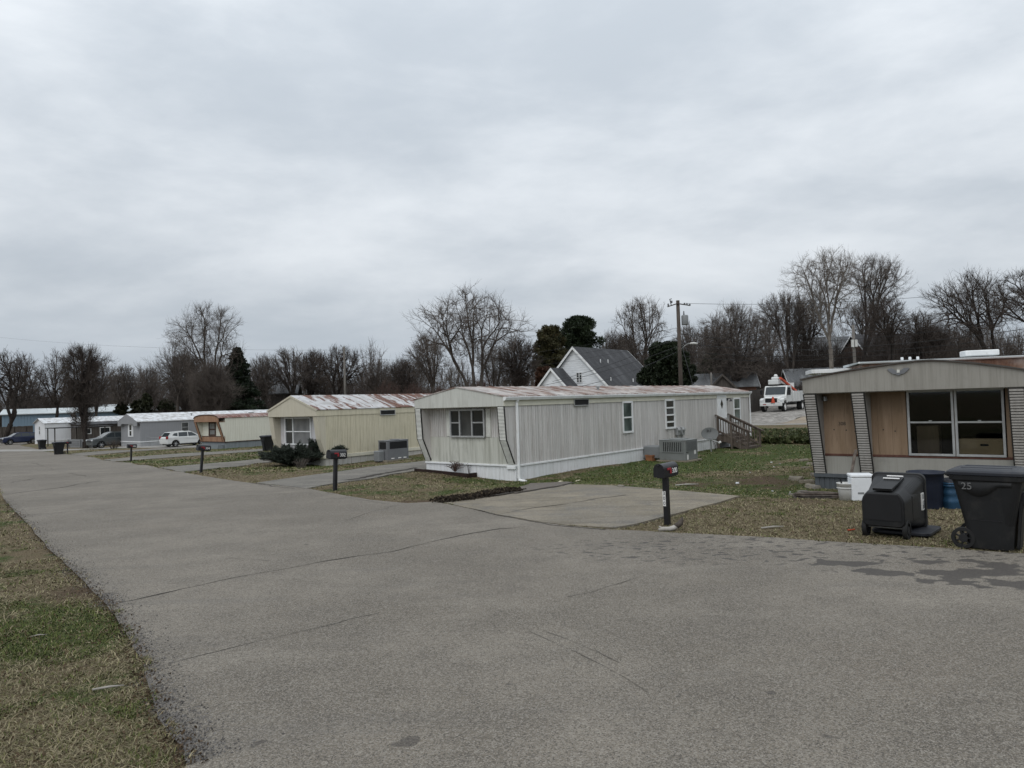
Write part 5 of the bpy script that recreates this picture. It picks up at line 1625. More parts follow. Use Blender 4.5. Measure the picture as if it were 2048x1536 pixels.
def cart(label, loc, rot, lid_open, number=None, group='black wheeled bins', sticker=False, lid_pose=None):
    """wheeled bin: local x to the front, z up, wheels and handle at the back (-x)"""
    t = thing('wheeled_bin', label, 'bin', loc, 0, group, rot=rot)
    m = MB(); m.smooth = False
    secs = []
    # (z, back x, front x, half width, corner radius)
    for z, xb, xf, hw, r in ((0.0, -.23, .30, .275, .07), (.02, -.24, .315, .29, .08), (.40, -.265, .345, .312, .09), (.66, -.285, .37, .328, .10), (.70, -.305, .38, .332, .10), (.83, -.355, .40, .345, .10), (.93, -.395, .415, .358, .10), (.935, -.42, .44, .38, .10), (1.0, -.425, .445, .385, .10)):
        cx_, w_ = (xb + xf) / 2, (xf - xb) / 2
        secs.append([(x + cx_ - (.22 * max(0, abs(y) / hw - .25) ** 2 if x > 0 and z < .9 else 0), y, z) for x, y in rrect(w_, hw, r)])
    inner = [[(x, y, z) for x, y, z in s] for s in secs]
    top = [(x * .94, y * .94, 1.0) for x, y, z in secs[-1]]; low = [(x * .9, y * .9, .05) for x, y, z in secs[1]]
    loft(m, secs + [top, low]); m.build('body', M['bin'], t, bevel=.006)
    # grab recess shade painted as a dark plate, and catch bar on the front
    m = MB(); m.prism([(.29, .03), (.325, .02), (.36, .40), (.398, .77), (.36, .79), (.33, .4)], 'y', -.13, .13); m.build('front_panel', M['bin'], t)
    m = MB(); m.box(.38, .395, -.11, .11, .60, .74, .003); m.build('recess_shade', M['black_hole'], t)
    for z, x in ((.575, .402), (.80, .408)):
        m = MB(); m.tube([(x, -.115, z), (x, .115, z)], .011, 8); m.build('catch_bar', M['number_white' if sticker else 'bin_lid'], t)
    m = MB(); m.tube([(-.40, -.26, .965), (-.47, -.26, 1.0), (-.47, .26, 1.0), (-.40, .26, .965)], .018, 8); m.build('handle', M['bin'], t)
    m = MB(); m.tube([(-.275, -.30, .14), (-.275, .30, .14)], .011, 8); m.build('axle', M['steel'], t)
    for y in (-.275, .275): wheel(t, (-.285, y, .14), .145, .06)
    # lid, hinged at the back top
    H = Matrix.Translation((-.42, 0, 1.01)) @ Matrix.Rotation(R(-lid_open), 4, 'Y') @ Matrix.Translation((.42, 0, -1.01))
    if lid_pose is not None: H = lid_pose
    m = MB(); m.xf = H
    pts = rrect(.46, .40, .11)
    secs = [[(x + .01, y, 1.005) for x, y in pts], [(x + .01, y, 1.045) for x, y in pts], [(x * .93 + .01, y * .93, 1.065) for x, y in pts], [(x * .75 + .01, y * .75, 1.085) for x, y in pts], [(x * .45 + .01, y * .45, 1.088) for x, y in pts]]
    loft(m, secs); lo = m.build('lid', M['bin_lid'], t, bevel=.006)
    m = MB(); m.xf = H; m.box(-.30, .30, -.20, -.10, 1.066, 1.096, .01); m.box(-.30, .30, .10, .20, 1.066, 1.096, .01); m.build('lid_rib', M['bin_lid'], lo)
    # side seams
    m = MB()
    for sg in (-1, 1): m.box(-.18, .17, sg * .308 - .008, sg * .308 + .008, .395, .405)
    m.build('seam', M['black_paint'], t)
    return t


# upright bin at the right edge
c = gp(1992, 1106)
c = c + np.array([.20, .36, 0])
b1 = cart('upright black wheeled bin with chalked 25 on its side, at the road edge', c, (0, 0, R(-43)), 0)
text('25', .13, M['number_grey'], b1, frame_m((-.20, -.392, .855), (1, .0, 0), (0, -.12, 1)), ext=.004)
m = MB(); m.prism([(-.33, .88), (.36, .80), (.38, .90), (-.36, .925)], 'y', -.334, -.328)
# a sagging bulge below the rim, like the swollen plastic collar
m = MB(); m.smooth = True
prev = []
for i in range(13):
    x = -.30 + .60 * i / 12; dz = .13 * math.sin(math.pi * min(1, i / 9.)) + .02
    prev.append((x, dz))
vs = []; 
for x, dz in prev: vs += [(x, -.35, .928), (x, -.375, .90 - dz * .35), (x, -.362, .88 - dz), (x, -.325, .86 - dz)]
fs = []
for i in range(12):
    for k in range(3): fs.append([i * 4 + k, i * 4 + k + 1, (i + 1) * 4 + k + 1, (i + 1) * 4 + k])
m.add(vs, fs); m.build('side_collar', M['bin'], b1)
for y in (-.16, -.08, 0, .08, .16):
    m = MB(); m.prism([(.32, .05), (.352, .40), (.378, .66), (.35, .66), (.33, .40), (.30, .05)], 'y', y - .012, y + .012); m.build('front_rib', M['bin'], b1)

# tipped bin, lying on its back, base towards the road
c = gp(1768, 1079)
ax = np.array([.66, .75]); ax /= np.linalg.norm(ax)
rz_ = math.atan2(ax[1], ax[0])
# local z (bin up) -> along ax ; local x (front) -> up ; local y -> ax x up
zx = Vector((ax[0], ax[1], .03)).normalized(); xx = Vector((0, 0, 1)); yx = zx.cross(xx).normalized(); xx = yx.cross(zx)
Mr = Matrix(((xx.x, yx.x, zx.x), (xx.y, yx.y, zx.y), (xx.z, yx.z, zx.z)))
b2 = cart('tipped black wheeled bin lying on its back, base and wheels towards the road', (c[0], c[1], c[2] + .425), tuple(Mr.to_euler()), 200, sticker=True,
          lid_pose=Matrix.Translation((-.40, .14, .42)) @ Matrix.Rotation(R(-93), 4, 'Y') @ Matrix.Translation((.30, 0, -1.05)) @ Matrix.Translation((0, 0, 0)))
m = MB(); m.box(-.10, .16, .34, .3635, .80, .91); so = m.build('sticker', M['white_plastic'], b2)
m = MB(); m.box(-.08, .04, .3636, .365, .855, .895); m.box(-.08, -.02, .3636, .365, .815, .84); m.box(.07, .14, .3636, .365, .82, .87); m.build('sticker_print', M['navy'], so)
m = MB(); m.prism([(.24, -.22), (.24, .22), (.10, .25), (-.14, .25), (-.14, -.25), (.10, -.25)], 'z', -.012, -.001); m.build('hollow_shade', M['black_hole'], b2)  # dark plate paints the shade of the hollow underside

for (px, py, lab, rz_, num) in ((536, 906, 'black wheeled bin marked 5 beside the yellow home', RZ + R(180), '5'),
                                (118, 909, 'black wheeled bin with white mark standing at the far bend of the road', RZ + R(180), '2'),
                                (84, 899, 'dark bin behind the far bend, in front of the white home', RZ + R(90), None)):
    c = gp(px, py)
    if px == 536: c = at(536, 906, 50.0); c[2] = gz(c[0], c[1])
    bb = cart(lab, c, (0, 0, rz_), 0)
    if num: text(num, .22, M['number_white'], bb, frame_m((.1, .33, .80), (-1, 0, 0), (0, .12, 1)), ext=.004); text(num, .22, M['number_white'], bb, frame_m((-.425, -.08, .84), (0, -1, 0), (-.2, 0, 1)), ext=.004)
# ------------------------------------------------------------------ cars
def car(label, loc, rz, paint, style, cat='car'):
    """local x forward, wheels on z=0"""
    t = thing('parked_car' if cat == 'car' else 'pickup_truck', label, cat, loc, rz)
    L_, hw, belt, roof, wr, xr, xf = style['L'], style['hw'], style['belt'], style['roof'], style['wr'], style['xr'], style['xf']
    h0 = style.get('clear', .22)
    x0, x1 = -L_ / 2, L_ / 2
    def arch(xc): return [(xc - (wr + .06) * math.cos(a), wr * .9 + (wr + .06) * math.sin(a)) for a in [math.pi * k / 10 for k in range(11)] if wr * .9 + (wr + .06) * math.sin(a) > h0]
    low = [(x0 + .03, h0 + .06)] + arch(xr)[0:] + arch(xf) + [(x1 - .04, h0 + .06)]
    up = style['up']           # from front to back, upper outline of the lower body
    poly = low + up
    m = MB()
    m.prism(poly, 'y', -hw, hw); m.build('body', paint, t, bevel=.06)
    gh = style['gh']           # greenhouse outline (x,z), bottom row on the belt
    m = MB(); n = len(gh); vs = []
    for sg in (-1, 1):
        for x, z in gh: vs.append((x, sg * (hw - .05 - (.16 * (z - belt) / max(roof - belt, .01))), z))
    tri = tessellate_polygon([[Vector((x, z, 0)) for x, z in gh]])
    fs = []
    for q in tri: fs.append(list(q)); fs.append([k + n for k in q][::-1])
    for k in range(n): fs.append([k, (k + 1) % n, (k + 1) % n + n, k + n])
    m.add(vs, fs); m.build('cabin', paint, t, bevel=.03)
    for w_ in style['win']:
        for sg in (-1, 1):
            g = MB(); vs = [(x, sg * (hw - .05 - (.16 * (z - belt) / (roof - belt)) + .006), z) for x, z in w_]
            g.add(vs, [list(range(len(vs)))[::sg]]); g.add([(x, y - sg * .02, z) for x, y, z in vs], [list(range(len(vs)))]); g.build('side_window', M['car_glass'], t)
    for nm, (xa, za, xb, zb) in (('windscreen', style['ws']), ('rear_window', style['rw'])):
        ya = hw - .12 - .16 * (za - belt) / (roof - belt); yb = hw - .12 - .16 * (zb - belt) / (roof - belt)
        d = Vector((zb - za, 0, xa - xb)).normalized() * (.012 if nm == 'windscreen' else -.012)
        if nm == 'windscreen' and d.x < 0: d = -d
        if nm == 'rear_window' and d.x > 0: d = -d
        g = MB(); q = [Vector((xa, -ya, za)) + d, Vector((xa, ya, za)) + d, Vector((xb, yb, zb)) + d, Vector((xb, -yb, zb)) + d]
        g.add([tuple(p) for p in q] + [tuple(p - d * 2.5) for p in q], [(0, 1, 2, 3), (7, 6, 5, 4), (0, 4, 5, 1), (1, 5, 6, 2), (2, 6, 7, 3), (3, 7, 4, 0)]); g.build(nm, M['car_glass'], t)
    for xc in (xr, xf):
        for sg in (-1, 1): wheel(t, (xc, sg * (hw - .10), wr), wr, .2, rim=M['rim'], spokes=6, hub=.3)
    m = MB(); m.box(x0 + .2, x1 - .2, -hw + .25, hw - .25, h0 - .06, h0 + .2); m.build('underbody', M['black_paint'], t)
    for sg in (-1, 1):
        m = MB(); m.box(x1 - .20, x1 - .01, sg * hw - sg * .02, sg * (hw - .42), style['lz'], style['lz'] + .15, .02); m.build('headlight', M['lamp_clear'], t)
        m = MB(); m.box(x0 - .02, x0 + .14, sg * (hw + .012), sg * (hw - .26), style['tz'], style['tz'] + style.get('th', .26), .02); m.build('tail_light', M['lamp_red'], t)
        m = MB(); m.box(style['ws'][0] - .35, style['ws'][0] - .2, sg * (hw + .02), sg * (hw + .2), belt + .02, belt + .16, .02); m.build('mirror', paint, t)
        m = MB(); m.box(-.35, -.18, sg * (hw + .004), sg * (hw + .02), belt - .14, belt - .11); m.build('door_handle', paint, t)
    m = MB(); m.box(x1 - .06, x1 + .015, -hw * .55, hw * .55, style['lz'] - .12, style['lz'] + .08, .02); m.build('grille', M['dark_grille'], t)
    return t


hatch = dict(L=4.41, hw=.87, belt=.98, roof=1.53, wr=.335, xr=-1.32, xf=1.32, clear=.24, lz=.72, tz=.80, th=.28,
             up=[(2.2, .70), (2.1, .86), (1.15, 1.0), (-2.05, 1.02), (-2.2, .95), (-2.2, .55)],
             gh=[(1.25, .98), (.45, 1.46), (.1, 1.53), (-1.2, 1.50), (-1.75, 1.44), (-2.08, .99)],
             win=[[(.95, 1.02), (.38, 1.40), (-.02, 1.45), (-.02, 1.02)], [(-.10, 1.02), (-.10, 1.45), (-.98, 1.43), (-1.02, 1.02)], [(-1.12, 1.05), (-1.08, 1.40), (-1.45, 1.35), (-1.62, 1.16)]],
             ws=(1.22, 1.0, .48, 1.45), rw=(-2.06, 1.03, -1.78, 1.42))
cp_ = at(331, 896.5, 71.0); ld3 = np.array([LD[0], LD[1], 0])
pos = cp_ + ld3 * 2.2 + np.array([CD[0], CD[1], 0]) * .5; pos[2] = gz(pos[0], pos[1]) + .03
car('white hatchback parked between the flat grey home and the brown trimmed one', pos, RZ, M['car_white'], hatch)
suv = dict(L=4.7, hw=.93, belt=1.08, roof=1.70, wr=.37, xr=-1.38, xf=1.42, clear=.27, lz=.80, tz=.9, th=.25,
           up=[(2.33, .80), (2.25, .98), (1.35, 1.12), (-2.2, 1.14), (-2.33, 1.0), (-2.33, .6)],
           gh=[(1.35, 1.08), (.55, 1.60), (.2, 1.69), (-1.5, 1.66), (-1.9, 1.58), (-2.22, 1.09)],
           win=[[(1.05, 1.12), (.48, 1.54), (.08, 1.60), (.08, 1.12)], [(0, 1.12), (0, 1.60), (-.95, 1.58), (-1.0, 1.12)], [(-1.08, 1.14), (-1.05, 1.57), (-1.65, 1.50), (-1.9, 1.2)]],
           ws=(1.32, 1.10, .60, 1.58), rw=(-2.2, 1.14, -1.93, 1.56))
cp_ = at(182, 896, 76.0); pos = cp_ + ld3 * 2.35 + np.array([CD[0], CD[1], 0]) * .6; pos[2] = gz(pos[0], pos[1]) + .03
car('grey green crossover nosing out beside the flat grey home', pos, RZ + math.pi, M['car_grey'], suv)
cp_ = at(2, 888, 101.0); pos = cp_ + ld3 * 2.5 + np.array([CD[0], CD[1], 0]) * .7; pos[2] = gz(pos[0], pos[1]) + .03
car('dark blue car parked left of the white home at the road end', pos, RZ + math.pi, M['car_blue'], suv)

# ------------------------------------------------------------------ bucket truck
c = at(1556, 824, 70.0); c[2] = gz(c[0], c[1]) + .03
hd = np.array([-.63, -.78]); hd /= np.linalg.norm(hd)
cp_ = c - np.array([hd[0], hd[1], 0]) * 0.9 + np.array([-hd[1], hd[0], 0]) * -.55
cp_[2] = gz(cp_[0], cp_[1]) + .04
bt = thing('bucket_truck', 'white utility bucket truck with orange boom on the gravel drive by the plank fence', 'truck', cp_, math.atan2(hd[1], hd[0]))
m = MB(); m.box(-7.4, -2.0, -.42, .42, .62, .86); m.box(-2.0, .6, -.42, .42, .55, .85); m.build('chassis', M['black_paint'], bt)
m = MB(); m.prism([(-1.75, .95), (.0, .95), (.0, 1.55), (-.05, 1.68), (-.42, 2.48), (-.55, 2.58), (-1.75, 2.6)], 'y', -1.12, 1.12); m.build('cab', M['car_white'], bt, bevel=.05)
m = MB(); secs = []
for x, hwid, z0_, z1_ in ((.0, .95, .95, 1.66), (.5, .88, .95, 1.58), (1.0, .80, .92, 1.46), (1.12, .76, .92, 1.40)): secs.append([(x, -hwid, z0_), (x, hwid, z0_), (x, hwid, z1_ - .12), (x, hwid * .8, z1_), (x, -hwid * .8, z1_), (x, -hwid, z1_ - .12)])
loft(m, secs); m.build('hood', M['car_white'], bt, bevel=.03)
for sg in (-1, 1):
    m = MB(); m.prism([(-.30, .88), (-.18, 1.22), (.1, 1.38), (.72, 1.36), (1.05, 1.22), (1.05, .85), (.88, .85), (.82, 1.04), (.55, 1.16), (.15, 1.12), (-.02, .88)], 'y', sg * .74, sg * 1.17); m.build('fender', M['car_white'], bt, bevel=.03)
    m = MB(); m.box(1.03, 1.075, sg * .84, sg * 1.10, .98, 1.16, .02); m.build('headlight', M['lamp_clear'], bt)
    m = MB(); m.prism([(-1.35, 1.62), (-.2, 1.62), (-.42, 2.38), (-1.35, 2.40)], 'y', sg * 1.118, sg * 1.128); m.build('side_window', M['car_glass'], bt)
    m = MB(); m.box(-.28, -.12, sg * 1.3, sg * 1.5, 1.75, 2.2, .03); m.bar((-.2, sg * 1.12, 2.1), (-.2, sg * 1.35, 2.1), .03); m.build('mirror', M['black_paint'], bt)
    m = MB(); m.box(-6.9, -2.1, sg * .68, sg * 1.2, .95, 2.02, .03); m.build('utility_box', M['car_white'], bt)
    for x in (-2.9, -3.7):
        q = MB(); q.box(x - .33, x + .33, sg * 1.2, sg * 1.207, 1.05, 1.9, .0); q.build('cabinet_door', M['white_plastic'], bt)
    for x in (-4.4, -1e9)[:1]:
        q = MB(); q.box(-6.6, -5.8, sg * 1.2, sg * 1.208, 1.2, 1.8); q.build('orange_panel', M['orange'], bt)
    wheel(bt, (.38, sg * .98, .5), .5, .3, rim=M['number_white'], spokes=5, hub=.35)
    wheel(bt, (-4.9, sg * .95, .5), .5, .5, rim=M['number_white'], spokes=5, hub=.35)
    q = MB(); q.box(-5.5, -4.3, sg * .7, sg * 1.215, .9, 1.06); q.build('wheel_arch', M['black_paint'], bt)
m = MB(); m.prism([(-.06, 1.70), (-.43, 2.46), (-.415, 2.465), (-.045, 1.705)], 'y', -.98, .98)
m.add([(-.035, -.98, 1.70), (-.035, .98, 1.70), (-.412, .95, 2.47), (-.412, -.95, 2.47)], [(0, 1, 2, 3)]); m.build('windscreen', M['car_glass'], bt)
m = MB(); m.box(1.12, 1.16, -.58, .58, .95, 1.34, .02); m.build('grille', M['dark_grille'], bt)
m = MB(); m.box(1.10, 1.32, -1.08, 1.08, .58, .90, .03); m.build('bumper', M['car_white'], bt)
m = MB(); m.box(1.321, 1.33, -.1, .25, .62, .74); m.build('licence_plate', M['number_white'], bt)
m = MB(); m.box(1.321, 1.328, -.75, -.45, .70, .78); m.build('bumper_badge', M['lamp_red'], bt)
m = MB(); m.lathe([(.5, 2.02), (.5, 2.2), (.3, 2.3), (.3, 2.9), (.001, 2.9)], (-5.2, 0, 0), 18); m.build('turret', M['car_white'], bt)
m = MB(); m.bar((-5.2, -.2, 2.75), (-.9, -.2, 3.25), .26, .3); m.build('lower_boom', M['car_white'], bt)
m = MB(); m.bar((-5.0, .55, 2.0), (-.8, .35, 3.35), .18, .2); m.build('upper_boom', M['orange'], bt)
m = MB(); m.box(-1.25, -.35, -.75, .25, 2.72, 3.2, .05); m.build('bucket', M['car_white'], bt)
m = MB(); m.box(-1.1, -.55, -.5, .2, 3.2, 3.48, .08); m.lathe([(.16, 0), (.2, .12), (.12, .3), (.001, .32)], (-.8, -.1, 3.45), 14); m.build('boom_head', M['car_white'], bt)
m = MB(); m.box(-1.5, -.6, -.9, .9, 2.6, 2.66); m.build('roof_rack', M['black_paint'], bt)
# cone riding on the bumper
fw3 = np.array([hd[0], hd[1], 0]); lf3 = np.array([-hd[1], hd[0], 0])
cn_ = thing('traffic_cone', 'orange traffic cone standing on the front bumper of the bucket truck', 'traffic cone', cp_ + fw3 * 1.22 + lf3 * .22 + np.array([0, 0, .9]), math.atan2(hd[1], hd[0]))
m = MB(); m.lathe([(.17, .03), (.045, .70), (.035, .72), (.001, .72)], n=18); m.build('cone', M['orange'], cn_)
m = MB(); m.box(-.2, .2, -.2, .2, 0, .035, .01); m.build('base', M['orange'], cn_)
m = MB(); m.lathe([(.066, .60), (.046, .71)], n=18); m.build('collar', M['number_white'], cn_)

# ------------------------------------------------------------------ fences
def plank_fence(name, label, a, b, h, mat, bw=.14, flip=1):
    a = np.array(a); b = np.array(b); L_ = np.linalg.norm(b - a); d = (b - a) / L_
    t = thing(name, label, 'fence', (a[0], a[1], gz(*a)), math.atan2(d[1], d[0]))
    z0 = gz(*a)
    m = MB(); x = 0; rr = random.Random(int(L_ * 10))
    while x < L_:
        p = a + d * x; z = gz(*p) - z0; m.box(x, x + bw - .012, 0, .022, z - .05, z + h + (rr.random() - .5) * .05); x += bw
    m.build('boards', mat, t)
    for k in (.35, h * .55, h - .2):
        r_ = MB(); r_.bar((0, -.03, k), (L_, -.03, gz(*b) - z0 + k), .04, .09); r_.build('rail', mat, t)
    x = 0
    while x <= L_ + .01:
        p = a + d * x; z = gz(*p) - z0; q = MB(); q.box(x - .05, x + .05, -.14, -.051, z - .1, z + h - .02); q.build('post', mat, t); x += 2.4
    return t


pa = at(1497, 820, 71.5); pb = at(1531, 816, 76)
dd_ = (pb - pa)[:2] / np.linalg.norm((pb - pa)[:2])
plank_fence('plank_fence', 'dark weathered plank fence beside the bucket truck', pb[:2] + dd_ * 1.0, pa[:2] - dd_ * 15, 2.3, M['fence_wood'])
pa = at(-140, 884, 125); pb = at(66, 886, 122)
plank_fence('plank_fence', 'dark plank fence under the blue metal building at the road end', pa[:2], pb[:2], 2.6, M['fence_wood'], .2)

# pipe rail in front of the grey home
pa = gp(238, 894)[:2]; pb = at(345, 888, 72)[:2]
t = thing('rail_fence', 'thin grey pipe rail fence before the flat grey home', 'fence', (pa[0], pa[1], gz(*pa)), math.atan2((pb - pa)[1], (pb - pa)[0]))
L_ = np.linalg.norm(pb - pa); dz = gz(*pb) - gz(*pa)
for k in range(5):
    x = L_ * k / 4; m = MB(); m.tube([(x, 0, dz * k / 4 - .1), (x, 0, dz * k / 4 + 1.0)], .03, 6); m.build('post', M['steel'], t)
for h in (.45, .72, .98):
    m = MB(); m.tube([(0, 0, h), (L_, 0, h + dz)], .022, 6); m.build('rail', M['steel'], t)

# small grey yard fence and a dark awning frame before the white home
pa = gp(86, 899)[:2]; pb = gp(168, 899)[:2]
plank_fence('yard_fence', 'low grey board fence behind the black bin at the far bend', pa + np.array([1, 3.]), pb + np.array([0, 3.]), .95, M['grey_wall'], .12)
c = at(101, 893, 84); c[2] = gz(c[0], c[1])
t = thing('awning', 'flat dark awning on posts in front of the white home', 'awning', c, RZ)
m = MB(); m.box(-.2, 6.5, -1.5, 1.2, 2.15, 2.25); m.build('roof', M['black_paint'], t)
for x in (0, 3.1, 6.3):
    for y in (-1.4, 1.0): m = MB(); m.box(x, x + .1, y, y + .1, -.1, 2.15); m.build('post', M['fence_wood'], t)

# ------------------------------------------------------------------ houses
def house(name, label, P, rz, w, l, wall_h, rise, wall, roof, trim, over=.35, wins=(), cat='house', z0=-.6):
    """gable wall at x=0 (width along y, 0..w), ridge along +x"""
    t = thing(name, label, cat, P, rz)
    m = MB(); m.prism([(0, z0), (w, z0), (w, wall_h), (w / 2, wall_h + rise), (0, wall_h)], 'x', 0, l); m.build('wall', wall, t)
    s = rise / (w / 2)
    m = MB()
    for a, b in (((-over, wall_h - over * s), (w / 2, wall_h + rise)), ((w / 2, wall_h + rise), (w + over, wall_h - over * s))):
        m.prism([(a[0], a[1] + .005), (b[0], b[1] + .005), (b[0], b[1] + .14), (a[0], a[1] + .14)], 'x', -over, l + over)
    ro = m.build('roof', roof, t)
    for xx in (-over - .03, l + over + .002):
        m = MB()
        for a, b in (((-over, wall_h - over * s), (w / 2, wall_h + rise)), ((w / 2, wall_h + rise), (w + over, wall_h - over * s))):
            m.prism([(a[0], a[1] - .14), (b[0], b[1] - .14), (b[0], b[1] + .15), (a[0], a[1] + .15)], 'x', xx, xx + .028)
        m.build('bargeboard', trim, t)
    for pl, a0, a1, z0_, z1_ in wins:
        if pl == 'x': window(t, 'x', a0, a1, z0_, z1_, trim, M['glass_green'], -.003, bars=((a0 + a1) / 2,), hbars=((z0_ * .5 + z1_ * .5, a0, a1),), fw=.09, depth=.05)
        else: window(t, 'y', a0, a1, z0_, z1_, trim, M['glass'], -.003, hbars=((z0_ * .5 + z1_ * .5, a0, a1),), fw=.09, depth=.05)
    return t, ro


# white house: peak seen at (1148,693); frame: gable plane along CD
pk = at(1148, 693, 70.0)
gw = 9.2
base = loc2(pk, 0, -gw / 2); zb = -.35
hw_, rz_w = house('white_house', 'white lapboard house with steep dark shingle roof behind the white home', (base[0], base[1], zb), RZ, gw, 9.8, pk[2] - zb - 4.75, 4.6, M['house_white'], M['dark_shingle'], M['white_trim'], .3)
m = MB(); k = .0
while k < 6.5:
    hwid = gw if k < pk[2] - zb - 4.75 else gw * (1 - (k - (pk[2] - zb - 4.75)) / 4.6)
    m.box(-.03, -.002, gw / 2 - hwid / 2 + .05, gw / 2 + hwid / 2 - .05, k, k + .03); k += .22
m.build('lap_edge', M['house_white'], hw_)
wz = at(1160, 765, 69.6)[2] - zb
window(hw_, 'x', 3.72, 4.42, wz, wz + 1.0, M['white_trim'], M['glass'], -.032, hbars=((wz + .5, 3.6, 4.5), (wz + .75, 3.6, 4.5), (wz + .25, 3.6, 4.5)), bars=(4.07,), fw=.06, depth=.05)
for (x, y) in ((2.2, 3.0), (3.6, 3.0), (5.0, 1.0), (1.0, 1.1)):
    z_ = pk[2] - zb - .15 - 4.6 * (gw / 2 - y) / (gw / 2); q = MB(); q.tube([(x, y, z_ - .2), (x, y, z_ + .45)], .05, 8); q.build('vent_pipe', M['white_trim'], rz_w)
# wing: ridge meets the big gable 1.63 m left of the peak
wk = at(1104, 736, 69.6); ww = 3.6
bw = loc2(wk, 0, -ww / 2)
rel = (bw[:2] - base[:2]); wx, wy = rel @ LD, rel @ CD
m = MB(); hz = wk[2] - zb; wl = -wx
m.prism([(wy, -.5), (wy + ww, -.5), (wy + ww, hz - 1.95), (wy + ww / 2, hz - .12), (wy, hz - 1.95)], 'x', wx, -.004); wg = m.build('wing', M['house_white'], hw_)
m = MB()
for sg in (-1, 1):
    a = (wy + ww / 2 + sg * (ww / 2 + .3), hz - 2.25); b = (wy + ww / 2, hz - .115)
    m.prism([(a[0], a[1]), (b[0], b[1]), (b[0], b[1] + .13), (a[0], a[1] + .13)], 'x', wx - .25, -.006)
m.build('wing_roof', M['dark_shingle'], hw_)
m = MB()
for sg in (-1, 1):
    a = (wy + ww / 2 + sg * (ww / 2 + .3), hz - 2.25); b = (wy + ww / 2, hz - .115)
    m.prism([(a[0], a[1] - .14), (b[0], b[1] - .14), (b[0], b[1] + .14), (a[0], a[1] + .14)], 'x', wx - .28, wx - .251)
m.build('wing_bargeboard', M['white_trim'], hw_)

c = at(1388, 774, 84); c[2] = .4
hh, _ = house('small_house', 'low brick house with grey roof just right of the tall utility pole', (c[0], c[1], .2), R(-12) , 6.5, 7.0, 3.1, 1.5, M['brick'], M['grey_shingle'], M['white_trim'], .4, (('y', 1.2, 2.2, .9, 2.1),))
c = at(1447, 775, 80)
house('shed', 'dark board shed gable beside the low brick house', (c[0] + 1.5, c[1] - .6, .2), R(78) , 3.4, 4.0, 2.55, 1.75, M['fence_wood'], M['dark_shingle'], M['fence_wood'], .25, cat='shed')
c = at(1585, 803, 96)
house('small_house', 'small white house with grey roof behind the bucket truck', (c[0], c[1], .9), R(-10), 7, 9, 2.4, 2.2, M['house_white'], M['grey_shingle'], M['white_trim'], .4, (('y', 2.2, 3.0, .8, 1.9),))
c = at(1640, 742, 120)
house('wood_hidden_house', 'pale house half hidden by bare trees up the slope behind the truck', (c[0], c[1], 4.0), R(6), 8, 11, 5.2, 2.6, M['house_white'], M['grey_shingle'], M['white_trim'], .4, (('y', 1.5, 2.8, .5, 2.2), ('y', 5.0, 6.3, .5, 2.2), ('y', 8.0, 9.2, .5, 2.2), ('y', 3.0, 4.0, 3.2, 4.6)))
c = at(1742, 742, 112)
house('brick_house', 'dark roofed brick house among trees right of the pole behind the beige home', (c[0], c[1], 3.4), R(4), 9, 15, 4.6, 3.4, M['brick'], M['dark_shingle'], M['white_trim'], .5, (('y', 2.0, 3.2, 2.2, 3.8), ('y', 9.0, 10.2, 2.2, 3.8)))
c = at(541, 785, 125)
house('old_house', 'dim grey house in the bare trees behind the yellow home roof', (c[0], c[1], 1.2), R(10), 7, 4.2, 3.9, 1.6, M['fence_wood'], M['grey_shingle'], M['grey_wall'], .4, (('y', 1, 2, .8, 2),))

# blue metal buildings at the far left
c = at(4, 860, 132); z_ = gz(c[0], c[1])
t = thing('metal_building', 'long light blue metal building with pale roof at the road end', 'building', (c[0], c[1], z_), RZ - R(20))
hb = at(22, 829.5, 132)[2] - z_
m = MB(); m.ribbed((0, 0, -.5), (1, 0, 0), 30, hb + .5, .5, .06, .04, (0, -1, 0)); m.box(0, 30, .05, 12, -.5, hb); m.build('wall', M['blue_sheet'], t)
m = MB(); m.ribbed((0, 12, -.5), (0, -1, 0), 12, hb + .5, .5, .06, .04, (-1, 0, 0)); m.build('end_wall', M['blue_sheet'], t)
m = MB(); m.prism([(-.4, hb - .02), (6, hb + .95), (12.4, hb - .02), (12.4, hb + .12), (6, hb + 1.1), (-.4, hb + .12)], 'x', -.4, 30.4); m.build('roof', M['pale_roof'], t)
c = at(140, 862, 150); z_ = gz(c[0], c[1])
t = thing('metal_building', 'dark blue metal building with pale hipped roof behind the white home', 'building', (c[0], c[1], z_), RZ - R(28))
hb = at(200, 824, 150)[2] - z_
m = MB(); m.ribbed((0, 0, -.5), (1, 0, 0), 18, hb + .5, .5, .06, .04, (0, -1, 0)); m.box(0, 18, .05, 14, -.5, hb); m.build('wall', M['blue_sheet_dark'], t)
m = MB(); m.add([(-.5, -.5, hb), (18.5, -.5, hb), (18.5, 14.5, hb), (-.5, 14.5, hb), (4, 7, hb + 1.7), (13, 7, hb + 1.7)], [(0, 1, 5, 4), (1, 2, 5), (2, 3, 4, 5), (3, 0, 4), (3, 2, 1, 0)]); m.build('roof', M['pale_roof'], t)

# ------------------------------------------------------------------ utility poles and lines
def pole(name, label, top, hgt, r0, r1, mat, lean=(0, 0), cat='utility pole'):
    p = np.array([top[0] - lean[0], top[1] - lean[1], top[2] - hgt])
    t = thing(name, label, cat, p)
    m = MB(); m.smooth = True; m.tube([(0, 0, -.5), (lean[0] * .5, lean[1] * .5, hgt * .5), (lean[0], lean[1], hgt)], [r0, (r0 + r1) / 2, r1], 12); m.build('pole', mat, t)
    return t, p


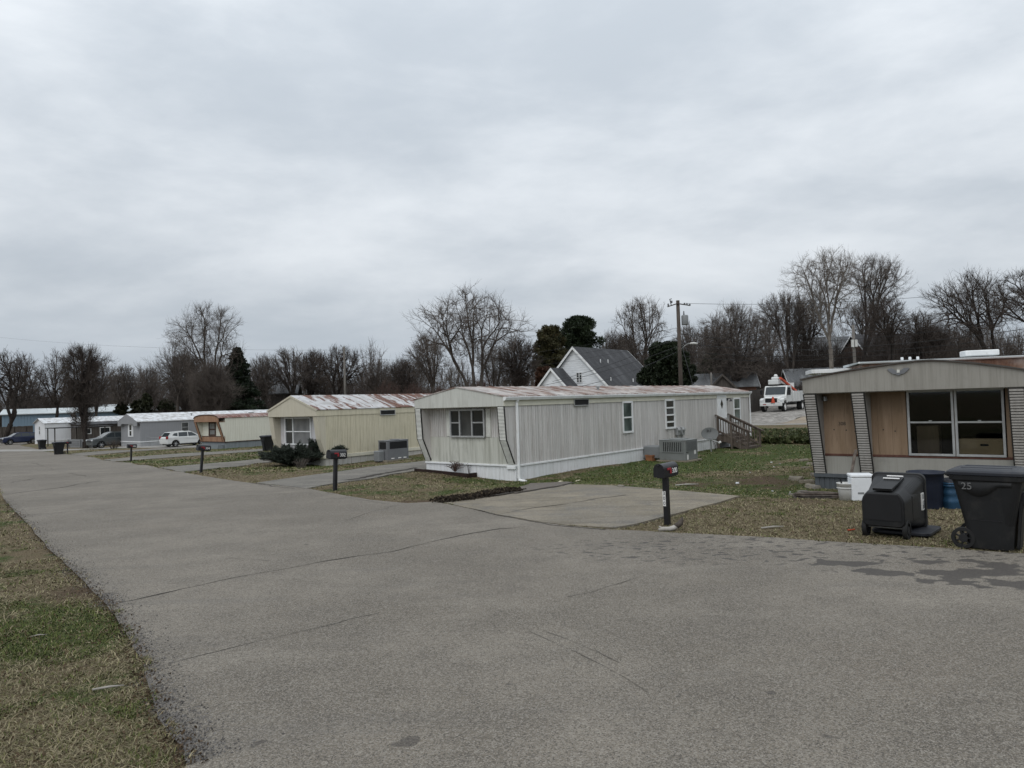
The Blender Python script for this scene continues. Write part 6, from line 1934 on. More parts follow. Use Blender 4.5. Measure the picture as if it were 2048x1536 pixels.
T1p = at(1355.5, 601, 50.0); pz = gz(T1p[0], T1p[1])
up, ub = pole('utility_pole', 'tall brown utility pole with a grey transformer behind the long white home', T1p, T1p[2] - pz, .165, .125, M['post_wood'])
H_ = T1p[2] - pz
m = MB(); m.bar((-.75, .0, H_ - .42), (.0, -.16, H_ - .22), .06, .07); m.bar((.0, -.16, H_ - .25), (.8, -.05, H_ - .38), .05, .07); m.build('crossarm', M['post_wood'], up)
for x, z in ((-.7, -.3), (-.45, -.1), (.45, -.28), (.62, -.30), (.82, -.34)):
    m = MB(); m.lathe([(.001, .1), (.05, .09), (.07, .04), (.04, .0), (.07, -.03), (.03, -.08)], (x, -.08, H_ + z), 10); m.build('insulator', M['mid_grey'], up)
m = MB(); m.tube([(-.5, -.1, H_ - .3), (-.58, -.1, H_ + .1), (-.45, -.1, H_ + .12)], .035, 6); m.build('fuse_cutout', M['black_paint'], up)
m = MB(); m.smooth = True; m.lathe([(.001, H_ - 1.75), (.22, H_ - 1.75), (.24, H_ - 1.7), (.24, H_ - 1.12), (.20, H_ - 1.06), (.001, H_ - 1.04)], (.44, -.05, 0), 20); tr_ = m.build('transformer', M['dish'], up)
m = MB(); m.lathe([(.05, H_ - 1.05), (.06, H_ - .95), (.04, H_ - .9), (.05, H_ - .82), (.02, H_ - .76), (.001, H_ - .75)], (.38, -.05, 0), 10); m.build('bushing', M['mid_grey'], tr_)
zl = at(1368, 690, 50)[2] - pz
m = MB(); m.tube([(.12, -.05, zl - .25), (.5, -.1, zl + .05), (.75, -.12, zl + .08)], .02, 6); m.build('lamp_arm', M['steel'], up)
m = MB(); m.smooth = True; m.tube([(.7, -.12, zl + .08), (.95, -.13, zl + .10), (1.25, -.14, zl + .06)], [.05, .085, .05], 10); m.build('street_lamp', M['white_plastic'], up)
P2p = at(688, 693, 88.0); z_ = gz(P2p[0], P2p[1])
pole('utility_pole', 'pale grey utility pole in front of the big spreading oak', P2p, P2p[2] - z_, .17, .12, M['grey_pole'])
P3p = at(1706, 650, 55.0); z_ = gz(P3p[0], P3p[1])
p3, b3 = pole('utility_pole', 'slim grey pole carrying a pale twin box behind the beige home', P3p, P3p[2] - z_, .14, .10, M['grey_pole'])
zz = at(1709, 687, 55)[2] - z_
for x in (-.17, .10):
    m = MB(); m.lathe([(.001, zz - .3), (.11, zz - .3), (.11, zz + .28), (.001, zz + .3)], (x, -.16, 0), 12); m.build('canister', M['white_plastic'], p3)
P4p = at(1422, 745, 66); z_ = gz(P4p[0], P4p[1])
pole('service_post', 'short grey service post in front of the low brick house', P4p, P4p[2] - z_, .09, .08, M['grey_pole'], cat='post')


def cable(name, label, a, b, sag, r=.012, group='overhead lines'):
    a = np.array(a); b = np.array(b); m = MB(); n = 14
    pts = [a + (b - a) * k / n - np.array([0, 0, sag * 4 * (k / n) * (1 - k / n)]) - a for k in range(n + 1)]
    m.tube(pts, r, 5); o = m.build(name, M['wire']); o.location = a
    return tag(o, label, 'cable', group)


Pr = at(2260, 520, 48)
cable('power_line', 'highest overhead line running off to the right from the crossarm of the tall pole', at(1376, 607, 50), at(2400, 520, 44), .9, .012)
low = [(668, 664, 'upper'), (686, 690, 'second'), (702, 707, 'third'), (712, 722, 'fourth')]
for (ya, yb, nm), r in zip(low, (.014, .02, .016, .014)):
    q1 = at(1364, ya, 50); q2 = at(1708, yb - (yb - 700) * .4, 54.8); q3 = at(2360, yb - 90, 44)
    cable('telephone_line', nm + ' low cable between the tall pole and the slim pole behind the beige home', q1, q2, .35, r)
    cable('telephone_line', nm + ' low cable running right from the slim pole above the beige home', q2, q3, .45, r)
for k, (ya, yb) in enumerate(((655, 712), (668, 733), (680, 742))):
    cable('power_line', ('upper', 'middle', 'lower')[k] + ' thin line sagging between the tall pole and the pale grey pole', at(1360, ya, 50), at(689, yb, 87.5), 1.3, .009)
for k, (ya, px, yb, Yd) in enumerate(((672, 1105, 757, 52), (690, 1085, 765, 45), (700, 1140, 772, 40))):
    cable('service_drop', ('upper', 'middle', 'lower')[k] + ' black service cable crossing before the white house', at(1361, ya, 50), at(px, yb + 6, Yd), .25, .014)
cable('guy_wire', 'steel guy wire slanting down right from the tall pole', at(1363, 690, 50), at(1392, 792, 47), .0, .02)
cable('power_line', 'long faint line crossing the sky above the far left trees', at(-120, 660, 150), at(689, 700, 88), 1.2, .010)
cable('power_line', 'lower faint line across the trees left of the pale grey pole', at(60, 768, 110), at(689, 733, 88), .8, .010)
cable('power_line', 'second faint line across the trees left of the pale grey pole', at(60, 786, 105), at(689, 745, 88), .8, .010)
# ------------------------------------------------------------------ bare trees (grown towards points of the crown's volume)
def env_points(shape, n, rng):
    """points in a unit crown: z 0..1, radius profile by shape; biased outwards"""
    out = []
    prof = {'round': lambda h: np.sqrt(np.clip(1 - (2 * h - 1) ** 2, 0, 1)) * (.9 + .1 * h),
            'vase': lambda h: np.clip(.25 + 1.15 * h ** .8, 0, 1) * np.sqrt(np.clip(1 - np.clip((h - .62) / .38, 0, 1) ** 2, 0, 1)),
            'dome': lambda h: np.clip(.75 + .6 * h, 0, 1) * np.sqrt(np.clip(1 - np.clip((h - .2) / .8, 0, 1) ** 2.4, 0, 1)),
            'broom': lambda h: np.clip(.3 + 1.5 * h, 0, 1) * np.where(h < .9, 1.0, .72),
            'column': lambda h: np.clip(.6 + .9 * h, 0, 1) * np.sqrt(np.clip(1 - np.clip((h - .72) / .28, 0, 1) ** 2, 0, 1)),
            'oval': lambda h: np.clip(np.sin(np.pi * (h * .82 + .12)), 0, 1) ** .8}[shape]
    while sum(len(o) for o in out) < n:
        h = rng.random(n); r = rng.random(n) ** .5; a = rng.random(n) * 2 * np.pi
        rr = prof(h)
        # lobes and gaps in the outline
        lob = .78 + .3 * np.sin(a * 3 + h * 5 + 1.3) * np.sin(a * 2 - h * 7) + .12 * np.sin(a * 7 + h * 11)
        k = rng.random(n) < rr ** 2 + .05
        p = np.c_[np.cos(a) * r * rr * lob, np.sin(a) * r * rr * lob, h][k]
        out.append(p)
    return np.concatenate(out)[:n]


def grow(height, crown0, width, depth, shape, n_pts, seed, fork=None, tip=.013, expo=2.2, twigs=3, twig_len=.75, droop=0.0, up=.1, wob=.07, adv=.30, lat=0.0, lean=.5):
    """hierarchy of forks: the crown's points are split again and again, each fork reaching towards its share"""
    rng = np.random.default_rng(seed)
    pts = env_points(shape, n_pts, rng)
    A = pts * np.array([width / 2, depth / 2, height - crown0]) + np.array([lat, 0, crown0])
    sa = []; sb = []; ra = []; rb = []; ends = []
    fork = crown0 * .9 if fork is None else fork

    def run(p, d, tgt, ln, n0, n1):
        """a slightly wandering limb of length ln; returns end and direction"""
        k = max(1, int(ln / .55)); r0 = tip * n0 ** (1 / expo); r1 = tip * n1 ** (1 / expo)
        for q in range(k):
            v = tgt - p; v /= np.linalg.norm(v) + 1e-9
            d = d * (1 - .55 / k ** .5) + v * (.62 / k ** .5) + rng.normal(size=3) * wob + np.array([0, 0, up * .12]); d /= np.linalg.norm(d)
            e = p + d * ln / k
            sa.append(p); sb.append(e); ra.append(r0 + (r1 - r0) * q / k); rb.append(r0 + (r1 - r0) * (q + 1) / k)
            p = e
        return p, d

    stack = [(np.zeros(3), np.array([rng.normal() * .03, rng.normal() * .03, 1.0]), np.arange(n_pts), 0)]
    while stack:
        p, d, ix, lev = stack.pop()
        n = len(ix); c = A[ix].mean(0)
        if n == 1:
            ln = min(np.linalg.norm(A[ix[0]] - p), 2.6)
            e, d = run(p, d, A[ix[0]], ln, 1.0, .6); ends.append((e, d)); continue
        dist = np.linalg.norm(c - p)
        if lev == 0: ln = fork; tgt = np.array([c[0] * .25, c[1] * .25, fork + 2])
        else:
            ln = max(.25, dist * (adv + .2 * rng.random())); tgt = c + np.array([0, 0, up * dist * .35])
        e, d = run(p, d, tgt, ln, n * 1.0, n * .92)
        D = A[ix] - e; D = D / (np.linalg.norm(D, axis=1)[:, None] + 1e-9)
        if n <= 3: groups = [ix[k:k + 1] for k in range(n)]
        else:
            m = D - D.mean(0)
            f_ = m[int(rng.integers(n))]; f_ = m[(m @ f_).argmin()]
            ax = m[(m @ f_).argmin()] - f_ + rng.normal(size=3) * .12
            q = D @ ax
            cut = np.quantile(q, .28 + .44 * rng.random())
            a, b = ix[q <= cut], ix[q > cut]
            if lev == 0 and n > 60:
                q2 = np.quantile(q, [.33, .66]); groups = [ix[q <= q2[0]], ix[(q > q2[0]) & (q <= q2[1])], ix[q > q2[1]]]
            else: groups = [g for g in (a, b) if len(g)]
        for g in groups: stack.append((e, d, g, lev + 1))
    sa = np.array(sa); sb = np.array(sb); ra = np.array(ra); rb = np.array(rb)
    fine = np.nonzero(rb < tip * 3.2)[0]
    fine = np.repeat(fine, 1)
    T = []
    dr0 = sb - sa; dr0 /= np.linalg.norm(dr0, axis=1)[:, None] + 1e-9
    for q in range(twigs):
        t_ = rng.random((len(fine), 1)); base = sa[fine] * (1 - t_) + sb[fine] * t_
        o = dr0[fine] * .85 + rng.normal(size=(len(fine), 3)) * .42 + np.array([0, 0, .18 + up * .5 - droop]); o /= np.linalg.norm(o, axis=1)[:, None]
        L_ = twig_len * (.4 + .8 * rng.random(len(fine)))[:, None]
        mid = base + o * L_ * .5; o2 = o + rng.normal(size=o.shape) * .25 + np.array([0, 0, .12 + up * .3 - droop]); o2 /= np.linalg.norm(o2, axis=1)[:, None]
        end = mid + o2 * L_ * .5
        T.append((base, mid, tip * .75, tip * .55)); T.append((mid, end, tip * .55, tip * .3))
        if q % 2 == 0:
            o3 = o + rng.normal(size=o.shape) * .5; o3 /= np.linalg.norm(o3, axis=1)[:, None]
            T.append((mid, mid + o3 * L_ * .4, tip * .45, tip * .28))
    return (sa, sb, ra, rb), T


def tubes(sa, sb, ra, rb, k):
    """k-sided frustums for many segments at once"""
    d = sb - sa; L_ = np.linalg.norm(d, axis=1); d = d / (L_[:, None] + 1e-9)
    h = np.where(np.abs(d[:, 2:3]) < .9, np.array([[0, 0, 1.0]]), np.array([[1.0, 0, 0]]))
    u = np.cross(d, h); u /= np.linalg.norm(u, axis=1)[:, None] + 1e-9; w = np.cross(u, d)
    n = len(sa); V = np.zeros((n, 2 * k, 3))
    for j in range(k):
        a = 2 * np.pi * j / k
        o = u * np.cos(a) + w * np.sin(a)
        V[:, j] = sa + o * np.reshape(ra, (-1, 1)) - d * np.reshape(ra, (-1, 1)) * .15
        V[:, k + j] = sb + o * np.reshape(rb, (-1, 1))
    b = (np.arange(n) * 2 * k)[:, None]
    Fq = np.concatenate([np.c_[b + j, b + (j + 1) % k, b + k + (j + 1) % k, b + k + j] for j in range(k)])
    return V.reshape(-1, 3), Fq


def tree_parts(g, trunk_min):
    (sa, sb, ra, rb), T = g
    big = rb > trunk_min
    tv, tf = tubes(sa[big], sb[big], ra[big], rb[big], 7)
    vs = []; fs = []; o = 0
    v, f = tubes(sa[~big], sb[~big], ra[~big], rb[~big], 4); vs.append(v); fs.append(f + o); o += len(v)
    for a, b, r0, r1 in T:
        v, f = tubes(a, b, np.full(len(a), r0), np.full(len(a), r1), 3)
        vs.append(v); fs.append(f + o); o += len(v)
    return (tv, tf), (np.concatenate(vs), np.concatenate(fs))


HT = {}


def bare_tree(label, px, Y, ytop, ycrown, pxl, pxr, shape='round', n=900, seed=1, bark='bark', twig='twig', name='bare_tree', depth=None, base=None, trunk_min=.045, group=None, **kw):
    """a leafless tree placed by its photo column and depth; crown given in photo pixels"""
    c = at(px, horizon(px), Y); z = gz(c[0], c[1]) if base is None else base
    top = at((pxl + pxr) / 2, ytop, Y)[2] - z; cr = at((pxl + pxr) / 2, ycrown, Y)[2] - z
    wdt = (pxr - pxl) / F_PX * Y; lat = ((pxl + pxr) / 2 - px) / F_PX * Y
    g = grow(top * .97, max(cr, .8), wdt * 1.06, (depth or wdt * .85), shape, n, seed, lat=lat, **kw)
    (tv, tf), (cv, cf) = tree_parts(g, trunk_min)
    HT[label] = top
    t = thing(name, label, 'tree', (c[0], c[1], z), 0, group)
    np_mesh('trunk', tv, tf, 4, M[bark], t, smooth=True); np_mesh('crown', cv, cf, 4, M[twig], t)
    return t


def copy_tree_at(src, label, px, Y, ytop, rz, wide=1.0):
    c = at(px, horizon(px), Y); z = gz(c[0], c[1])
    sc = (at(px, ytop, Y)[2] - z) / HT[src['label']]
    t = copy_tree(src)
    t.location = (c[0], c[1], z - .05); t.rotation_euler = (0, 0, rz); t.scale = (sc * wide, sc * wide, sc); t['label'] = label
    return t


big = bare_tree('large bare tree with many spreading stems rising behind the white and grey home', 943, 74, 566, 715, 808, 1078, 'dome', 1000, 3, twigs=3, twig_len=1.0, bark='bark', twig='twig', up=.03, fork=1.6, adv=.34)
tall = bare_tree('tall bare tree with upswept crown rising behind the grey and brown trimmed homes', 428, 108, 598, 800, 334, 502, 'vase', 1100, 12, twigs=3, twig_len=1.2, twig='twig', up=.45, fork=2.2, adv=.36)
left2 = bare_tree('bare tree with ascending limbs just left of the tall upswept one', 352, 112, 672, 810, 300, 412, 'oval', 750, 15, twigs=3, twig_len=1.1, twig='twig', up=.35, fork=2.0)
pear = bare_tree('dense many stemmed upright bare tree before the white home at the road end', 170, 79, 694, 868, 120, 212, 'broom', 1200, 5, twigs=4, twig_len=.9, bark='bark_dark', twig='twig_dark', up=1.6, fork=.7, adv=.36)
fuzzy = bare_tree('dense fuzzy upright bare tree right behind the grey home roof', 428, 96, 724, 835, 372, 478, 'oval', 1300, 9, twigs=5, twig_len=1.1, bark='bark', twig='twig', up=1.0, fork=1.2, adv=.36)
oak = bare_tree('spreading bare oak with thick dark forked trunk behind the yellow home', 672, 118, 684, 775, 618, 748, 'dome', 700, 21, twigs=3, twig_len=.9, tip=.02, bark='bark_dark', twig='twig_dark', up=.02, fork=2.6, adv=.28, wob=.13)
midl = bare_tree('smaller bare tree left beside the large spreading bare tree', 868, 86, 658, 770, 806, 905, 'round', 650, 31, twigs=3, bark='bark', twig='twig', fork=3)
dark_r = bare_tree('bushy dark bare tree between the large bare tree and the cedar', 1030, 80, 668, 780, 985, 1092, 'round', 1100, 33, twigs=3, bark='bark_dark', twig='twig_dark', fork=1.8)
multi = bare_tree('upright many stemmed bare tree left of the tall utility pole', 1285, 92, 586, 720, 1232, 1345, 'column', 800, 41, twigs=3, twig='twig', up=.3, fork=1.5, adv=.36)
small_p = bare_tree('small rounded bare tree right of the dark pine', 1222, 98, 652, 755, 1190, 1262, 'dome', 600, 43, twigs=4, fork=2.5)
domed = bare_tree('broad domed bare tree with dense upswept twigs right of the tall pole', 1472, 84, 602, 760, 1384, 1566, 'dome', 1700, 51, twigs=4, twig_len=1.0, bark='bark_dark', twig='twig', up=.3, fork=1.5, adv=.32)
syc = bare_tree('tall pale barked bare tree towering over the bucket truck', 1664, 92, 487, 665, 1572, 1756, 'vase', 1050, 61, twigs=3, twig_len=1.0, bark='bark_pale', twig='twig_pale', up=.12, tip=.012, fork=7.0, adv=.32)
syc2 = bare_tree('second tall bare tree leaning right beside the pale barked one', 1712, 97, 498, 640, 1690, 1832, 'vase', 850, 64, twigs=3, twig_len=1.0, bark='bark_dark', twig='twig', up=.15, fork=5.0, adv=.34)
gnarl = bare_tree('gnarled bare tree with crooked dark limbs behind the beige home', 1782, 84, 582, 690, 1722, 1838, 'round', 600, 66, twigs=3, bark='bark_dark', twig='twig_dark', tip=.014, fork=3.0, wob=.14)
right1 = bare_tree('broad dark bare tree with wide arching limbs over the beige home', 1972, 72, 532, 670, 1846, 2052, 'dome', 850, 71, twigs=3, twig_len=.85, bark='bark_dark', twig='twig_dark', tip=.014, up=.0, fork=2.5, wob=.1)
right2 = bare_tree('dark bare tree cut by the right edge above the beige home', 2066, 76, 528, 640, 1960, 2180, 'dome', 800, 73, twigs=3, bark='bark_dark', twig='twig_dark', tip=.014, up=.08, fork=4.0, wob=.1)
lean = bare_tree('slim bare tree in the dense wood left of the pale barked tall tree', 1575, 100, 572, 690, 1512, 1648, 'vase', 1200, 81, twigs=3, twig='twig', up=.15, fork=3)
edge1 = bare_tree('dark crooked bare oak at the far left edge', 14, 112, 690, 815, -60, 78, 'round', 650, 91, twigs=3, bark='bark_dark', twig='twig_dark', tip=.02, fork=3, wob=.14)
edge2 = bare_tree('wide bare tree between the far left oak and the many stemmed tree', 108, 116, 692, 815, 64, 160, 'dome', 650, 93, twigs=3, bark='bark_dark', twig='twig_dark', tip=.015, fork=3, wob=.12)
copies = [
    (small_p, 'rounded bare tree in the gap right of the many stemmed upright tree', 245, 128, 720, 1.0, 1.25),
    (midl, 'slender bare tree between the gap and the tall upswept bare tree', 300, 124, 730, 2.2, 1.2),
    (small_p, 'bare tree just right of the dark spruce', 528, 120, 700, 2.0, 1.3),
    (midl, 'bare tree between the spruce and the spreading oak', 588, 124, 690, .5, 1.3),
    (dark_r, 'dark bare tree close behind the ridge of the yellow home', 628, 132, 694, 1.7, 1.2),
    (small_p, 'low bare tree right of the spreading oak', 760, 128, 712, 4.0, 1.4),
    (dark_r, 'dark bare tree behind the smaller one left of the large bare tree', 815, 112, 712, 3.0, 1.1),
    (midl, 'bare tree behind the cedar above the small gable', 1090, 112, 690, 3.6, 1.1),
    (dark_r, 'dark bare tree behind the small rounded one right of the pine', 1250, 118, 660, .8, 1),
    (midl, 'bare tree behind the transformer of the tall pole', 1385, 108, 640, 5.0, 1),
    (multi, 'upright bare tree between the domed tree and the slim one', 1545, 118, 620, 1.1, 1),
    (gnarl, 'crooked bare tree rising behind the bucket truck', 1618, 108, 590, 2.4, 1),
    (gnarl, 'crooked bare tree right of the slim grey pole', 1846, 96, 612, 4.2, 1),
    (dark_r, 'dark bushy bare tree left below the broad arching bare tree', 1880, 98, 640, 2.9, 1),
    (lean, 'upright bare tree filling the wood behind the domed one', 1440, 116, 640, 3.3, 1.1),
    (edge2, 'bare tree seen faintly past the far left oak', 52, 142, 700, 2.0, 1.3),
    (midl, 'bare tree behind the many stemmed upright tree at the road end', 190, 134, 712, 4.4, 1.2),
    (dark_r, 'dark bare tree behind the dense fuzzy upright tree', 372, 130, 700, 5.1, 1.2),
    (lean, 'bare tree behind the large spreading bare tree', 985, 108, 690, .6, 1.1),
    (lean, 'upright bare tree between the slim grey pole and the crooked ones', 1740, 120, 590, 1.9, 1),
]
for src, lab, px, Y, yt, rz, wd in copies: copy_tree_at(src, lab, px, Y, yt, rz, wd)

# ------------------------------------------------------------------ far wood: one mass of stems and twigs
protos = []
for sd, sh, w_, h_ in ((101, 'round', 6.5, 9.0), (102, 'oval', 5.0, 8.0), (103, 'dome', 7.5, 7.5), (104, 'round', 5.5, 6.0)):
    (a, b_), (c_, d_) = tree_parts(grow(h_, h_ * .08, w_, w_, sh, 150, sd, twigs=3, twig_len=1.3, tip=.017, fork=.5, adv=.3), .05)
    protos.append((np.concatenate([a, c_]), np.concatenate([b_, d_ + len(a)])))


def wood_mass(name, label, spots, mat, seed):
    rng = np.random.default_rng(seed); vs = []; fs = []; o = 0
    for px, Y, s in spots:
        v, f = protos[rng.integers(len(protos))]
        c = at(px, horizon(px), Y); z = gz(c[0], c[1])
        a = rng.random() * 6.28; ca, sa_ = math.cos(a), math.sin(a)
        q = np.c_[(v[:, 0] * ca - v[:, 1] * sa_) * s + c[0], (v[:, 0] * sa_ + v[:, 1] * ca) * s + c[1], v[:, 2] * s * (.85 + .3 * rng.random()) + z - .2]
        vs.append(q); fs.append(f + o); o += len(q)
    ob = np_mesh(name, np.concatenate(vs), np.concatenate(fs), 4, mat)
    return tag(ob, label, kind='stuff')


rng_ = np.random.default_rng(77)
sp = [(px, (150 if px < 290 else 130) + 22 * rng_.random(), (.85 if px < 290 else .8) + .45 * rng_.random()) for px in np.arange(-160, 780, 11)]
sp += [(px, 116 + 8 * rng_.random(), .5 + .25 * rng_.random()) for px in np.arange(285, 780, 15)]
wood_mass('woods', 'grey brown leafless wood closing the view behind the homes at the road end', sp, M['twig_dark'], 1)
sp = [(px, 98 + 16 * rng_.random(), .62 + .22 * rng_.random()) for px in np.arange(730, 1110, 7)]
wood_mass('woods', 'reddish brown leafless thicket behind the white and grey home', sp, M['twig_red'], 2)
sp = [(px, 100 + 22 * rng_.random(), .85 + .4 * rng_.random()) for px in np.arange(1180, 1960, 9)]
sp += [(px, 88 + 8 * rng_.random(), .34 + .14 * rng_.random()) for px in np.arange(1390, 1640, 10)]
sp += [(px, 82 + 14 * rng_.random(), .6 + .3 * rng_.random()) for px in np.arange(1680, 2260, 15)]
wood_mass('woods', 'dark leafless wood up the slope behind the bucket truck and beige home', sp, M['twig_dark'], 3)
sp = [(px, 150 + 40 * rng_.random(), 1.35 + .5 * rng_.random()) for px in np.arange(-300, 2500, 18)]
wood_mass('woods', 'farthest leafless wood along the skyline', sp, M['twig'], 4)

# ------------------------------------------------------------------ evergreens: crowns of many small leaf sprays
def leaf_cloud(centres, radii, n_per, size, rng, cols, squash=.7, needle=False):
    """small leaf-like triangles filling clumps; returns verts, faces, colour per vertex"""
    C_ = np.repeat(centres, n_per, axis=0); Rr = np.repeat(radii, n_per)[:, None]
    d = rng.normal(size=C_.shape); d /= np.linalg.norm(d, axis=1)[:, None]
    p = C_ + d * Rr * (rng.random((len(C_), 1)) ** .45) * np.array([1, 1, squash])
    o = d * .7 + rng.normal(size=d.shape) * .6 + np.array([0, 0, .25]); o /= np.linalg.norm(o, axis=1)[:, None]
    s = np.cross(o, rng.normal(size=o.shape)); s /= np.linalg.norm(s, axis=1)[:, None] + 1e-9
    L_ = size * (.6 + .8 * rng.random((len(p), 1))); wd = L_ * (.16 if needle else .34)
    V = np.stack([p - s * wd * .4, p + s * wd * .4, p + o * L_ * .6 + s * wd, p + o * L_, p + o * L_ * .6 - s * wd], 1)
    n = len(p); b = (np.arange(n) * 5)[:, None]
    Fc = np.concatenate([np.c_[b, b + 1, b + 2, b + 4], np.c_[b + 4, b + 2, b + 3, b + 3]])[:, :4]
    V = V.reshape(-1, 3)
    tri = np.concatenate([np.c_[b, b + 1, b + 2], np.c_[b, b + 2, b + 4], np.c_[b + 4, b + 2, b + 3]])
    t = rng.random((n, 1)); clump = np.repeat(rng.random(len(centres)), n_per)[:, None]
    t = np.clip(t * .55 + clump * .45, 0, 1)
    col = np.array(cols[0]) * (1 - t) + np.array(cols[1]) * t
    if len(cols) > 2:
        k = rng.random(n) < .06; col[k] = cols[2]
    return V, tri, np.repeat(col, 5, axis=0)


def evergreen(name, label, px, Y, ytop, ybot, pxl, pxr, kind, seed, cols, n_cl, n_per, size, squash=.7, needle=False, cat='tree', group=None):
    rng = np.random.default_rng(seed)
    c = at(px, horizon(px), Y); z = gz(c[0], c[1])
    top = at((pxl + pxr) / 2, ytop, Y)[2] - z; bot = max(at((pxl + pxr) / 2, ybot, Y)[2] - z, .2)
    w = (pxr - pxl) / F_PX * Y / 2; H = top - bot; lat = ((pxl + pxr) / 2 - px) / F_PX * Y
    t = thing(name, label, cat, (c[0], c[1], z), 0, group)
    cs = []; rs = []
    segs = []
    for i in range(n_cl):
        h = rng.random(); a = rng.random() * 6.283
        if kind == 'cone': pr = (1 - h) ** .85 * (.82 + .28 * math.sin(a * 5 + h * 40)) + .03; h2 = h; rad = .55 * (1 - h * .6)
        elif kind == 'pine': h = h ** .8; pr = math.sqrt(max(0, 1 - (1.7 * h - .75) ** 2 / 1.05)) * (.75 + .35 * math.sin(a * 3 + h * 9)); h2 = h; rad = .75 - .2 * h
        elif kind == 'column': pr = math.sin(math.pi * min(1, h * .9 + .12)) ** .5 * (.85 + .2 * math.sin(a * 4)); h2 = h; rad = .4
        else: pr = math.sqrt(max(0, 1 - (h * 1.12 - .22) ** 2)) * (.82 + .25 * math.sin(a * 4 + h * 6) * math.sin(a * 2 + 1)); h2 = h; rad = .62
        rr = (rng.random() ** .35) * pr * w
        p = np.array([math.cos(a) * rr + lat, math.sin(a) * rr, bot + h2 * H - (.18 * rr if kind == 'cone' else 0)])
        cs.append(p); rs.append(rad * w * (.26 if kind != 'column' else .5))
        segs.append((np.array([lat * min(1, p[2] / top), 0, max(p[2] - .35 * rr, .1)]), p))
    V, Fc, colr = leaf_cloud(np.array(cs), np.array(rs), n_per, size, rng, cols, squash, needle)
    np_mesh('crown', V, Fc, 3, M['leaf'], t, attrs={'tint': colr})
    sa = np.array([s[0] for s in segs]); sb = np.array([s[1] for s in segs])
    v1, f1 = tubes(sa, sb, np.full(len(sa), .05), np.full(len(sa), .015), 4)
    k = 8; zz = np.linspace(-.3, top * .93, k + 1)
    ta = np.c_[lat * np.clip(zz[:-1] / top, 0, 1), zz[:-1] * 0, zz[:-1]]; tb = np.c_[lat * np.clip(zz[1:] / top, 0, 1), zz[1:] * 0, zz[1:]]
    r_ = np.linspace(.05 + w * .055, .03, k + 1)
    v2, f2 = tubes(ta, tb, r_[:-1], r_[1:], 8)
    np_mesh('trunk', np.concatenate([v2, v1]), np.concatenate([f2, f1 + len(v2)]), 4, M['bark_dark'], t)
    return t


G_dk = [(.008, .013, .007), (.028, .040, .018)]
evergreen('pine_tree', 'dark green pine rising behind the white lapboard house', 1156, 92, 636, 712, 1116, 1208, 'pine', 1, [(.008, .014, .006), (.030, .046, .018)], 210, 150, .28, .6, True)
evergreen('cedar_tree', 'olive brown cedar left of the dark pine', 1098, 88, 655, 770, 1064, 1140, 'pine', 2, [(.026, .026, .011), (.072, .066, .026), (.10, .07, .03)], 230, 150, .25, .7, True)
evergreen('evergreen_tree', 'broad dark evergreen between the white house and the tall pole', 1336, 63, 690, 775, 1284, 1388, 'dome', 3, G_dk, 260, 190, .24, .7)
evergreen('spruce_tree', 'dark spruce standing right of the dense fuzzy bare tree', 476, 112, 698, 828, 420, 534, 'cone', 4, [(.006, .011, .006), (.020, .032, .014)], 380, 110, .34, .45, True)
for k, (px, Y, yt, pl, pr_, lab) in enumerate(((292, 120, 789, 276, 308, 'tallest dark arborvitae behind the flat grey home'), (272, 124, 804, 262, 282, 'narrow dark arborvitae left of the tallest one'), (243, 128, 806, 232, 254, 'low rounded dark evergreen above the pale hipped roof'), (333, 122, 802, 312, 352, 'dark evergreen behind the grey home roof, right of the tallest arborvitae'))):
    evergreen('arborvitae', lab, px, Y, yt, 842, pl, pr_, 'column', 10 + k, [(.010, .013, .006), (.034, .038, .016)], 60, 110, .3, .8)
evergreen('evergreen_tree', 'dark evergreen mass right of the tall pole, over the low brick house', 1432, 92, 708, 780, 1394, 1474, 'dome', 20, G_dk, 160, 130, .3, .7)
evergreen('bush', 'rust brown leafy bush left of the white house wing', 1085, 74, 734, 790, 1066, 1110, 'dome', 24, [(.040, .018, .010), (.085, .042, .024)], 60, 110, .2, .8, cat='bush')

# juniper by the yellow home
c = gp(585, 934)
js = thing('juniper_shrub', 'dark spreading juniper with feathery arching branches before the yellow home', 'shrub', c + np.array([-.12, .5, 0]), scale=(1.18, 1.0, .95))
rng = np.random.default_rng(8); vs = []; fs = []; cl = []; o = 0; sa = []; sb = []
def spray(root, tip, n, lw):
    global o
    t_ = np.linspace(.15, 1, n)[:, None]
    arc = root + (tip - root) * t_ + np.array([0, 0, 1]) * (np.sin(t_ * np.pi * .9) * np.linalg.norm(tip - root) * .12)
    for q in range(9):
        d = (tip - root) / np.linalg.norm(tip - root)
        off = rng.normal(size=arc.shape) * .5 + d * .9 + np.array([0, 0, .25]); off /= np.linalg.norm(off, axis=1)[:, None]
        s = np.cross(off, rng.normal(size=off.shape)); s /= np.linalg.norm(s, axis=1)[:, None] + 1e-9
        L_ = lw * (.5 + .8 * rng.random((n, 1))) * (1.1 - .5 * t_)
        p = arc + rng.normal(size=arc.shape) * .03
        V = np.stack([p - s * .018, p + s * .018, p + off * L_], 1).reshape(-1, 3)
        vs.append(V); fs.append((np.arange(n) * 3)[:, None] + np.array([[0, 1, 2]]) + o); o += len(V)
        tt = rng.random((n, 1)); col = np.array([.012, .017, .013]) * (1 - tt) + np.array([.050, .062, .046]) * tt
        cl.append(np.repeat(col, 3, axis=0))
    sa.append(root); sb.append(tip)
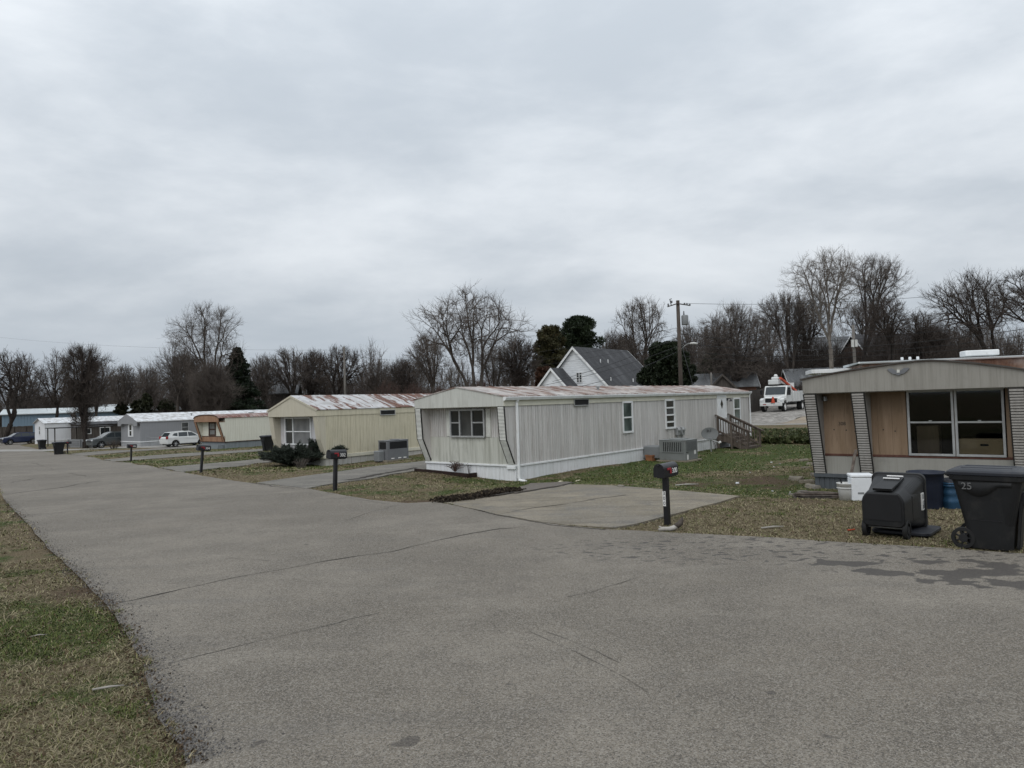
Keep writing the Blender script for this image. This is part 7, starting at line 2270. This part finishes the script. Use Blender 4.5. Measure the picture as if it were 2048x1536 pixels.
for i in range(210):
    a = rng.random() * 6.283; r = (.25 + .75 * rng.random()) ; h = .18 + .95 * (1 - r * .75) * rng.random() + .2 * rng.random()
    root = np.array([math.cos(a) * r * .5, math.sin(a) * r * .35, .12 + .3 * h * rng.random()]); tip = np.array([math.cos(a) * r * 1.55, math.sin(a) * r * 1.05, h + .05])
    spray(root, tip, 14, .22)
for i in range(26):   # the upright plume on the right
    a = rng.random() * 6.283; root = np.array([.95 + .1 * math.cos(a), .2 + .1 * math.sin(a), .35]); tip = root + np.array([.28 * math.cos(a) + .1, .25 * math.sin(a), .65 + .35 * rng.random()])
    spray(root, tip, 14, .2)
for i in range(22):
    a = rng.random() * 1.2 - .5; root = np.array([1.1, .1, .3]); tip = root + np.array([.8 + .3 * rng.random(), a * .5, .28 + .3 * rng.random()]); spray(root, tip, 14, .2)
np_mesh('foliage', np.concatenate(vs), np.concatenate(fs), 3, M['leaf'], js, attrs={'tint': np.concatenate(cl)})
v1, f1 = tubes(np.array(sa) * .4, np.array(sb), np.full(len(sa), .022), np.full(len(sa), .006), 4)
np_mesh('branches', v1, f1, 4, M['bark_dark'], js)
c = gp(602, 938); weed('dead_shrub', 'bleached dry twigs in front of the juniper', c, 40, .5, .5, M['twig'], 12, rad=.007, cat='shrub')
# low scrub under the pear tree and by the grey home
c = at(228, 893, 72); weed('dead_shrub', 'dark tangle of dead twigs by the pipe rail fence', (c[0], c[1], gz(c[0], c[1])), 50, .9, 1.0, M['twig_dark'], 14, rad=.015, cat='shrub')
# ------------------------------------------------------------------ grass blades and dead thatch, thick near the viewer, thinning with distance
def occupied(x, y):
    m = inside(road_outline, x, y)
    for o in DRIVES: m |= inside(o, x, y)
    for P, W_, L_ in ((P1, 4.4, 17), (P2, 4.27, 19.85), (P3, 4.27, 19), (P4, 4.27, 19), (P5, 4.9, 21)):
        u = (x - P[0]) * LD[0] + (y - P[1]) * LD[1]; v = (x - P[0]) * CD[0] + (y - P[1]) * CD[1]
        m |= (u > -.03) & (u < L_) & (v > -.03) & (v < W_ + .03)
    return m


def blades(n, r0, r1, a0, a1, seed, hscale=1.0, wscale=1.0):
    rng = np.random.default_rng(seed)
    ang = a0 + (a1 - a0) * rng.random(n); r = r0 * (r1 / r0) ** rng.random(n)
    x = np.sin(ang) * r; y = np.cos(ang) * r
    # tufts
    jx = (fbm(x * 9, y * 9, 83, 3) - .5) * .5; k = ~occupied(x + jx * .5, y + jx * .35); x = x[k]; y = y[k]; r = r[k]
    g, d = lawn(x, y)
    g = g + (fbm(x * 4.2, y * 4.2, 51, 4) - .5) * 1.9; d = d + (fbm(x * 6, y * 6, 57, 3) - .5) * .6
    k = rng.random(len(x)) > np.clip((d - .28) * 2.4, 0, .95)
    x = x[k]; y = y[k]; r = r[k]; g = g[k]
    m = 3
    x = np.repeat(x, m) + rng.normal(size=len(x) * m) * .018; y = np.repeat(y, m) + rng.normal(size=len(r) * m) * .018; r = np.repeat(r, m); g = np.repeat(g, m)
    n = len(x)
    green = rng.random(n) < np.clip((g - .40) * 1.7, .05, .72)
    clump = fbm(x * 3.1, y * 3.1, 71, 3)
    z = gz(x, y) - .004 + np.where(inside(road_outline, x, y), .02, 0) + (fbm(x * 1.1, y * 1.1, 5, 3) - .5) * .05 * np.clip((np.hypot(x, y) - 3) / 5, 0, 1)
    az = rng.random(n) * 6.283
    tilt = np.where(green, .25 + .65 * rng.random(n), .75 + .75 * rng.random(n))
    L_ = np.where(green, .022 + .042 * rng.random(n), .028 + .055 * rng.random(n)) * hscale * (.55 + .9 * clump)
    wd = (.0022 + .0022 * rng.random(n)) * wscale * (1 + np.clip(r - 6, 0, 40) * .09)
    dx = np.sin(tilt) * np.cos(az); dy = np.sin(tilt) * np.sin(az); dz = np.cos(tilt)
    sx, sy = -np.sin(az), np.cos(az)
    p = np.c_[x, y, z]; s = np.c_[sx, sy, np.zeros(n)] * wd[:, None]; o = np.c_[dx, dy, dz] * L_[:, None]
    bend = np.c_[dx * .35, dy * .35, -dz * .25] * L_[:, None]
    V = np.stack([p - s, p + s, p + o * .55 + s * .7, p + o + bend, p + o * .55 - s * .7], 1).reshape(-1, 3)
    b = (np.arange(n) * 5)[:, None]
    T = np.concatenate([np.c_[b, b + 1, b + 2], np.c_[b, b + 2, b + 4], np.c_[b + 4, b + 2, b + 3]])
    t = rng.random((n, 1))
    gc = np.array([.034, .045, .012]) * (1 - t) + np.array([.125, .150, .042]) * t
    sc = np.array([.085, .070, .040]) * (1 - t) + np.array([.34, .295, .185]) * t
    ol = rng.random(n) < .22; sc[ol] = (np.array([.060, .062, .022]) * (1 - t) + np.array([.19, .18, .075]) * t)[ol]
    col = np.where(green[:, None], gc, sc)
    br = rng.random(n) < .07; col[br] = np.array([.085, .05, .028])
    return V, T, np.repeat(col, 5, axis=0)


parts = [blades(92000, 2.6, 13, R(-48), R(-14), 1), blades(72000, 8.5, 24, R(3), R(46), 2), blades(30000, 14, 40, R(-36), R(4), 3, 1.15), blades(26000, 22, 55, R(-10), R(38), 4, 1.3, 1.2), blades(22000, 30, 85, R(-38), R(-12), 5, 1.6, 1.6)]
vs = []; ts = []; cs = []; o = 0
for V, T, c in parts: vs.append(V); ts.append(T + o); cs.append(c); o += len(V)
gr = np_mesh('grass', np.concatenate(vs), np.concatenate(ts), 3, M['blade'], attrs={'tint': np.concatenate(cs)})
tag(gr, 'short winter turf, straw coloured with green patches', kind='stuff')

# coarse dark weeds bank before the far street
rng = np.random.default_rng(5)
n = 9000
u = rng.random(n); v = rng.random(n)
a_, b_ = gp(1470, 868)[:2], gp(1660, 868)[:2]; c_, d_ = gp(1470, 888)[:2], gp(1660, 888)[:2]
xy = (a_ * (1 - u[:, None]) + b_ * u[:, None]) * v[:, None] + (c_ * (1 - u[:, None]) + d_ * u[:, None]) * (1 - v[:, None])
k = fbm(xy[:, 0] * .9, xy[:, 1] * .9, 3, 3) > .36
xy = xy[k]; cen = np.c_[xy, gz(xy[:, 0], xy[:, 1]) + .06]
V, T, c = leaf_cloud(cen, np.full(len(cen), .16), 5, .22, rng, [(.028, .036, .014), (.085, .10, .036), (.14, .11, .06)], 1.0)
tag(np_mesh('weeds', V, T, 3, M['leaf'], attrs={'tint': c}), 'rough dark green weeds in the bank before the far street', kind='stuff')

# gravel crumbs and leaf scraps spilling along the near road edge
rng = np.random.default_rng(6)
E_ = np.array(left_edge + [np.array((-2.2, 1.2))][:0])
seg = rng.integers(0, len(E_) - 1, 22000); t_ = rng.random(22000)[:, None]
p = E_[seg] * (1 - t_) + E_[seg + 1] * t_
dn = E_[seg + 1] - E_[seg]; dn /= np.linalg.norm(dn, axis=1)[:, None]; nn = np.c_[-dn[:, 1], dn[:, 0]]
p = p + nn * (np.abs(rng.normal(size=(22000, 1))) ** 1.3 * .10 * np.where(rng.random((22000, 1)) < .6, -1, 1))
s = (.003 + .008 * rng.random(22000) ** 3)[:, None]
z = gz(p[:, 0], p[:, 1]) + np.where(inside(road_outline, p[:, 0], p[:, 1]), .020, -.012)
cen = np.c_[p, z]
dirs = np.array([[1, 0, 0], [0, 1, 0], [-1, 0, 0], [0, -1, 0], [0, 0, 1.0]])
V = cen[:, None, :] + dirs[None] * s[:, None, :] * (.6 + .8 * rng.random((22000, 5, 1)))
b = (np.arange(22000) * 5)[:, None]
T = np.concatenate([np.c_[b + i, b + (i + 1) % 4, b + 4] for i in range(4)])
t_ = rng.random((22000, 1)); col = np.array([.035, .032, .03]) * (1 - t_) + np.array([.17, .16, .15]) * t_
tag(np_mesh('gravel', V.reshape(-1, 3), T, 3, M['stone_attr'], attrs={'tint': np.repeat(col, 5, axis=0)}), 'loose gravel crumbs along the road edge', kind='stuff')

# dark wet leaves heaped along the slab edge and pebbles on the strip
rng = np.random.default_rng(9)
pl_ = np.array(gpoly([(880, 1005), (930, 1000), (975, 993), (1010, 985), (1032, 985)]))
k = rng.integers(0, len(pl_) - 1, 5000); t_ = rng.random((5000, 1)); q = pl_[k] * (1 - t_) + pl_[k + 1] * t_ + rng.normal(size=(5000, 2)) * np.array([.10, .16])
cen = np.c_[q, gz(q[:, 0], q[:, 1]) + .045 + .03 * rng.random(5000)]
V, T, c = leaf_cloud(cen, np.full(5000, .02), 1, .055, rng, [(.010, .008, .006), (.055, .042, .03), (.14, .11, .07)], .6)
tag(np_mesh('leaf_scraps', V, T, 3, M['stone_attr'], attrs={'tint': c}), 'dark wet leaf scraps heaped along the slab edge', kind='stuff')

# fallen leaf scraps over the verge and the lawn edges
rng = np.random.default_rng(10)
q = []
for px0, py0, px1, py1, n in ((0, 1010, 330, 1536, 2600), (1240, 1030, 2040, 1090, 900), (1560, 940, 1680, 1010, 500), (640, 985, 900, 1004, 500), (1180, 950, 1480, 1000, 500)):
    a = px0 + (px1 - px0) * rng.random(n); b = py0 + (py1 - py0) * rng.random(n)
    for u, v in zip(a[::3], b[::3]): q.append(gp(u, v)[:2])
q = np.array(q); q = q[~occupied(q[:, 0], q[:, 1])]
ed_ = np.array(left_edge); k = rng.integers(0, len(ed_) - 1, 1800); t_ = rng.random((1800, 1)); e_ = ed_[k] * (1 - t_) + ed_[k + 1] * t_ + rng.normal(size=(1800, 2)) * .06
q = np.concatenate([q, e_])
cen = np.c_[q, gz(q[:, 0], q[:, 1]) + .022]
V, T, c = leaf_cloud(cen, np.full(len(q), .012), 1, .020, rng, [(.03, .021, .013), (.13, .09, .055), (.24, .20, .14)], .4)
tag(np_mesh('leaf_scraps', V, T, 3, M['stone_attr'], attrs={'tint': c}), 'brown leaf scraps scattered over the verge and lawn edges', kind='stuff')
